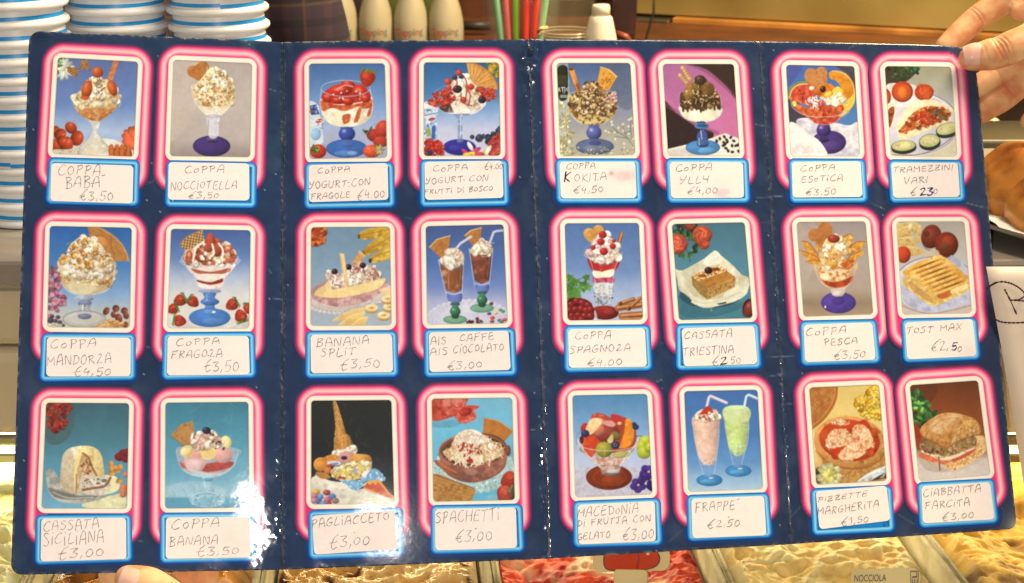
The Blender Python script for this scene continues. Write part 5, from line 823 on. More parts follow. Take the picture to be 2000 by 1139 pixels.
def art22(a):
    a.grad((130, (56, 104, 170)), (400, (66, 116, 184)), (580, (90, 144, 200)), (680, (140, 180, 214)), (765, (176, 200, 220)))
    a.L([(285, 235), (298, 180), (308, 170), (408, 212)], 17, (216, 190, 200), 1, False); a.L([(283, 235), (295, 180), (308, 166), (408, 208)], 5, (250, 236, 236), .9, False); a.L([(518, 235), (530, 172), (545, 162), (606, 188)], 15, (190, 210, 226), 1, False); a.L([(516, 235), (528, 172), (545, 159), (606, 184)], 5, (236, 244, 246), .9, False)
    def tall(prof, col, base, cx):
        l = spline([(x0, y) for y, x0, x1 in prof], 5); r = spline([(x1, y) for y, x0, x1 in prof], 5)
        a.P(np.concatenate([l, r[::-1]]), (110, 150, 200), False, .6); a.L(l, 4, (196, 214, 236), .6, False); a.L(r, 4, (206, 222, 240), .7, False)
        a.E(cx, base, 80, 36, (50, 130, 190), 0, .2); a.ring(cx, base, 79, 35, (36, 84, 146), 5); a.E(cx+10, base-16, 16, 8, (214, 236, 250)); a.E(cx, base-28, 34, 12, (90, 140, 196), a=.9); a.E(cx-10, base+8, 50, 14, (90, 164, 214), a=.6)
    tall([(300, 197, 356), (400, 203, 362), (500, 222, 352), (590, 245, 340), (640, 262, 332), (670, 268, 330)], None, 690, 302); tall([(250, 392, 545), (350, 398, 546), (450, 415, 540), (520, 430, 520), (580, 446, 505), (605, 450, 503)], None, 632, 482)
    a.P([(202, 300), (355, 295), (358, 400), (350, 500), (335, 580), (290, 598), (250, 575), (222, 500), (206, 400)], (226, 176, 150), True, cyl=.25, tex=((236, 190, 166), 12, .45, .7), col2=(226, 184, 164)); a.P([(394, 245), (545, 245), (545, 350), (535, 450), (515, 520), (475, 540), (435, 515), (412, 440), (398, 340)], (186, 206, 116), True, cyl=.25, tex=((200, 216, 140), 12, .45, .7)); a.P([(394, 245), (545, 245), (545, 320), (470, 330), (398, 320)], (206, 218, 150), True, .8); a.E(469, 248, 74, 20, (206, 222, 156), 0, .1); a.ring(469, 248, 75, 20, (226, 236, 190), 4, .7)
    a.S([(430, 490), (530, 480), (510, 530), (450, 535)], 26, 3, 6, [(226, 234, 190), (150, 180, 150)], .2); a.S([(250, 570), (335, 570), (300, 600), (260, 590)], 16, 3, 5, [(236, 200, 186), (150, 150, 176)], .2)
    a.cream([(200, 310), (225, 270), (270, 250), (330, 260), (355, 300), (300, 320), (240, 322)], 30, 9, 17); a.P([(240, 285), (270, 245), (298, 232), (320, 260), (328, 290), (280, 282)], (196, 44, 26), True, tex=((214, 80, 50), 14, .5, .7)); a.S([(240, 285), (330, 285), (320, 320), (260, 318)], 14, 5, 10, [(190, 60, 36), (206, 90, 60)], .3); a.S([(300, 260), (345, 270), (340, 310), (310, 310)], 10, 6, 11, [(255, 244, 230)], .3)
def art23(a):
    a.grad((130, (226, 190, 100)), (350, (236, 200, 112)), (500, (226, 186, 106)), (600, (196, 140, 66)), (750, (190, 130, 60)))
    a.P([(220, 600), (420, 660), (620, 560), (645, 720), (400, 752), (240, 740)], (176, 116, 50), True, tex=((206, 150, 76), 12, .45, .65)); a.P([(180, 420), (230, 500), (240, 620), (200, 640)], (246, 206, 120), True, .7)
    a.P([(150, 140), (330, 135), (328, 200), (300, 270), (240, 350), (170, 405), (160, 300)], (196, 112, 42), False, hatch=[(30, 13, .88), (120, 15, .9)], tex=((212, 134, 60), 20, .45, .7)); a.L([(328, 138), (325, 200), (300, 270), (240, 350), (175, 402)], 16, (180, 96, 30)); a.L([(318, 138), (315, 200), (290, 265), (232, 342), (170, 392)], 5, (226, 150, 76), .8)
    a.S([(440, 235), (500, 190), (560, 135), (600, 140), (610, 320), (560, 340), (490, 320)], 130, 9, 19, [(236, 190, 40), (222, 166, 24), (246, 210, 80), (190, 130, 16)], .4); a.E(480, 290, 20, 14, (150, 110, 30)); a.lines([(460, 200), (600, 150), (600, 330), (500, 320)], 50, 30, 5, [(250, 220, 100), (180, 120, 10)], a=.8)
    a.E(415, 500, 222, 156, (190, 110, 40), 8, .15); a.E(412, 485, 222, 158, (226, 150, 70), 8, .2); a.S([(200, 440), (300, 350), (420, 320), (560, 360), (630, 470), (600, 570), (450, 640), (280, 590), (210, 520)], 60, 8, 22, [(236, 170, 84), (214, 130, 54), (240, 186, 110)], .2, a=.5); a.L([(205, 540), (270, 610), (400, 648), (520, 632), (610, 560)], 16, (170, 94, 34), .5)
    a.E(410, 475, 188, 128, (198, 56, 18), 8, .15); a.S([(235, 440), (330, 360), (500, 360), (590, 460), (560, 560), (400, 600), (260, 540)], 40, 14, 30, [(206, 66, 20), (190, 44, 14), (214, 84, 30)], .2)
    for q in ([(275, 450), (310, 410), (370, 405), (420, 440), (400, 500), (330, 520), (265, 515)], [(430, 400), (470, 375), (520, 400), (555, 470), (560, 520), (500, 510), (440, 470)], [(370, 530), (430, 490), (510, 530), (480, 575), (390, 600), (340, 580)], [(300, 365), (360, 345), (400, 370), (350, 380)]): a.P(q, (240, 190, 130), True, tex=[((206, 90, 40), 14, .5, .65), ((252, 226, 180), 10, .55, .7)]); a.S(q, 30, 4, 11, [(250, 216, 170), (240, 180, 110), (226, 140, 80), (255, 236, 206)], .3); a.lines(q, 26, 22, 4, [(255, 232, 190), (214, 90, 40)], a=.8)
    a.P([(290, 440), (360, 415), (410, 450), (470, 390), (530, 410), (545, 500), (500, 540), (470, 580), (390, 590), (350, 545), (400, 510), (330, 515), (280, 500)], (246, 204, 150), True, .6, tex=[((214, 96, 44), 16, .52, .66), ((255, 232, 192), 12, .55, .7)]); a.E(484, 607, 16, 10, (150, 70, 20), a=.6); a.E(262, 385, 18, 10, (160, 80, 24), 60, a=.5); a.E(590, 420, 14, 12, (160, 84, 26), a=.5)
    a.leaves([(205, 660), (260, 640), (250, 745), (210, 740)], 16, 26, (110, 96, 40)); a.flower(285, 690, 78, 16, (226, 214, 150), None, .36); a.flower(285, 690, 50, 13, (216, 206, 110), (200, 190, 70), .4)
    a.P([(460, 725), (530, 675), (640, 630), (645, 690), (560, 720), (470, 735)], (206, 206, 206), True, tex=((150, 140, 130), 20, .5, .7)); a.L([(470, 722), (540, 682), (640, 636)], 6, (246, 246, 244)); a.P([(545, 725), (600, 690), (645, 680), (645, 705), (600, 715)], (70, 56, 50), True); a.lines([(570, 660), (640, 640), (640, 690), (590, 690)], 8, 26, 4, [(90, 80, 76), (250, 250, 250)])
def art24(a):
    a.grad((135, (104, 48, 22)), (300, (134, 62, 26)), (470, (150, 72, 34)), (560, (150, 100, 70)), (620, (206, 180, 160)), (760, (214, 196, 180)))
    a.P([(110, 160), (280, 150), (260, 260), (130, 320)], (92, 40, 20), True, .6); a.P([(170, 620), (300, 690), (420, 700), (600, 620), (620, 720), (180, 765)], (216, 198, 184), True); a.P([(160, 590), (300, 660), (360, 700), (220, 690)], (176, 150, 134), True, .6)
    a.leaves([(120, 210), (200, 230), (280, 350), (220, 420), (150, 410)], 60, 26, (50, 90, 40)); a.P([(122, 205), (180, 245), (270, 350), (200, 300), (125, 240)], (40, 70, 36), True); a.leaves([(130, 240), (180, 260), (210, 380), (150, 390)], 16, 22, (96, 160, 60)); a.P([(140, 410), (180, 430), (185, 540), (165, 560)], (150, 44, 24), True)
    a.P([(178, 590), (200, 575), (300, 610), (480, 560), (590, 500), (590, 560), (480, 640), (400, 688), (350, 680), (310, 650), (230, 620)], (222, 160, 100), True, tex=((240, 196, 140), 14, .45, .65)); a.P([(350, 650), (480, 590), (590, 520), (590, 570), (500, 640), (400, 690), (360, 680)], (226, 164, 90), True, tex=[((250, 214, 150), 10, .45, .65), ((190, 110, 46), 8, .58, .7)]); a.P([(450, 500), (560, 476), (592, 510), (585, 545), (500, 590), (470, 560)], (222, 166, 96), True, tex=((240, 196, 130), 16, .45, .7))
    a.P([(175, 590), (205, 570), (320, 625), (380, 630), (330, 655), (250, 640), (180, 612)], (214, 96, 56), True, tex=((236, 150, 110), 14, .5, .7)); a.P([(370, 630), (450, 585), (520, 560), (510, 580), (420, 630)], (200, 80, 50), True)
    a.P([(185, 575), (250, 560), (330, 610), (440, 580), (520, 548), (500, 565), (400, 615), (320, 630), (240, 600)], (244, 216, 176), True)
    a.P([(180, 515), (240, 500), (350, 550), (420, 510), (500, 480), (530, 500), (520, 545), (440, 575), (360, 605), (300, 600), (190, 565)], (140, 100, 56), True, tex=((176, 130, 78), 18, .45, .7)); a.lines([(190, 520), (330, 550), (430, 510), (520, 500), (500, 550), (330, 600), (200, 560)], 55, 50, 8, [(170, 130, 74), (104, 74, 40), (150, 120, 62), (206, 160, 104)], a=.85); a.S([(200, 540), (320, 560), (300, 590), (200, 570)], 20, 6, 12, [(140, 90, 60), (96, 60, 34)]); a.L([(295, 610), (303, 690)], 9, (120, 96, 60))
    up = [(178, 452), (186, 428), (215, 398), (268, 362), (305, 345), (350, 336), (420, 342), (480, 358), (515, 372), (545, 405), (556, 440), (552, 468), (500, 484), (455, 494), (410, 512), (362, 550), (340, 552), (300, 536), (250, 508), (200, 484)]
    a.P(up, (206, 138, 66), True, tex=[((224, 166, 98), 44, .42, .66), ((186, 108, 44), 18, .56, .78)], vert=.06); a.P([(395, 470), (420, 430), (455, 395), (505, 376), (540, 402), (556, 440), (552, 468), (500, 484), (455, 494), (410, 512), (362, 550)], (236, 172, 84), True, tex=[((248, 206, 132), 16, .42, .62), ((196, 118, 44), 10, .60, .74)], vert=.18)
    for x, y, l in ((430, 440, 30), (455, 425, 36), (478, 440, 30), (500, 420, 40), (522, 432, 30), (440, 478, 22), (470, 470, 22), (510, 462, 22), (405, 490, 20)): a.L([(x, y), (x+4, y+l*.5), (x-2, y+l)], 5, (176, 98, 32), .6)
    a.P([(230, 420), (290, 370), (360, 345), (430, 350), (380, 390), (330, 440), (290, 470)], (232, 190, 140), True, .45, tex=((244, 218, 180), 22, .5, .7)); a.L([(255, 425), (300, 392), (350, 372), (420, 368)], 6, (170, 100, 44), .5); a.L([(180, 455), (200, 486), (250, 510), (300, 538), (345, 555), (400, 520), (455, 496), (552, 470)], 8, (140, 76, 28), .55); a.L([(270, 364), (310, 346), (350, 338), (420, 344), (510, 372)], 5, (240, 190, 120), .6)
    a.shade(up, .30)
ARTS = [art1, art2, art3, art4, art5, art6, art7, art8, art9, art10, art11, art12, art13, art14, art15, art16, art17, art18, art19, art20, art21, art22, art23, art24]

# ------------------------------------------------------------------ lettering: one-stroke pencil capitals
GLYPH = {
 'A': (.62, [(0, 1, .1, .35, .24, 0, .44, 0, .55, .45, .6, 1), (.05, .62, .58, .56)]), 'B': (.55, [(.08, .02, .1, 1), (0, .06, .36, .04, .5, .2, .14, .46, .46, .56, .52, .82, .3, .98, .02, 1)]),
 'C': (.6, [(.56, .08, .36, .0, .1, .3, .0, .66, .14, .94, .36, .98, .58, .84)]), 'D': (.6, [(.12, .05, .12, 1), (0, .06, .36, .08, .58, .42, .48, .8, .04, 1)]), 'E': (.55, [(.52, 0, .12, .05, .06, .95, .55, .93)  , (.08, .5, .44, .44)]),
 'F': (.6, [(.12, .05, .05, 1), (0, .06, .6, 0), (.08, .5, .46, .44)]), 'G': (.6, [(.52, .08, .32, 0, .06, .3, 0, .7, .18, 1, .48, .92, .54, .58), (.28, .6, .62, .56)]), 'H': (.6, [(.04, 0, .06, 1), (.56, 0, .56, 1), (.05, .52, .56, .48)]),
 'I': (.15, [(.08, .0, .06, 1)]), 'i': (.18, [(.06, .3, .08, 1), (.08, -.06, .13, .0)]), 'J': (.5, [(0, .1, .08, .42, .3, .42, .46, .02, .36, .6, .16, 1, -.04, .9)]), 'K': (.6, [(.08, 0, .1, 1), (.54, .02, .12, .55, .6, 1)]),
 'L': (.55, [(.2, 0, .06, .98, .56, .94)]), 'l': (.6, [(.12, .12, .3, 0, .42, .2, .08, .96), (.08, .96, .58, .92)]), 'M': (.68, [(.04, 0, .0, 1), (.03, .12, .3, .52, .6, .06), (.62, 0, .64, 1)]), 'N': (.6, [(.02, 1, .06, .02, .5, 1, .58, 0)]),
 'O': (.55, [(.28, .04, .06, .3, .04, .7, .26, .98, .5, .7, .48, .26, .28, .04)]), 'o': (.46, [(.22, .4, .04, .6, .08, .92, .26, .98, .42, .72, .34, .44, .22, .4)]), 'P': (.52, [(.12, .04, .1, 1), (0, .1, .36, .02, .5, .22, .36, .46, .1, .54)]),
 'R': (.58, [(.08, .04, .08, 1), (0, .08, .36, .02, .5, .22, .12, .5), (.14, .5, .56, 1)]), 'S': (.52, [(.5, .08, .26, 0, .06, .2, .36, .48, .46, .76, .24, 1, 0, .9)]), 'T': (.6, [(.3, .04, .26, 1), (0, .08, .6, 0)]), 'U': (.55, [(0, 0, .04, .76, .28, 1, .48, .76, .52, 0)]),
 'V': (.6, [(0, 0, .28, 1, .58, 0)]), 'X': (.58, [(0, 0, .54, 1), (.56, 0, .02, 1)]), 'Y': (.6, [(0, .05, .1, .46, .5, .42), (.58, 0, .4, .62, .06, .98)]), 'y': (.6, [(.02, .05, .06, .46, .48, .44), (.56, 0, .46, 1)]), 'Z': (.58, [(0, .06, .5, .02, .04, .98, .58, .92), (.12, .5, .44, .48)]), 'z': (.55, [(0, .06, .48, .02, .04, .98, .56, .92)]),
 '0': (.5, [(.26, .2, .06, .4, .04, .8, .24, .98, .46, .76, .44, .4, .26, .2)]), '1': (.3, [(.02, .3, .24, .02, .2, 1)]), '2': (.55, [(.04, .2, .28, .02, .46, .22, .06, .96), (.06, .96, .58, .92)]), '3': (.5, [(.0, .05, .46, .05, .18, .42, .48, .62, .42, .92, .2, 1, .0, .92)]),
 '4': (.5, [(.2, 0, .04, .56, .5, .52), (.4, .28, .36, 1)]), '5': (.52, [(.54, .02, .16, .04), (.16, .04, .1, .46, .38, .42, .5, .68, .32, .98, .04, .92)]), ',': (.18, [(.12, .82, .02, 1.16)]), '.': (.16, [(.06, .9, .1, .96)]), '`': (.3, [(0, -.06, .3, -.12)]),
 '€': (.62, [(.66, -.16, .4, .1, .14, .5, .14, .86, .36, 1.04, .56, .9), (0, .54, .46, .48), (.0, .7, .42, .64)]), ' ': (.4, []), 'q': (.62, [(.62, -.2, .4, .0, .3, .1, .14, .7, .26, 1.06, .56, .9), (0, .5, .56, .42)]),
}
def ribbon(bm, pts, wd):                       # flat pen stroke in (x, y) plan
    P = np.asarray(pts, float)
    n = len(P); L = []
    for i in range(n):
        t = P[min(i+1, n-1)]-P[max(i-1, 0)]; t = t/(np.hypot(*t)+1e-9); m = np.array([-t[1], t[0]])*wd/2*(0.85+0.35*math.sin(P[i][0]*0.13+P[i][1]*0.21))
        if i == 0: P0 = P[i]-t*wd*0.35
        elif i == n-1: P0 = P[i]+t*wd*0.35
        else: P0 = P[i]
        L.append((P0+m, P0-m))
    bm += [(L[i][0], L[i+1][0], L[i+1][1], L[i][1]) for i in range(n-1)]
def write(text, x0, x1, y0, y1, slope, rnd):
    """strokes of a line of text filling x0..x1 on a line rising or falling with slope"""
    h = ((y1-y0)-abs(slope)*(x1-x0)*0.8)*0.95; wide = sum(GLYPH[c][0]+0.17 for c in text)-0.17; k = (x1-x0)/wide
    ymid = (y0+y1)/2; x = x0; out = []
    for c in text:
        w, st = GLYPH[c]; jy = rnd.uniform(-.05, .05)*h; sc = h*rnd.uniform(.84, 1.10); sl = rnd.uniform(-.04, .16); rt = rnd.uniform(-.10, .08)
        for s in st:
            q = np.array(s, float).reshape(-1, 2)
            q = q+np.array([rnd.uniform(-.02, .02), rnd.uniform(-.02, .02)])
            X = x+(q[:, 0]+sl*(0.5-q[:, 1]))*k*0.95; Y = ymid+(q[:, 1]-0.5+rt*q[:, 0])*sc+jy+slope*(X-(x0+x1)/2)
            p = np.stack([X, Y], 1); out.append(spline(p, 5) if len(p) > 2 else np.array([p[0], (p[0]+p[1])/2, p[1]]))
        x += (w+0.17)*k
    return out
# ------------------------------------------------------------------ the 24 entries: crop, picture corners, blue frame corners, paper corners, writing
S1, S2 = 3.35, 3.164
ENT = [
 (0, 60, 80, S1, (180,112,705,140,675,762,143,742), (122,768,712,785,705,1080,103,1065), (138,803,674,820,668,1068,130,1050), [('COPPA',185,462,815,882), ('BABA`',232,495,888,968), ('€3,50',325,542,985,1045)], 'picture of a rum cake sundae in a pale footed glass'),
 (0, 300, 80, S1, (130,127,645,148,632,762,107,757), (88,788,672,797,668,1090,78,1085), (100,797,625,803,627,1045,95,1042), [('CoPPA',208,468,815,868), ('NOCCiOTELLA',115,548,915,978), ('€3,50',232,430,990,1035)], 'picture of a hazelnut sundae on a grey ground with a heart wafer'),
 (1, 560, 80, S1, (145,150,642,148,658,765,150,772), (122,797,698,795,706,1085,118,1095), (145,812,660,800,665,1040,145,1055), [('CoPPA',203,415,818,868), ('JOGURT.CON',150,548,898,968), ('FRAGOLE',160,415,985,1038), ('€4.00',463,642,970,1038)], 'picture of a strawberry yoghurt cup with a strawberry on its rim'),
 (1, 790, 80, S1, (125,140,620,140,630,752,125,755), (103,780,675,778,682,1075,105,1085), (130,792,640,785,647,1028,135,1042), [('CoPPA',188,415,806,858), ('€4.00',525,642,792,846), ('JOGURT CON',140,548,876,938), ('FRUTTi Di BOSCO',132,578,952,1004)], 'picture of a berry sundae in a tall blue stemmed glass'),
 (2, 1040, 80, S1, (158,143,640,145,672,748,182,755), (150,772,702,775,715,1060,160,1060), (175,792,670,792,680,1030,185,1032), [('COPPA',225,412,795,842), ('@K',207,250,852,922), ('OKITA',275,485,862,922), ('€4,50',270,463,945,998)], 'picture of a coconut and chocolate sundae with two wafers'),
 (2, 1260, 80, S1, (112,152,580,152,617,755,147,755), (130,772,668,775,680,1060,148,1060), (155,795,635,797,642,1030,168,1032), [('CoPPA',200,437,806,858), ('YLLy',225,415,880,942), ('€4,00',275,470,955,1012)], 'picture of a coffee sundae on a pink and black ground'),
 (3, 1490, 80, S1, (148,157,595,168,633,757,180,755), (165,775,665,777,682,1055,178,1060), (185,795,635,790,650,1022,190,1028), [('CoPPA',245,470,808,858), ('ESoTiCA',250,520,878,930), ('€3,50',280,475,960,1015)], 'picture of an exotic fruit sundae with melon slices'),
 (3, 1690, 80, S1, (120,168,558,172,597,757,165,755), (148,780,632,785,650,1048,163,1058), (165,800,600,800,617,1022,180,1028), [('TRAMEZZINI',180,568,812,864), ('VARI',252,405,888,938), ('€',295,330,962,1015), ('#23',355,440,958,1012), ('0',444,470,962,1012)], 'picture of a filled sandwich with tomatoes and cucumber slices'),
 (0, 40, 400, S2, (182,132,690,143,675,762,165,757), (135,797,708,797,708,1080,122,1090), (165,820,682,822,680,1060,160,1062), [('CoPPA',190,473,828,890), ('MANDORlA',170,562,922,995), ('q4,50',330,562,1002,1060)], 'picture of an almond sundae with a fan wafer'),
 (0, 285, 400, S2, (155,150,648,157,638,765,133,762), (108,792,670,787,677,1065,102,1080), (135,812,635,812,642,1050,130,1055), [('CoPPA',190,458,820,872), ('FRAGOlA',160,475,893,950), ('q3,50',360,575,962,1038)], 'picture of a strawberry sundae with six strawberries round its foot'),
 (1, 560, 400, S2, (150,137,638,135,648,745,147,748), (120,782,680,780,688,1060,118,1070), (147,803,650,800,657,1035,150,1042), [('BANANA',185,512,810,876), ('SPLiT',212,425,882,942), ('q3,50',332,578,948,1015)], 'picture of a banana split in a pink boat dish'),
 (1, 790, 400, S2, (130,132,612,122,637,735,140,740), (122,770,678,765,690,1055,125,1065), (150,790,640,780,655,1022,155,1035), [('AIS',163,257,812,870), ('CAFFE',343,550,793,848), ('AIS',160,267,882,932), ('CiOCOLATO',303,613,855,918), ('€3,00',265,480,962,1020)], 'picture of two iced coffees with wafers and straws'),
 (2, 1050, 400, S2, (165,115,625,113,650,712,182,718), (165,750,690,745,705,1022,165,1035), (185,772,660,765,672,1002,190,1010), [('CoPPA',230,453,780,838), ('SPAGNOlA',195,573,860,922), ('€4,00',305,520,945,998)], 'picture of a tall cherry sundae beside grapes and cinnamon sticks'),
 (2, 1270, 400, S2, (130,120,580,110,632,703,175,715), (158,740,668,730,685,1010,160,1022), (190,765,640,750,660,985,205,1000), [('CASSATA',210,505,768,834), ('TRIESTINA',200,515,866,934), ('€',380,425,935,998), ('@2',432,470,940,990), ('.50',475,557,935,985)], 'picture of a slab of nut ice cream on white paper'),
 (3, 1510, 390, S2, (140,140,570,135,618,710,185,725), (163,752,635,742,662,1008,175,1025), (185,775,610,760,632,990,195,1005), [('CoPPA',200,450,782,844), ('PESCA',312,520,850,904), ('€3,50',375,570,922,990)], 'picture of a peach sundae on a violet foot'),
 (3, 1710, 390, S2, (128,137,548,135,597,700,167,710), (160,738,625,730,648,985,175,1005), (180,760,600,737,625,967,195,987), [('TOST MAX',192,535,766,828), ('€2,',345,455,868,942), ('#5',470,503,884,932), ('o',510,538,890,940)], 'picture of a grilled toast on a white plate'),
 (0, 40, 750, S2, (158,115,672,118,658,770,130,770), (98,812,683,805,688,1095,93,1115), (130,832,652,827,655,1082,125,1098), [('CASSATA',145,485,832,908), ('SiCiLiANA',145,517,905,1000), ('q3,00',235,517,1002,1082)], 'picture of a cut white ice cream dome'),
 (0, 280, 750, S2, (135,115,650,110,655,765,133,770), (105,800,690,795,692,1090,107,1105), (140,825,660,820,663,1072,138,1080), [('CoPPA',180,473,826,896), ('BANANA',163,465,932,1002), ('q3,50',330,592,998,1066)], 'picture of a banana sundae in a wide clear glass'),
 (1, 560, 750, S2, (150,102,648,98,665,740,150,745), (135,785,715,765,718,1060,140,1080), (155,815,665,780,682,1020,170,1055), [('PAGLiACCETO',155,632,792,886), ('q3,00',268,512,925,1014)], 'picture of a clown shaped ice cream with a cone hat on black'),
 (1, 800, 740, S2, (135,122,632,117,650,750,145,760), (132,785,692,775,705,1065,135,1080), (155,805,655,795,662,1045,158,1060), [('SPACHETTi',160,553,800,896), ('€3,00',285,508,925,1010)], 'picture of spaghetti ice cream in a brown dish'),
 (2, 1070, 730, S2, (147,135,612,125,645,745,167,765), (155,790,690,770,703,1055,160,1070), (180,810,658,788,665,1035,188,1055), [('MACEDoNiA',185,557,804,884), ('Di FRUTTA CON',180,632,872,944), ('GELATO',182,383,972,1028), ('€3,00',462,655,948,1030)], 'picture of a fruit salad in a glass with a brown foot'),
 (2, 1290, 720, S2, (143,140,600,130,635,745,170,762), (160,785,668,768,690,1040,170,1065), (187,805,640,787,655,1030,195,1048), [('FRAPPE`',213,485,812,888), ('€2,50',290,490,928,986)], 'picture of a pink and a green milkshake'),
 (3, 1530, 710, S2, (158,148,590,130,640,725,205,750), (172,775,668,755,685,1035,185,1060), (200,790,635,755,660,970,225,1025), [('PiZZETTE',217,520,790,856), ('MARGHERiTA',215,590,848,934), ('€1,50',360,527,938,1002)], 'picture of a small pizza with yellow flowers'),
 (3, 1740, 700, S2, (115,165,540,135,613,720,175,760), (160,770,635,745,660,1015,178,1045), (185,790,610,765,637,995,195,1020), [('CiABBATTA',200,553,780,854), ('FARCiTA',210,485,866,932), ('€3,00',315,508,942,1002)], 'picture of a filled bread roll on a brown ground'),
]
PAPER = alb((252, 231, 216))
for k, (panel, cx, cy, sc, pq, lq, wq, txt, desc) in enumerate(ENT):
    pl = Place(panel, cx, cy, sc); f = sc/3.35
    Q = np.array(pq, float).reshape(4, 2); LQ = np.array(lq, float).reshape(4, 2); WQ = np.array(wq, float).reshape(4, 2)
    # the picture
    art = Art(Q, 100+k); ARTS[k](art); img = art.done()
    nu, nv = 132, 160
    s, t = np.meshgrid(np.linspace(0, 1, nu), np.linspace(0, 1, nv)); s = s[..., None]; t = t[..., None]
    Z = (Q[0]*(1-s)+Q[1]*s)*(1-t)+(Q[3]*(1-s)+Q[2]*s)*t
    fx = np.clip((Z[..., 0]-art.x0)/art.ST, 0, art.w-1.001); fy = np.clip((Z[..., 1]-art.y0)/art.ST, 0, art.h-1.001)
    xi = fx.astype(int); yi = fy.astype(int); fx = (fx-xi)[..., None]; fy = (fy-yi)[..., None]
    C = (img[yi, xi]*(1-fx)+img[yi, xi+1]*fx)*(1-fy)+(img[yi+1, xi]*(1-fx)+img[yi+1, xi+1]*fx)*fy
    u, v = pl(Z)
    # the pink neon frame: its lower end runs in behind the blue one
    RQ = Q.copy()
    for a, b in ((0, 3), (1, 2)):
        d = (Q[b]-Q[a])/np.hypot(*(Q[b]-Q[a])); low = LQ[3 if a == 0 else 2]; top = LQ[0 if a == 0 else 1]
        RQ[b] = Q[a]+d*(np.hypot(*(Q[b]-Q[a]))+np.hypot(*(low-top))*0.60-38*f)
    P2 = [(o*f, c) for o, c in PINK]; offs = [o for o, c in P2 if o < 110*f]+[112*f]; offs = sorted(set(offs+[46*f, 60*f, 78*f, 87*f, 96*f, 103*f]))
    frame = band('neon_frame', pl, RQ, 44*f, offs, P2, 0.00020+0.00006*(k % 2), None, melt=(82*f, 112*f))
    picture = on_menu('picture', card(u, v, 0.00032).reshape(-1, 3), grid_faces(nu, nv)[:, ::-1], alb(C.reshape(-1, 3)), M_PRINT, frame)
    picture['label'] = desc
    band('photo_border', pl, Q, 24*f, [o*f for o, c in MAT], [(o*f, c) for o, c in MAT], 0.00044, frame)
    # the blue frame, the stuck-on paper label and its writing
    p, n = contour(WQ, 25*f)
    cen = WQ.mean(0); rr = np.linspace(1, 0.02, 26)
    Zp = cen+(p[None]-cen)*rr[:, None, None]
    u, v = pl(Zp); c = np.ones(u.shape+(3,))*PAPER*(0.95+0.07*fbm(u*90, v*190, 300+k))[..., None]
    rng = np.random.RandomState(900+k)
    for _ in range(3):                         # thumb stains and grease
        q = WQ[0]+(WQ[1]-WQ[0])*rng.rand()+(WQ[3]-WQ[0])*rng.rand(); r = rng.uniform(20, 60)
        m = np.exp(-(((Zp-q)**2).sum(-1))/r**2)*rng.uniform(.03, .12); c = c*(1-m[..., None])+alb((222, 176, 150))*m[..., None]
    if k == 4:
        m = np.clip(np.exp(-(((Zp-(600, 885))*np.array([1/75., 1/34.]))**2).sum(-1))*1.1*(0.5+fbm(Zp[..., 0]/20, Zp[..., 1]/20, 5)), 0, 1)*.45; c = c*(1-m[..., None])+alb((214, 130, 140))*m[..., None]
        m = np.exp(-(((Zp-(515, 868))/16.)**2).sum(-1))*.6; c = c*(1-m[..., None])+alb((170, 90, 110))*m[..., None]
    if k == 5:
        m = np.clip((np.exp(-(((Zp-(500, 1000))*np.array([1/60., 1/34.]))**2).sum(-1))*1.6*fbm(Zp[..., 0]/12, Zp[..., 1]/12, 5)-.25)*2, 0, .5); c = c*(1-m[..., None])+alb((190, 176, 190))*m[..., None]
    lift = 0.00075+0.0003*np.clip(rr, 0, 1)[:, None]*0
    paper = on_menu('price_label', card(u, v, 0.00078).reshape(-1, 3), grid_faces(len(p), len(rr), True), c.reshape(-1, 3), M_PAPER)
    B2 = [(o*f, c) for o, c in BLUE]; offs = sorted(set([o*f for o, c in BLUE]+[-26*f, -10*f]))
    band('label_frame', pl, LQ, 34*f, offs, B2, 0.00056, paper)
    band('label_glow', pl, LQ, 34*f, [o*f for o, c in GLOW], [(o*f, c) for o, c in GLOW], 0.00012, paper, melt=(8*f, 34*f))
    slope = -0.035+((WQ[1]-WQ[0])[1]/(WQ[1]-WQ[0])[0]+(WQ[2]-WQ[3])[1]/(WQ[2]-WQ[3])[0])/2
    rnd = random.Random(500+k); sets = {'pencil': [], 'blue': [], 'dark': []}
    for s_, x0, x1, y0, y1 in txt:
        ink, wd = 'pencil', 4.2
        if s_[0] == '#': ink, wd, s_ = 'blue', 8.5, s_[1:]
        elif s_[0] == '@': ink, wd, s_ = 'dark', 8.5, s_[1:]
        st = write(s_, x0, x1, y0, y1, slope, rnd)
        for i, q in enumerate(st):
            ribbon(sets[ink], q, wd*f*rnd.uniform(.85, 1.12))
    for ink, m in (('pencil', M_INK), ('blue', M_INK_BLUE), ('dark', M_INK_DARK)):
        if not sets[ink]: continue
        z = np.array(sets[ink]).reshape(-1, 2); u, v = pl(z)
        pts = card(u, v, 0.00088); pts = pts+((np.arange(len(pts))//4 % 23)*0.000002)[:, None]*N_CARD
        o = on_menu('lettering', pts, np.arange(len(z)).reshape(-1, 4), None, m, paper, False)
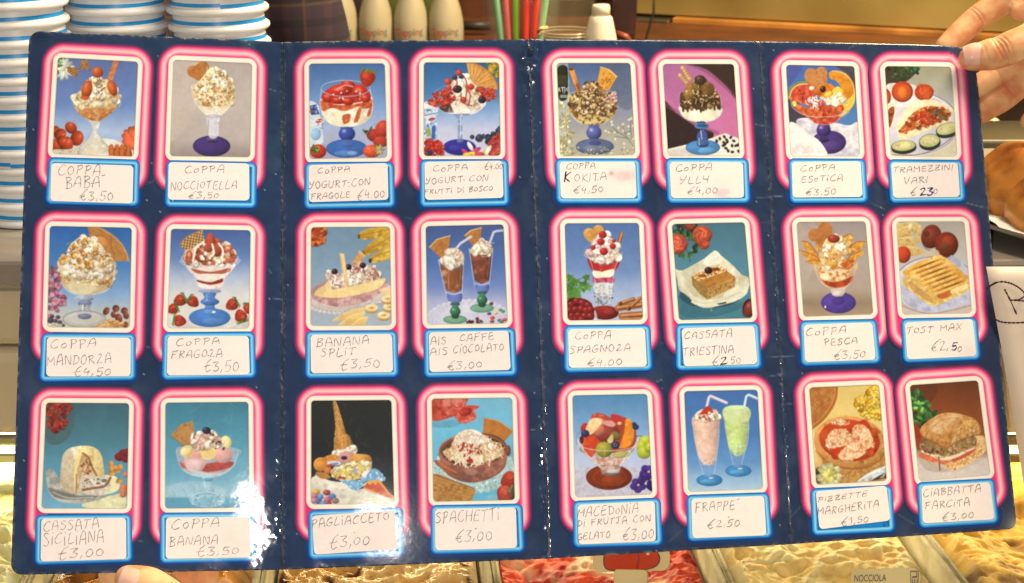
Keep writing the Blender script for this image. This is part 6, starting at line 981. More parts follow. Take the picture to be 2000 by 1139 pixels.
# ------------------------------------------------------------------ the shop: counter, walls
M_STEEL = mat('brushed_steel', A(178, 166, 140), rough=0.32, metal=1.0, noise=(6, A(150, 132, 96), 2, 0.35, 0.7))
M_BRASSY = mat('golden_steel', A(190, 156, 84), rough=0.36, metal=0.45, noise=(3.5, A(140, 108, 50), 2, 0.35, 0.68), bump=(7, 0.12, 0.02))
M_FASCIA = mat('cream_enamel', A(214, 188, 148), rough=0.45, noise=(3, A(196, 166, 124), 2, 0.4, 0.7), bump=(600, 0.08, 0.0004))
M_TOP = mat('grey_glossy_top', A(150, 132, 112), rough=0.12, spec=0.6)
M_DARK = mat('dark_metal', A(52, 42, 32), rough=0.5)
M_WOOD = mat('reddish_wood', A(112, 56, 22), rough=0.5, noise=(9, A(70, 34, 14), 5, 0.35, 0.65))
M_WOOD2 = mat('honey_wood', A(206, 132, 54), rough=0.42, noise=(7, A(132, 78, 28), 4, 0.35, 0.65))
M_FLOOR = mat('floor_tile', A(90, 70, 52), rough=0.5, noise=(3, A(70, 54, 40), 3, 0.4, 0.6))
def struct(o): o['kind'] = 'structure'; return o
def place(o, p, rz=0.0): o.location = p; o.rotation_euler = (0, 0, rz); return o
ZC = 1.229                                     # height of the counter top
fl_ = struct(box('floor', 8, 8, 0.1, M_FLOOR, None, (0, 2, -0.05), 0))
bw = tag(box('back_wall', 6.0, 0.08, 3.0, M_WOOD, None, (0, 3.15, 1.5), 0), 'dark reddish wooden back wall of the ice cream parlour', 'wall')
counter = thing('display_counter', 'cream fronted display counter that cups and plate stand on', 'counter', (0, 0, 0))
p0 = on_z(20, 509, ZC); yf = p0.y              # the counter's front edge
box('top', 2.6, 0.32, 0.02, M_TOP, counter, (0.1, yf+0.16, ZC-0.010), 0.003)
box('fascia', 2.6, 0.02, 0.040, M_FASCIA, counter, (0.1, yf+0.012, ZC-0.0405), 0.006)
box('fascia', 2.6, 0.026, 0.062, M_FASCIA, counter, (0.1, yf+0.010, ZC-0.0925), 0.008)
box('rail', 2.6, 0.02, 0.008, M_STEEL, counter, (0.1, yf+0.03, ZC-0.137), 0.002)
box('rail', 2.6, 0.02, 0.008, M_STEEL, counter, (0.1, yf+0.05, ZC-0.160), 0.002)
box('case_back', 2.6, 0.02, 1.05, M_DARK, counter, (0.1, yf+0.36, 0.53), 0)
box('case_floor', 2.6, 1.0, 0.02, M_DARK, counter, (0.1, yf-0.15, 0.85), 0)

# steel splashback, board and bracket at the right
a = on_z(1240, 27, 1.13); b = on_z(1840, 58, 1.13); d = (b-a).normalized(); rz = math.atan2(d.y, d.x); ln = 1.9
def wall_box(name, x0, x1, z0, z1, th, m, off, parent=None):
    c = a+d*((x0+x1)/2)+Vector((-d.y, d.x, 0))*off; c.z = (z0+z1)/2
    return box(name, x1-x0, th, z1-z0, m, parent, c, 0.002, rz)
st = tag(wall_box('steel_splashback', 0.0, ln, 1.13, 1.75, 0.03, M_BRASSY, 0.02), 'golden brown steel splashback sheet across the back at right', 'splashback')
for k, (px, py) in enumerate(((1675, 14), (1655, 36), (1730, 36))): pass
bd = tag(wall_box('wooden_board', 0.08, ln, 0.98, 1.128, 0.03, M_WOOD2, 0.0), 'honey brown wooden board running under the steel splashback', 'board')
br = tag(wall_box('steel_bracket', -0.05, 0.078, 0.98, 1.125, 0.05, M_STEEL, -0.01), 'dull steel corner bracket at the left end of the wooden board', 'bracket')
q0 = on_y(1278, -30, 2.4); q1 = on_y(1262, 76, 2.4)
tag(tube('cable', [q0, (q0+q1)/2+Vector((0.006, 0, 0)), q1, q1+Vector((-0.01, 0, -0.1))], 0.0022, 6, M_DARK), 'thin dark cable hanging in front of the steel bracket', 'cable')
bc = thing('back_counter', 'dark back counter with bottles and straws on it', 'counter', (0, 2.45, 0))
ZB = on_y(735, 102, 2.36).z
box('worktop', 3.4, 0.6, 0.04, M_WOOD, bc, (-0.1, 0.06, ZB-0.02), 0.004); box('cabinet', 3.3, 0.5, ZB-0.04, M_DARK, bc, (-0.1, 0.1, (ZB-0.04)/2), 0.004)
tag(tube('shelf_rod', [on_y(896, 50, 2.55), on_y(958, 50, 2.55)], 0.0085, 12, M_DARK), 'short black rod between the bottles and the straws', 'rod')
bx = thing('dark_appliance', 'dark brown appliance leaning behind the white dispenser bottle', 'appliance', on_y(1215, 100, 2.30))
m_ap = mat('dark_brown_plastic', A(58, 34, 28), rough=0.35, noise=(20, A(90, 44, 30), 2, 0.5, 0.7))
bm = bmesh.new(); P = [on_y(x, y, 2.30) for x, y in ((1196, -40), (1246, -40), (1244, 20), (1236, 118), (1212, 118), (1206, 60), (1196, 30))]
f1 = [bm.verts.new(p-bx.location) for p in P]; f2 = [bm.verts.new(p-bx.location+Vector((0, 0.15, 0))) for p in P]; bm.faces.new(f1); bm.faces.new(f2[::-1])
for i in range(len(P)): bm.faces.new((f1[i], f2[i], f2[(i+1) % len(P)], f1[(i+1) % len(P)]))
link('housing', bm_mesh('housing', bm), m_ap, bx)
tube('handle', [on_y(1204, 66, 2.28)-bx.location, on_y(1222, 72, 2.27)-bx.location, on_y(1230, 84, 2.28)-bx.location], 0.006, 8, mat('red_brown_plastic', A(150, 70, 40), rough=0.4), bx)

# ------------------------------------------------------------------ paper cups, three stacks standing rim down
M_CUP = mat('waxed_white_card', A(250, 236, 220), rough=0.38, noise=(40, A(242, 226, 206), 2, 0.4, 0.7))
M_STRIPE = mat('blue_print', A(30, 150, 206), rough=0.38)
def cup_profile():
    pr = [(0.0326, 0.0010)]+[(0.0344+0.0025*math.cos(math.radians(t)), 0.0027+0.0027*math.sin(math.radians(t))) for t in range(-170, 120, 20)]
    pr += [(0.0335, 0.0058), (0.0270, 0.0500), (0.0262, 0.0506), (0.0256, 0.0500), (0.0254, 0.0470), (0.0, 0.0470)]
    return pr
cup0 = thing('paper_cup', 'white paper ice cream cup with a blue stripe', 'cup', (0, 0, 0))
cup_body = lathe('body', cup_profile(), 56, M_CUP, cup0)
n = 90; vs = []; fs = []
for k in range(n+1):
    t = 2*math.pi*k/n; dz = 0.0010*(k/n-0.5)
    for zz in (0.0062, 0.0088): r = 0.0334-(zz+dz-0.0058)*0.1475+0.00018; vs.append((r*math.cos(t), r*math.sin(t), zz+dz))
fs = [(2*k, 2*k+2, 2*k+3, 2*k+1) for k in range(n)]
cup_stripe = link('stripe', mesh_np('stripe', np.array(vs), np.array(fs)), M_STRIPE, cup0, True)
ORD = ['lowest', 'second', 'third', 'fourth', 'fifth', 'sixth', 'seventh', 'eighth', 'ninth', 'tenth', 'eleventh', 'twelfth', 'thirteenth', 'fourteenth', 'fifteenth', 'sixteenth', 'seventeenth', 'eighteenth', 'nineteenth']
rnd = random.Random(3); first = True
for px, dep, word in ((28, 0.945, 'leftmost stack'), (231, 1.01, 'middle stack'), (428, 1.01, 'right stack by the plaid shirt')):
    base = V(px, 40, dep); 
    for k in range(17):
        if first: c = cup0; kids = []; first = False
        else:
            c = cup0.copy(); COL.objects.link(c)
            for ch in (cup_body, cup_stripe): e = ch.copy(); COL.objects.link(e); e.parent = c
        up = 16-k
        c.location = (base.x+rnd.uniform(-.0006, .0006), base.y+rnd.uniform(-.0006, .0006), ZC+0.0003+k*0.01235)
        c.rotation_euler = (rnd.uniform(-.006, .006), rnd.uniform(-.006, .006), rnd.uniform(0, 6.28))
        c['label'] = f'white striped paper cup, {ORD[k]} from below in the {word}'
        c['group'] = 'stacked paper cups'

# ------------------------------------------------------------------ the worker behind: plaid shirt
M_SKIN_FAR = mat('skin_far', A(214, 156, 116), rough=0.5)
def plaid():
    m = bpy.data.materials.new('dark_plaid_cloth'); m.use_nodes = True; nt = m.node_tree; b = nt.nodes['Principled BSDF']; N = nt.nodes.new; L = nt.links.new
    b.inputs['Roughness'].default_value = 0.9; tc = N('ShaderNodeTexCoord'); sp = N('ShaderNodeSeparateXYZ'); L(tc.outputs['Object'], sp.inputs[0])
    last = None
    for ax, per, w, col in (('X', 0.022, 0.35, A(74, 46, 50)), ('Z', 0.024, 0.35, A(34, 28, 32)), ('X', 0.044, 0.07, A(92, 62, 48)), ('Z', 0.048, 0.07, A(96, 68, 52))):
        ad = N('ShaderNodeMath'); ad.operation = 'DIVIDE'; ad.inputs[1].default_value = per; L(sp.outputs[ax], ad.inputs[0])
        fr = N('ShaderNodeMath'); fr.operation = 'FRACT'; L(ad.outputs[0], fr.inputs[0]); lt = N('ShaderNodeMath'); lt.operation = 'LESS_THAN'; lt.inputs[1].default_value = w; L(fr.outputs[0], lt.inputs[0])
        ml = N('ShaderNodeMath'); ml.operation = 'MULTIPLY'; ml.inputs[1].default_value = 0.6; L(lt.outputs[0], ml.inputs[0])
        mx = N('ShaderNodeMix'); mx.data_type = 'RGBA'; L(ml.outputs[0], mx.inputs['Factor'])
        if last is None: mx.inputs['A'].default_value = (*A(54, 38, 46), 1)
        else: L(last, mx.inputs['A'])
        mx.inputs['B'].default_value = (*col, 1); last = mx.outputs['Result']
    L(last, b.inputs['Base Color']); return m
def limb(bm, pts, radii, seg=16, flat=1.0, m=6):
    """tapering rounded tube through points, hemispherical ends"""
    P = spline([list(p) for p in pts], m); R = spline([[r, 0, 0] for r in radii], m)[:, 0]
    P = [Vector(p) for p in P]; t0 = (P[0]-P[1]).normalized(); t1 = (P[-1]-P[-2]).normalized()
    h = [(P[0]+t0*R[0]*math.sin(a), R[0]*math.cos(a)) for a in (1.5, 1.2, 0.9, 0.6, 0.3)]; e = [(P[-1]+t1*R[-1]*math.sin(a), R[-1]*math.cos(a)) for a in (0.3, 0.6, 0.9, 1.2, 1.5)]
    tube('', [x for x, _ in h]+P+[x for x, _ in e], [r for _, r in h]+list(R)+[r for _, r in e], seg, bm=bm, flat=flat)
def fused(name, bm, voxel, m, parent, smooth=6):
    o = link(name, bm_mesh(name, bm), m, parent, True)
    r = o.modifiers.new('fuse', 'REMESH'); r.mode = 'VOXEL'; r.voxel_size = voxel; r.use_smooth_shade = True
    s = o.modifiers.new('soft', 'SMOOTH'); s.iterations = smooth; s.factor = 0.5
    return o
def creased(o, folds):
    dg = bpy.context.evaluated_depsgraph_get(); bpy.context.view_layer.update()
    o.modifiers.new('fine', 'SUBSURF').levels = 1
    me = bpy.data.meshes.new_from_object(o.evaluated_get(bpy.context.evaluated_depsgraph_get())); o.modifiers.clear()
    n = len(me.vertices); co = np.zeros(n*3); me.vertices.foreach_get('co', co); co = co.reshape(-1, 3); no = np.zeros(n*3); me.vertices.foreach_get('normal', no); no = no.reshape(-1, 3)
    for c, ax, r, dp, wd, bend in folds:
        q = co-np.array(c); a = q@np.array(ax); near = np.linalg.norm(q, axis=1) < r
        side = np.cross(np.array(ax), FWD); side = side/np.linalg.norm(side); b_ = q@side
        a = a-bend*(b_/r)**2*r
        co = co-no*(dp*np.exp(-(a/wd)**2)*near*np.clip(1.25-np.abs(b_)/r, 0, 1))[:, None]
    me.vertices.foreach_set('co', co.ravel()); me.update(); me.polygons.foreach_set('use_smooth', np.ones(len(me.polygons), bool))
    mm = o.data.materials[0]; o.data = me
    if not me.materials: me.materials.append(mm)
pp = on_y(232, 50, 1.62); person = thing('person', 'person in a dark plaid shirt standing behind the paper cups', 'person', (pp.x, pp.y, 0))
bm = bmesh.new()
limb(bm, [(0, 0, 0.92), (0, 0, 1.1), (0, 0, 1.3), (0, 0.01, 1.42), (0, 0.02, 1.5)], [0.13, 0.13, 0.15, 0.12, 0.06], 24)
limb(bm, [(0, 0.02, 1.48), (0, 0, 1.56)], [0.055, 0.05]); limb(bm, [(0, -0.005, 1.60), (0, -0.01, 1.70)], [0.075, 0.085], 20)
for s in (-1, 1):
    limb(bm, [(s*0.16, 0.01, 1.42), (s*0.185, 0.03, 1.20), (s*0.17, -0.10, 1.05), (s*0.12, -0.22, 1.06)], [0.055, 0.045, 0.038, 0.03])
    limb(bm, [(s*0.08, 0, 0.9), (s*0.085, 0.0, 0.5), (s*0.085, 0.02, 0.07)], [0.09, 0.06, 0.045]); limb(bm, [(s*0.085, 0.02, 0.04), (s*0.09, -0.14, 0.035)], [0.04, 0.035])
fused('body', bm, 0.012, M_SKIN_FAR, person)
bm = bmesh.new()
limb(bm, [(0.0, 0, 0.90), (0.0, 0, 1.1), (0.0, 0, 1.3), (0, 0.01, 1.44)], [0.165, 0.165, 0.17, 0.12], 28)
for s in (-1, 1): limb(bm, [(s*0.15, 0.01, 1.43), (s*0.19, 0.02, 1.30), (s*0.21, 0.03, 1.18), (s*0.19, -0.08, 1.06)], [0.065, 0.066, 0.060, 0.052], 20)
fused('shirt', bm, 0.010, plaid(), person, 8)
bm = bmesh.new(); limb(bm, [(0, 0, 0.96), (0, 0, 0.86)], [0.155, 0.15], 24)
for s in (-1, 1): limb(bm, [(s*0.08, 0, 0.9), (s*0.085, 0.0, 0.5), (s*0.085, 0.02, 0.10)], [0.105, 0.08, 0.07])
fused('trousers', bm, 0.012, M_DARK, person)
bm = bmesh.new(); limb(bm, [(0, 0.03, 1.64), (0, 0.015, 1.73)], [0.082, 0.086], 20); fused('hair', bm, 0.008, mat('dark_hair', A(40, 28, 22), rough=0.6), person)

# ------------------------------------------------------------------ four sauce bottles lettered Topping
M_CREAMPL = mat('cream_plastic', A(190, 168, 128), rough=0.33, noise=(18, A(178, 154, 110), 2, 0.4, 0.7))
M_GREEN = mat('olive_plastic', A(92, 96, 40), rough=0.4)
M_LET = mat('coloured_print', rough=0.5, attr=True)
def text_mesh(s, size, fat=0.0):
    c = bpy.data.curves.new('writing', 'FONT'); c.body = s; c.size = size; c.align_x = 'CENTER'; c.offset = fat
    o = bpy.data.objects.new('writing', c); COL.objects.link(o); bpy.context.view_layer.update()
    me = bpy.data.meshes.new_from_object(o.evaluated_get(bpy.context.evaluated_depsgraph_get())); bpy.data.objects.remove(o)
    return me
yb = 2.36; R0 = 0.0300
def bottle(px, word):
    t = thing('sauce_bottle', word, 'bottle', (0, 0, 0), 'cream sauce bottles')
    p = on_y(px, 70, yb); t.location = (p.x, p.y, ZB); t.rotation_euler = (0, 0, math.atan2(-p.x, p.y)*-1)
    z1 = on_y(px, 36, yb).z-ZB; z2 = on_y(px, -8, yb).z-ZB
    lathe('body', [(0, 0.0), (R0-0.003, 0.0), (R0, 0.004), (R0, z1-0.01), (R0-0.001, z1), (R0-0.004, z1+(z2-z1)*0.4), (R0*0.64, z2), (R0*0.5, z2+0.012), (R0*0.42, z2+0.014), (0, z2+0.014)], 40, M_CREAMPL, t)
    lathe('cap', [(0, z2+0.0141), (R0*0.44, z2+0.0141), (R0*0.44, z2+0.03), (R0*0.16, z2+0.034), (R0*0.09, z2+0.075), (0, z2+0.076)], 24, M_GREEN, t)
    ms = text_mesh('Topping', 0.0168, 0.0002); v = np.zeros(len(ms.vertices)*3); ms.vertices.foreach_get('co', v); v = v.reshape(-1, 3)
    wmin, wmax = v[:, 0].min(), v[:, 0].max(); zt = on_y(px, 70, yb-R0).z-ZB
    cols = np.array([A(196, 60, 30), A(230, 140, 40), A(214, 90, 40), A(170, 80, 110), A(84, 130, 80), A(190, 80, 50), A(110, 116, 120)])
    ix = np.clip(((v[:, 0]-wmin)/(wmax-wmin)*7).astype(int), 0, 6)
    ang = v[:, 0]*0.92/R0; q = np.stack([np.sin(ang)*(R0+0.0003), -np.cos(ang)*(R0+0.0003), zt+v[:, 1]+0.10*v[:, 0]*0.4], 1)
    at = ms.color_attributes.new('Col', 'FLOAT_COLOR', 'POINT'); c = np.ones((len(v), 4), np.float32); c[:, :3] = cols[ix]; at.data.foreach_set('color', c.ravel())
    ms.vertices.foreach_set('co', q.ravel().astype(np.float32)); ms.update(); link('lettering', ms, M_LET, t)
for px, wd in ((667, 'cream sauce bottle half hidden behind the plaid shirt'), (735, 'cream sauce bottle second from the plaid shirt'), (803, 'cream sauce bottle second from the straws'), (871, 'cream sauce bottle nearest the drinking straws')): bottle(px, wd)
for k, px in enumerate((642, 701, 769, 838)):
    p = on_y(px, 60, yb+0.085); o = lathe('oil_bottle', [(0, 0), (0.028, 0), (0.03, 0.004), (0.03, 0.13), (0.012, 0.17), (0.011, 0.2), (0, 0.2)], 24, M_GREEN if k != 1 else M_DARK, None); o.location = (p.x, p.y, ZB)
    tag(o, ['dark green bottle behind the gap beside the plaid shirt', 'dark bottle behind the gap of the first and second sauce bottles', 'olive green bottle behind the gap of the two middle sauce bottles', 'olive green bottle behind the two right sauce bottles'][k], 'bottle', 'bottles of the back row')

# ------------------------------------------------------------------ drinking straws in a glass, clear beakers, white dispenser
M_GLASS = mat('clear_glass', A(190, 200, 180), rough=0.05, spec=0.6, alpha=0.035)
M_CLEARPL = mat('clear_plastic', A(236, 206, 150), rough=0.12, spec=0.8, alpha=0.018, bump=(60, 0.2, 0.002))
ys = 1.75; zs = ZB+0.02; g = on_y(1016, 120, ys)
gt = lathe('straw_glass', [(0.0, 0.0), (0.040, 0.0), (0.043, 0.003), (0.050, 0.16), (0.0485, 0.16), (0.0415, 0.006), (0, 0.005)], 48, M_GLASS); zg = on_y(1016, 190, ys).z; gt.location = (g.x, g.y, zg)
tag(gt, 'tall clear glass holding the coloured drinking straws', 'glass')
sc_ = [(A(*c), n) for c, n in (((255, 50, 20), 'red'), ((160, 210, 140), 'pale green'), ((255, 140, 30), 'orange'), ((150, 196, 20), 'lime green'), ((230, 100, 90), 'salmon'), ((250, 100, 20), 'dark orange'), ((90, 150, 110), 'teal green'))]
smats = [mat(n.replace(' ', '_')+'_straw', c, rough=0.3) for c, n in sc_]
r2 = random.Random(12); order = [1, 0, 4, 5, 4, 1, 0, 3, 3, 0, 5, 0, 0, 5, 0, 4, 0, 5, 0, 1, 1]; seen = {}
tops = np.linspace(962, 1074, len(order))
for k, (ix, tx) in enumerate(zip(order, tops)):
    lo = on_y(tx*0.45+1016*0.55+r2.uniform(-4, 4), 180, ys); yy = (-0.006, 0.004, 0.0, 0.008)[k % 4]+r2.uniform(-0.001, 0.001)
    hi = on_y(tx+r2.uniform(-3, 3), -60, ys); lo.y += yy; hi.y += yy*1.3; lo.z = zg+0.008
    o = tube('drinking_straw', [lo, hi], 0.0047, 10, smats[ix], None, False)
    seen[ix] = seen.get(ix, 0)+1
    tag(o, f'{sc_[ix][1]} drinking straw in the straw glass', 'straw', 'drinking straws')
    o['_k'] = k
st_all = [o for o in COL.objects if o.name.startswith('drinking_straw')]
ordw = ['leftmost', 'second from left', 'third from left', 'fourth from left', 'fifth from left', 'sixth from left', 'seventh from left', 'eighth from left']
cnt = {}
for o in st_all:
    c = o['label'].split(' drinking')[0]; k = cnt.get(c, 0); cnt[c] = k+1; o['_n'] = k
for o in st_all:
    c = o['label'].split(' drinking')[0]; k = o['_n']
    o['label'] = f'{c} drinking straw, {ordw[k]} of its colour in the glass' if cnt[c] > 1 else f'only {c} drinking straw in the glass'
    del o['_k']; del o['_n']
M_RIM = mat('clear_plastic_rim', A(240, 214, 166), rough=0.15, spec=0.8, alpha=0.45)
pb = on_y(1105, 130, 1.72)
for k in range(3):
    o = lathe('clear_beaker', [(0.0, 0.0), (0.028, 0.0), (0.030, 0.002), (0.037, 0.105), (0.0385, 0.107), (0.0365, 0.108), (0.0293, 0.003), (0.0, 0.002)], 40, M_CLEARPL); o.location = (pb.x, pb.y, on_y(1105, 150, 1.72).z+k*0.014)
    for hh in (0.100, 0.106) + ((on_y(1105, 66, 1.72).z-o.location.z, on_y(1105, 60, 1.72).z-o.location.z) if k == 0 else ()):
        rr_ = 0.030+0.0068*hh/0.105; lathe('rim', [(rr_+0.0012*math.cos(a), hh+0.0009*math.sin(a)) for a in np.linspace(0, 6.2832, 9)], 40, M_RIM, o)
    tag(o, ['outermost clear plastic beaker of the nested stack by the straws', 'middle clear plastic beaker of the nested stack', 'innermost clear plastic beaker standing highest in the nested stack'][k], 'beaker', 'nested clear beakers')
pw = on_y(1172, 100, 1.70); dz = lambda y: on_y(1172, y, 1.70).z-on_y(1172, 130, 1.70).z
M_WHITEPL = mat('white_plastic', A(252, 226, 186), rough=0.35)
db = thing('dispenser_bottle', 'white plastic dispenser bottle with tapering shoulders and square cap', 'bottle', (pw.x, pw.y, on_y(1172, 130, 1.70).z))
k_ = 1.70/2700/0.97
lathe('body', [(0, 0), (0.0225, 0), (0.0235, 0.003), (33*k_, dz(95)), (31*k_, dz(76)), (24*k_, dz(44)), (21.5*k_, dz(34)), (19*k_, dz(31)), (17*k_, dz(31)), (0, dz(31))], 40, M_WHITEPL, db)
lathe('cap', [(0, dz(31.2)), (17.5*k_, dz(31.2)), (17*k_, dz(13)), (15*k_, dz(9)), (0, dz(9))], 36, M_WHITEPL, db)
cl = tube('clip', [on_y(1051, 62, 1.68), on_y(1056, 56, 1.67), on_y(1068, 54, 1.68)], 0.0022, 8, mat('amber_plastic', A(250, 200, 120), rough=0.3)); tag(cl, 'small amber clip on the rim of the clear beakers', 'clip')

# ------------------------------------------------------------------ right side: ledge, plate with buns, paper sheet with a circled R
M_BUN = mat('golden_crust', A(222, 138, 54), rough=0.27, noise=(24, A(128, 54, 14), 6, 0.40, 0.60), bump=[(70, 0.35, 0.002), (420, 0.2, 0.0005)], sss=0.05)
lg = tag(box('steel_ledge', 0.44, 0.10, 0.02, M_STEEL, None, on_y(2200, 272, 1.45), 0.003), 'narrow steel ledge across the back behind the buns', 'ledge')
dk = tag(box('dark_cabinet', 0.50, 0.05, 0.13, mat('dark_brown_laminate', A(70, 46, 28), rough=0.5, noise=(8, A(50, 34, 22), 3, 0.4, 0.6)), None, on_y(2200, 215, 1.62), 0.003), 'dark brown cabinet front behind the right hand', 'cabinet')
kb = lathe('cabinet_knob', [(0, -0.012), (0.006, -0.012), (0.009, -0.004), (0.010, 0.003), (0.007, 0.009), (0, 0.011)], 20, M_CREAMPL); kb.location = on_y(1937, 246, 1.58); kb.rotation_euler = (1.3, 0, 0)
tag(kb, 'small cream knob on the dark cabinet below the right hand', 'knob')
pc = Vector((0.44, 0.940, ZC))
plate = thing('serving_plate', 'oval steel rimmed plate with white paper under golden buns', 'plate', (pc.x, pc.y, ZC))
lathe('dish', [(0, 0.001), (0.085, 0.001), (0.125, 0.007), (0.138, 0.012), (0.1395, 0.0135), (0.137, 0.0150), (0.124, 0.0100), (0.085, 0.004), (0, 0.0035)], 64, M_STEEL, plate)
bm = bmesh.new(); vs = [bm.verts.new((0, 0, 0.0058))]; ring1 = []; ring2 = []
for k in range(72):
    t = 2*math.pi*k/72; r = 0.131+0.003*math.sin(9*t)+0.003*math.sin(17*t+1)
    ring1.append(bm.verts.new((0.083*math.cos(t), 0.083*math.sin(t), 0.0060))); ring2.append(bm.verts.new((r*math.cos(t), r*math.sin(t), 0.0135+0.0015*math.sin(13*t))))
for k in range(72): bm.faces.new((vs[0], ring1[k], ring1[(k+1) % 72])); bm.faces.new((ring1[k], ring2[k], ring2[(k+1) % 72], ring1[(k+1) % 72]))
link('paper_liner', bm_mesh('paper_liner', bm), mat('white_paper', A(252, 238, 214), rough=0.7), plate, True)
def bun(px, py, dep, r, sq, label, knot=None, rz=0):
    t = thing('brioche_bun', label, 'bun', (0, 0, 0), 'golden buns on the plate')
    p = V(px, py, dep); z0 = ZC+0.0065; t.location = (p.x, p.y, z0); t.rotation_euler = (0, 0, rz)
    bm = bmesh.new(); bmesh.ops.create_uvsphere(bm, u_segments=48, v_segments=32, radius=1.0)
    for v in bm.verts:
        x, y, z = v.co; q = 1+0.05*math.sin(3*math.atan2(y, x)+1)+0.03*math.sin(5*x+3*z); z = max(z, -0.55)+0.55
        q *= 0.94+0.10*float(fbm(np.array(x*2.2+px), np.array(y*2.2+z*1.6+py), 91, 3)); v.co = (x*r*q*1.12, y*r*q, z*r*sq*q*0.80)
    link('crust', bm_mesh('crust', bm), M_BUN, t, True)
    if knot:
        bm = bmesh.new(); bmesh.ops.create_uvsphere(bm, u_segments=32, v_segments=20, radius=knot[3])
        for v in bm.verts: v.co = Vector((v.co.x+knot[0], v.co.y+knot[1], v.co.z*0.9+knot[2]))
        link('topknot', bm_mesh('topknot', bm), M_BUN, t, True)
bun(1998, 400, 0.975, 0.033, 1.15, 'large golden brioche bun with a topknot nearest the menu edge', (0.016, 0.004, 0.048, 0.016))
bun(2045, 440, 0.93, 0.026, 1.25, 'smaller golden bun in front, cut by the frame edge')
bun(2090, 330, 1.06, 0.032, 1.2, 'golden bun at the back of the plate outside the middle')
# the sheet of paper hanging from the counter front
yp = yf-0.016; c4 = [on_y(1926, 521, yp), on_y(2330, 521, yp), on_y(2390, 1000, yp), on_y(2004, 985, yp-0.02)]
sg = thing('paper_notice', 'white paper sheet with a circled letter R in black marker', 'notice', c4[0].to_tuple())
nu = 14; nv = 18; vs = []
for j in range(nv):
    for i in range(nu):
        s_, t_ = i/(nu-1), j/(nv-1); p = (c4[0]*(1-s_)+c4[1]*s_)*(1-t_)+(c4[3]*(1-s_)+c4[2]*s_)*t_
        p = p+Vector((0, -0.004*math.sin(3.1*t_)*(1+math.sin(4*s_)), 0)); vs.append(p-c4[0])
sh = link('sheet', mesh_np('sheet', np.array([tuple(v) for v in vs]), grid_faces(nu, nv)), mat('notice_paper', A(250, 222, 190), rough=0.75, noise=(14, A(244, 212, 178), 2, 0.4, 0.7)), sg, True)
so = sh.modifiers.new('thick', 'SOLIDIFY'); so.thickness = 0.0003
st_list = [[(150, 365), (215, 320), (270, 295), (340, 288), (420, 305), (500, 345), (560, 395), (578, 430), (555, 465), (500, 488), (430, 494)], [(430, 492), (500, 496), (580, 506), (700, 560)], [(355, 375), (415, 490), (485, 645)], [(190, 660), (255, 708), (320, 735), (420, 745), (570, 740), (700, 715), (790, 650)]]
ink = []
for s_ in st_list: ribbon(ink, spline(s_, 8), 20)
z = np.array(ink).reshape(-1, 2); px = 1900+z[:, 0]/5.7; py = 500+z[:, 1]/5.7
pt = np.array([tuple(on_y(x, y, yp)) for x, y in zip(px, py)])
tt = np.clip((c4[0].z-pt[:, 2])/(c4[0].z-c4[3].z), 0, 1)
pt = np.array([tuple(on_y(x, y, yp-0.02*t-0.0085*math.sin(3.1*t)-0.0008)) for x, y, t in zip(px, py, tt)])
link('lettering', mesh_np('lettering', pt-np.array(c4[0]), np.arange(len(z)).reshape(-1, 4)), mat('black_marker', A(44, 26, 26), rough=0.5), sg)
# ------------------------------------------------------------------ ice cream tubs in the display case
ZG = 1.035; YAW = math.radians(5.0)
O = on_z(957, 1110, ZG); EX = Vector((math.cos(YAW), math.sin(YAW), 0)); EY = Vector((-math.sin(YAW), math.cos(YAW), 0))
TW = (on_z(1837, 1110, ZG)-O).dot(EX)/2
M_ICE = mat('ice_cream', rough=0.5, spec=0.35, attr=True, bump=[(160, 0.35, 0.0012), (700, 0.25, 0.0004)], sss=0.12)
M_SAUCE = mat('glossy_ice_cream', rough=0.16, spec=0.5, attr=True, bump=[(90, 0.3, 0.0015), (400, 0.15, 0.0004)], sss=0.08)
KINDS = [('pale yellow cream', (250, 232, 150), (240, 210, 120), (255, 244, 190), M_ICE), ('glossy caramel brown', (196, 116, 34), (120, 64, 20), (226, 150, 60), M_SAUCE), ('light brown nut and chocolate', (226, 166, 84), (84, 44, 20), (244, 204, 130), M_SAUCE),
         ('red strawberry and cream', (238, 92, 50), (190, 44, 28), (252, 210, 150), M_ICE), ('golden yellow hazelnut', (255, 216, 128), (232, 170, 78), (255, 232, 160), M_ICE), ('yellow brown nut', (214, 156, 52), (130, 88, 34), (240, 190, 84), M_ICE)]
Y0, Y1 = -0.17, 0.27
M_PAN = mat('dull_steel', A(150, 132, 92), rough=0.5, metal=0.85, noise=(40, A(112, 96, 62), 3, 0.4, 0.65))
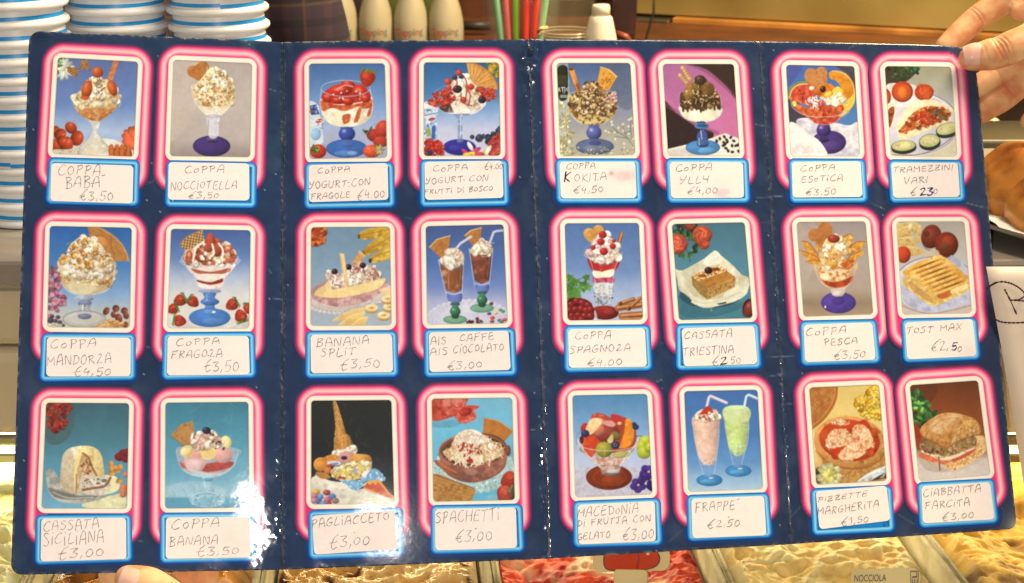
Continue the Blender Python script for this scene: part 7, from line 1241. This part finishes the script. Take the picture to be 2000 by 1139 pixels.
for k, (word, c1, c2, c3, mm) in enumerate(KINDS):
    x0 = (k-3)*TW; o = O+EX*(x0+TW/2)
    tub = thing('steel_tub', f'steel tub that holds the {word} ice cream', 'tub', (o.x, o.y, ZG-0.12), 'ice cream tubs', YAW)
    w = TW-0.0006; hw = w/2; bm = bmesh.new()
    def rr(hx, y0, y1, z, r=0.012, n=5):
        out = []
        for cx, cy, a0 in ((hx-r, y1-r, 0), (-hx+r, y1-r, 90), (-hx+r, y0+r, 180), (hx-r, y0+r, 270)):
            for j in range(n): t = math.radians(a0+90*j/(n-1)); out.append(bm.verts.new((cx+r*math.cos(t), cy+r*math.sin(t), z)))
        return out
    L_ = [rr(hw-0.010, Y0+0.010, Y1-0.010, 0.0), rr(hw-0.0048, Y0+0.0048, Y1-0.0048, 0.128), rr(hw, Y0, Y1, 0.1285), rr(hw, Y0, Y1, 0.1255), rr(hw-0.003, Y0+0.003, Y1-0.003, 0.1235), rr(hw-0.0075, Y0+0.0075, Y1-0.0075, 0.122), rr(hw-0.012, Y0+0.012, Y1-0.012, -0.003)]
    L_ = [L_[0], L_[1], L_[2], L_[3]]
    for A_, B_ in zip(L_, L_[1:]):
        for j in range(len(A_)): bm.faces.new((A_[j], A_[(j+1) % len(A_)], B_[(j+1) % len(A_)], B_[j]))
    bm.faces.new(L_[0])
    pan = link('pan', bm_mesh('pan', bm), M_PAN, tub, True); sm = pan.modifiers.new('thick', 'SOLIDIFY'); sm.thickness = 0.0012
    # the ice cream itself
    nx, ny = 190, 440; hx = hw-0.0072
    X, Y = np.meshgrid(np.linspace(-hx, hx, nx), np.linspace(Y0+0.009, Y1-0.009, ny))
    S = 60+7*k
    wx = X+0.012*(fbm(X*30, Y*30, S)-0.5); wy = Y+0.02*(fbm(X*26, Y*26, S+5)-0.5)
    big = fbm(wx*16, wy*13, S+10, 2); rid = 1-np.abs(2*fbm(wx*38+3*wy, wy*60, S+20, 3)-1); fine = fbm(wx*150, wy*220, S+30, 3)
    edge = np.minimum(np.minimum(hx-np.abs(X), Y-Y.min()), Y.max()-Y)
    scr = 1-np.abs(2*fbm(wx*70+9*wy, wy*150, S+24, 3)-1); H = 0.102+0.036*(big-0.35)+0.010*rid+0.0042*scr+0.0035*fine; H = np.minimum(H, 0.112+edge*1.2)
    H = H*np.clip(edge/0.004+0.86, 0, 1)
    m1 = np.clip((fbm(wx*24, wy*20, S+40, 3)-0.50)*6, 0, 1)[..., None]; m2 = np.clip((rid-0.78)*5, 0, 1)[..., None]
    if k in (4, 0): m1 = m1*0.35
    if k == 3: m1 = np.clip((fbm(wx*44, wy*40, S+40, 4)-0.50)*7, 0, 1)[..., None]; m2 = np.clip((fbm(wx*36, wy*44, S+50, 4)-0.47)*8, 0, 1)[..., None]
    if k in (1, 2): m1 = np.maximum(m1*0.35, np.clip((1-np.abs(2*fbm(wx*26, wy*22, S+70, 3)-1)-0.90)*14, 0, 1)[..., None])
    C = alb(c1)*(1-m1)+alb(c2)*m1; C = C*(1-m2*0.8)+alb(c3)*m2*0.8; C = C*(0.9+0.2*fine[..., None])
    ic = link('ice_cream', mesh_np('ice_cream', np.stack([X, Y, H], -1).reshape(-1, 3), grid_faces(nx, ny), C.reshape(-1, 3)), mm, None, True)
    ic.location = tub.location; ic.rotation_euler = (0, 0, YAW)
    tag(ic, f'{word} ice cream filling its steel tub below the menu', 'ice cream', 'tubs of ice cream')

cl_ = bpy.data.lights.new('case_lamp', 'AREA'); cl_.shape = 'RECTANGLE'; cl_.size = 2.2; cl_.size_y = 0.04; cl_.energy = 9.0; cl_.color = (1.0, 0.82, 0.52)
clo = bpy.data.objects.new('case_lamp', cl_); COL.objects.link(clo); clo.location = (0.1, yf+0.06, ZC-0.13); clo.rotation_euler = (math.radians(-20), 0, 0)
# name cards standing in the ice cream
def card_sign(corners, label, kindcol):
    c = [Vector(p) for p in corners]; t = thing('flavour_card', label, 'sign', c[3].to_tuple(), 'flavour cards')
    ex = (c[1]-c[0]); ey = (c[0]-c[3]); nn = ex.cross(ey).normalized()
    bm = bmesh.new(); out = []; r = 0.10
    rx, ry = r, r*ex.length/ey.length
    for cx, cy, a0 in ((1-rx, 1-ry, 0), (rx, 1-ry, 90), (rx, ry, 180), (1-rx, ry, 270)):
        for j in range(6): q = math.radians(a0+90*j/5); out.append(ex*(cx+rx*math.cos(q))+ey*(cy+ry*math.sin(q)))
    f1 = [bm.verts.new(p) for p in out]; f2 = [bm.verts.new(p-nn*0.0012) for p in out]; bm.faces.new(f1); bm.faces.new(f2[::-1])
    for i in range(len(out)): bm.faces.new((f1[i], f2[i], f2[(i+1) % len(out)], f1[(i+1) % len(out)]))
    link('plaque', bm_mesh('plaque', bm), kindcol, t)
    for fx in (0.3, 0.7): tube('prong', [ex*fx-nn*0.0006, ex*fx-nn*0.0006-ey*0.5], 0.0012, 6, kindcol, t)
    return t, ex, ey, nn
M_TAG = mat('grey_beige_card', A(196, 172, 118), rough=0.45)
def up_from(px, py, dep, h, lean=0.012): p = V(px, py, dep); return p, p+Vector((0, lean, h))
dep_ = lambda py, z: (1.5-z)/(math.sin(PITCH)+(py-569.5)/FPX*math.cos(PITCH))
d0 = dep_(1110, ZG+0.028)
tl, tr = V(1662, 1112, d0), V(1797, 1109, d0); dn = Vector((0, -0.016, -0.034))
t, ex, ey, nn = card_sign([tl, tr, tr+dn, tl+dn], 'grey flavour card reading NOCCIOLA in the hazelnut ice cream', M_TAG)
def put_text(s, t, ex, ey, nn, u0, u1, v0, v1, m, rot=False, slant=0.0):
    me = text_mesh(s, 1.0); v = np.zeros(len(me.vertices)*3); me.vertices.foreach_get('co', v); v = v.reshape(-1, 3)
    v[:, 0] += slant*v[:, 1]
    a0, a1 = v[:, 0].min(), v[:, 0].max(); b0, b1 = v[:, 1].min(), v[:, 1].max(); U = (v[:, 0]-a0)/(a1-a0); W = (v[:, 1]-b0)/(b1-b0)
    if rot: U, W = 1-W, U
    U = u0+(u1-u0)*U; W = v0+(v1-v0)*W
    q = np.outer(U, ex)+np.outer(W, ey)+np.array(nn)*0.0004
    me.vertices.foreach_set('co', q.ravel().astype(np.float32)); me.update(); return link('lettering', me, m, t)
M_TXT = mat('dark_print', A(70, 58, 60), rough=0.5)
put_text('NOCCIOLA', t, ex, ey, nn, 0.04, 0.50, 0.80, 0.91, M_TXT, False, 0.12)
put_text('GEL', t, ex, ey, nn, 0.876, 0.955, 0.58, 0.93, M_TXT, True)
bm = bmesh.new()
for u0, u1, v0, v1 in ((0.855, 0.862, 0.02, 0.95), (0.968, 0.975, 0.02, 0.95), (0.862, 0.968, 0.94, 0.955)):
    vv = [bm.verts.new(ex*u+ey*w+nn*0.0004) for u, w in ((u0, v0), (u1, v0), (u1, v1), (u0, v1))]; bm.faces.new(vv)
link('print_frame', bm_mesh('print_frame', bm), M_TXT, t)
# strawberry tub: picture card with a red fruit, and a blank card before it
tl, tr = V(1158, 1070, dep_(1068, ZG+0.026)), V(1308, 1066, dep_(1068, ZG+0.026)); dn = Vector((0, -0.004, -0.0155))
M_TAG2 = mat('pale_olive_card', A(226, 206, 140), rough=0.45)
t, ex, ey, nn = card_sign([tl, tr, tr+dn, tl+dn], 'pale card with a long red fruit drawn on it in the strawberry ice cream', M_TAG2)
def patch(pts, m, name, h):
    bm = bmesh.new(); bm.faces.new([bm.verts.new(ex*u+ey*w+nn*h) for u, w in pts]); return link(name, bm_mesh(name, bm), m, t)
el = spline([(0.14, 0.5), (0.17, 0.16), (0.3, 0.06), (0.5, 0.05), (0.68, 0.07), (0.82, 0.2), (0.87, 0.45), (0.84, 0.75), (0.75, 0.96), (0.5, 0.97), (0.3, 0.96), (0.17, 0.85)], 4, True)
patch(el, mat('red_print', A(206, 62, 22), rough=0.45), 'fruit_drawing', 0.0004)
bl = []; ribbon(bl, np.vstack([el, el[:1]])*np.array([ex.length, ey.length]), 0.0008)
ribbon(bl, spline([(0.56*ex.length, 0.98*ey.length), (0.60*ex.length, 0.5*ey.length), (0.56*ex.length, 0.05*ey.length)], 5), 0.0006)
z = np.array(bl).reshape(-1, 2)/np.array([ex.length, ey.length]); q = np.outer(z[:, 0], ex)+np.outer(z[:, 1], ey)+np.array(nn)*0.0007
link('fruit_outline', mesh_np('fruit_outline', q, np.arange(len(z)).reshape(-1, 4)), M_TXT, t)
hl = [(0.715+0.022*math.cos(a), 0.72+0.022*ex.length/ey.length*math.sin(a)) for a in np.linspace(0, 6.28, 14)[:-1]]
patch(hl, M_TAG2, 'highlight_dot', 0.0009)
tl, tr = V(1200, 1113, dep_(1113, ZG+0.020)), V(1264, 1114, dep_(1113, ZG+0.020)); dn = Vector((0, -0.006, -0.022))
card_sign([tl, tr, tr+dn, tl+dn], 'small blank pale card in front of the red fruit card', M_TAG2)

# ------------------------------------------------------------------ the two hands
M_SKIN = mat('skin', A(248, 186, 126), rough=0.45, spec=0.3, noise=(75, A(226, 136, 84), 4, 0.40, 0.68), bump=[(380, 0.22, 0.0004), (1400, 0.15, 0.0001)], sss=0.22)
M_NAIL = mat('finger_nail', A(244, 178, 146), rough=0.30, spec=0.5, noise=(120, A(250, 196, 164), 1, 0.4, 0.7))
def hand(label, fingers, extra, nails, base, folds=()):
    root = thing('hand', label, 'hand', V(*base).to_tuple()); off = root.location
    bm = bmesh.new()
    for ch in fingers+extra: limb(bm, [V(x, y, d)-off for x, y, d, r in ch], [r for *_, r in ch], 18)
    sk = fused('skin_surface', bm, 0.0011, M_SKIN, root, 5)
    creased(sk, [(tuple(V(x, y, d)-off), tuple((V(x2, y2, d)-V(x, y, d)).normalized()), r, dp, wd, bd) for x, y, d, x2, y2, r, dp, wd, bd in folds])
    for (x, y, d), (x2, y2, d2), r, ln, tilt, span in nails:      # centre of the bone under the nail, a point towards the knuckle
        c = V(x, y, d)-off; ax = (V(x, y, d)-V(x2, y2, d2)).normalized(); n = (Vector(CAM)-V(x, y, d)); n = n+Vector(UP)*n.length*tilt; n = (n-ax*n.dot(ax)).normalized(); sd = ax.cross(n)
        nu, nv = 17, 15; vs = []
        for j in range(nv):
            u = j/(nv-1)
            wdt = span*math.sin(math.acos(max(-1, min(1, (0.32-u)/0.32))))**0.6 if u < 0.32 else span*(1-0.10*(u-0.32))
            for i in range(nu):
                a = (i/(nu-1)*2-1)*math.radians(wdt); rise = 0.0003-0.0006*(u-0.5)**2
                tipc = (1-0.12*max(0, u-0.6)/0.4)
                vs.append(tuple(c+ax*(u-0.5)*ln*(1-0.10*(a/1.0)**2)+(n*math.cos(a)+sd*math.sin(a))*(r*tipc+rise)))
        o = link('nail', mesh_np('nail', np.array(vs), grid_faces(nu, nv)), M_NAIL, root, True); sm = o.modifiers.new('thick', 'SOLIDIFY'); sm.thickness = 0.0006; sm.offset = -0.3
    return root
RH = [[(1897, 114, .902, .0082), (1918, 110, .899, .0096), (1937, 106, .898, .0106), (1955, 101, .897, .0105), (1972, 94, .896, .0109), (2012, 76, .897, .0108), (2062, 50, .902, .013), (2140, 40, .915, .019)],
      [(1846, 92, .926, .0072), (1868, 71, .927, .0080), (1892, 50, .928, .0086), (1912, 33, .927, .0086), (1942, 13, .926, .0094), (1996, -20, .922, .0100), (2064, -26, .918, .0125)],
      [(1880, 192, .927, .0072), (1905, 174, .929, .0080), (1932, 156, .930, .0086), (1952, 144, .930, .0086), (1984, 125, .928, .0094), (2042, 88, .924, .0102), (2095, 40, .920, .013)],
      [(1908, 226, .930, .0072), (1930, 211, .931, .0080), (1958, 193, .932, .0088), (1976, 179, .932, .0087), (2006, 154, .931, .0092), (2062, 112, .927, .0102), (2115, 70, .922, .013)],
      [(2012, 236, .930, .0064), (2034, 214, .931, .0074), (2056, 190, .930, .0078), (2092, 152, .926, .0086), (2130, 104, .922, .012)]]
RX = [[(2064, -20, .918, .0125), (2120, 0, .918, .016), (2200, 20, .922, .022), (2290, 30, .93, .026)], [(2095, 40, .920, .014), (2150, 45, .920, .02), (2290, 40, .93, .026)], [(2115, 70, .922, .014), (2170, 70, .922, .02), (2290, 50, .93, .026)], [(2130, 104, .922, .013), (2180, 90, .924, .018), (2290, 60, .93, .024)],
      [(1990, 22, .914, .006), (2030, 20, .912, .011), (2080, 15, .915, .015)], [(2290, 40, .93, .026), (2450, 10, .96, .030), (2750, -60, 1.02, .038), (3050, -140, 1.10, .045)]]
hand('right hand pinching the upper right corner of the menu with its thumb', RH, RX, [((1899, 112, .901), (1940, 104, .898), .0093, .0125, .28, 50)], (2100, 40, .92),
     [(1947, 96, .889, 1990, 76, .013, .0006, .0007, .25), (1954, 93, .889, 1990, 76, .014, .0009, .0008, .15), (1961, 90, .889, 1996, 74, .013, .0007, .0007, -.1), (1968, 86, .889, 2000, 72, .012, .0005, .0007, -.25), (1927, 104, .889, 1960, 95, .012, .0003, .0006, .1),
      (1912, 33, .918, 1945, 10, .011, .0006, .0008, .1), (1918, 29, .918, 1945, 10, .011, .0005, .0007, 0), (1952, 144, .921, 1985, 122, .011, .0007, .0008, .1), (1976, 179, .923, 2006, 152, .011, .0007, .0008, .1), (1930, 211, .922, 1950, 196, .010, .0004, .0007, 0)])
LH = [[(251, 1131, .7665, .0078), (268, 1135, .7655, .0088), (292, 1142, .765, .0096), (318, 1158, .765, .0098), (345, 1180, .766, .0104), (405, 1232, .770, .0114), (470, 1310, .778, .015), (480, 1420, .790, .02)],
      [(214, 1088, 0.7940, .0066), (217, 1112, 0.7950, .0074), (221, 1136, 0.7960, .0078), (232, 1180, 0.7970, .0084), (262, 1270, 0.7960, .0092), (320, 1360, 0.7950, .012)],
      [(361, 1080, 0.7940, .0066), (362, 1108, 0.7960, .0074), (362, 1136, 0.7970, .0078), (360, 1180, 0.7980, .0084), (362, 1270, 0.7980, .0094), (385, 1360, 0.7960, .012)],
      [(406, 1082, 0.8000, .0064), (404, 1110, 0.8010, .0072), (402, 1138, 0.8020, .0076), (402, 1180, 0.8020, .0082), (410, 1270, 0.8010, .0092), (430, 1360, 0.7990, .012)],
      [(440, 1150, 0.8060, .0058), (438, 1175, 0.8070, .0066), (440, 1230, 0.8070, .0074), (455, 1290, 0.8050, .0084), (470, 1360, 0.8010, .011)]]
LX = [[(320, 1360, 0.7950, .013), (360, 1430, 0.7950, .018), (410, 1560, 0.7950, .024)], [(385, 1360, 0.7960, .013), (400, 1440, 0.7960, .02), (415, 1560, 0.7950, .026)], [(430, 1360, 0.7990, .013), (430, 1440, 0.7970, .02), (425, 1560, 0.7950, .026)], [(470, 1360, 0.8010, .012), (470, 1440, 0.7960, .018), (440, 1560, 0.7950, .024)], [(415, 1560, 0.7950, .026), (410, 1750, 0.7910, .030), (380, 2050, 0.7810, .036), (340, 2300, 0.7710, .042)]]
hand('left hand holding the lower left edge of the menu, thumb in front', LH, LX, [((259, 1134, .7655), (300, 1148, .7645), .0089, .0115, .0, 46)], (400, 1450, .785),
     [(322, 1152, .755, 350, 1178, .012, .0008, .0008, .2), (330, 1160, .755, 356, 1184, .012, .0008, .0008, 0)])
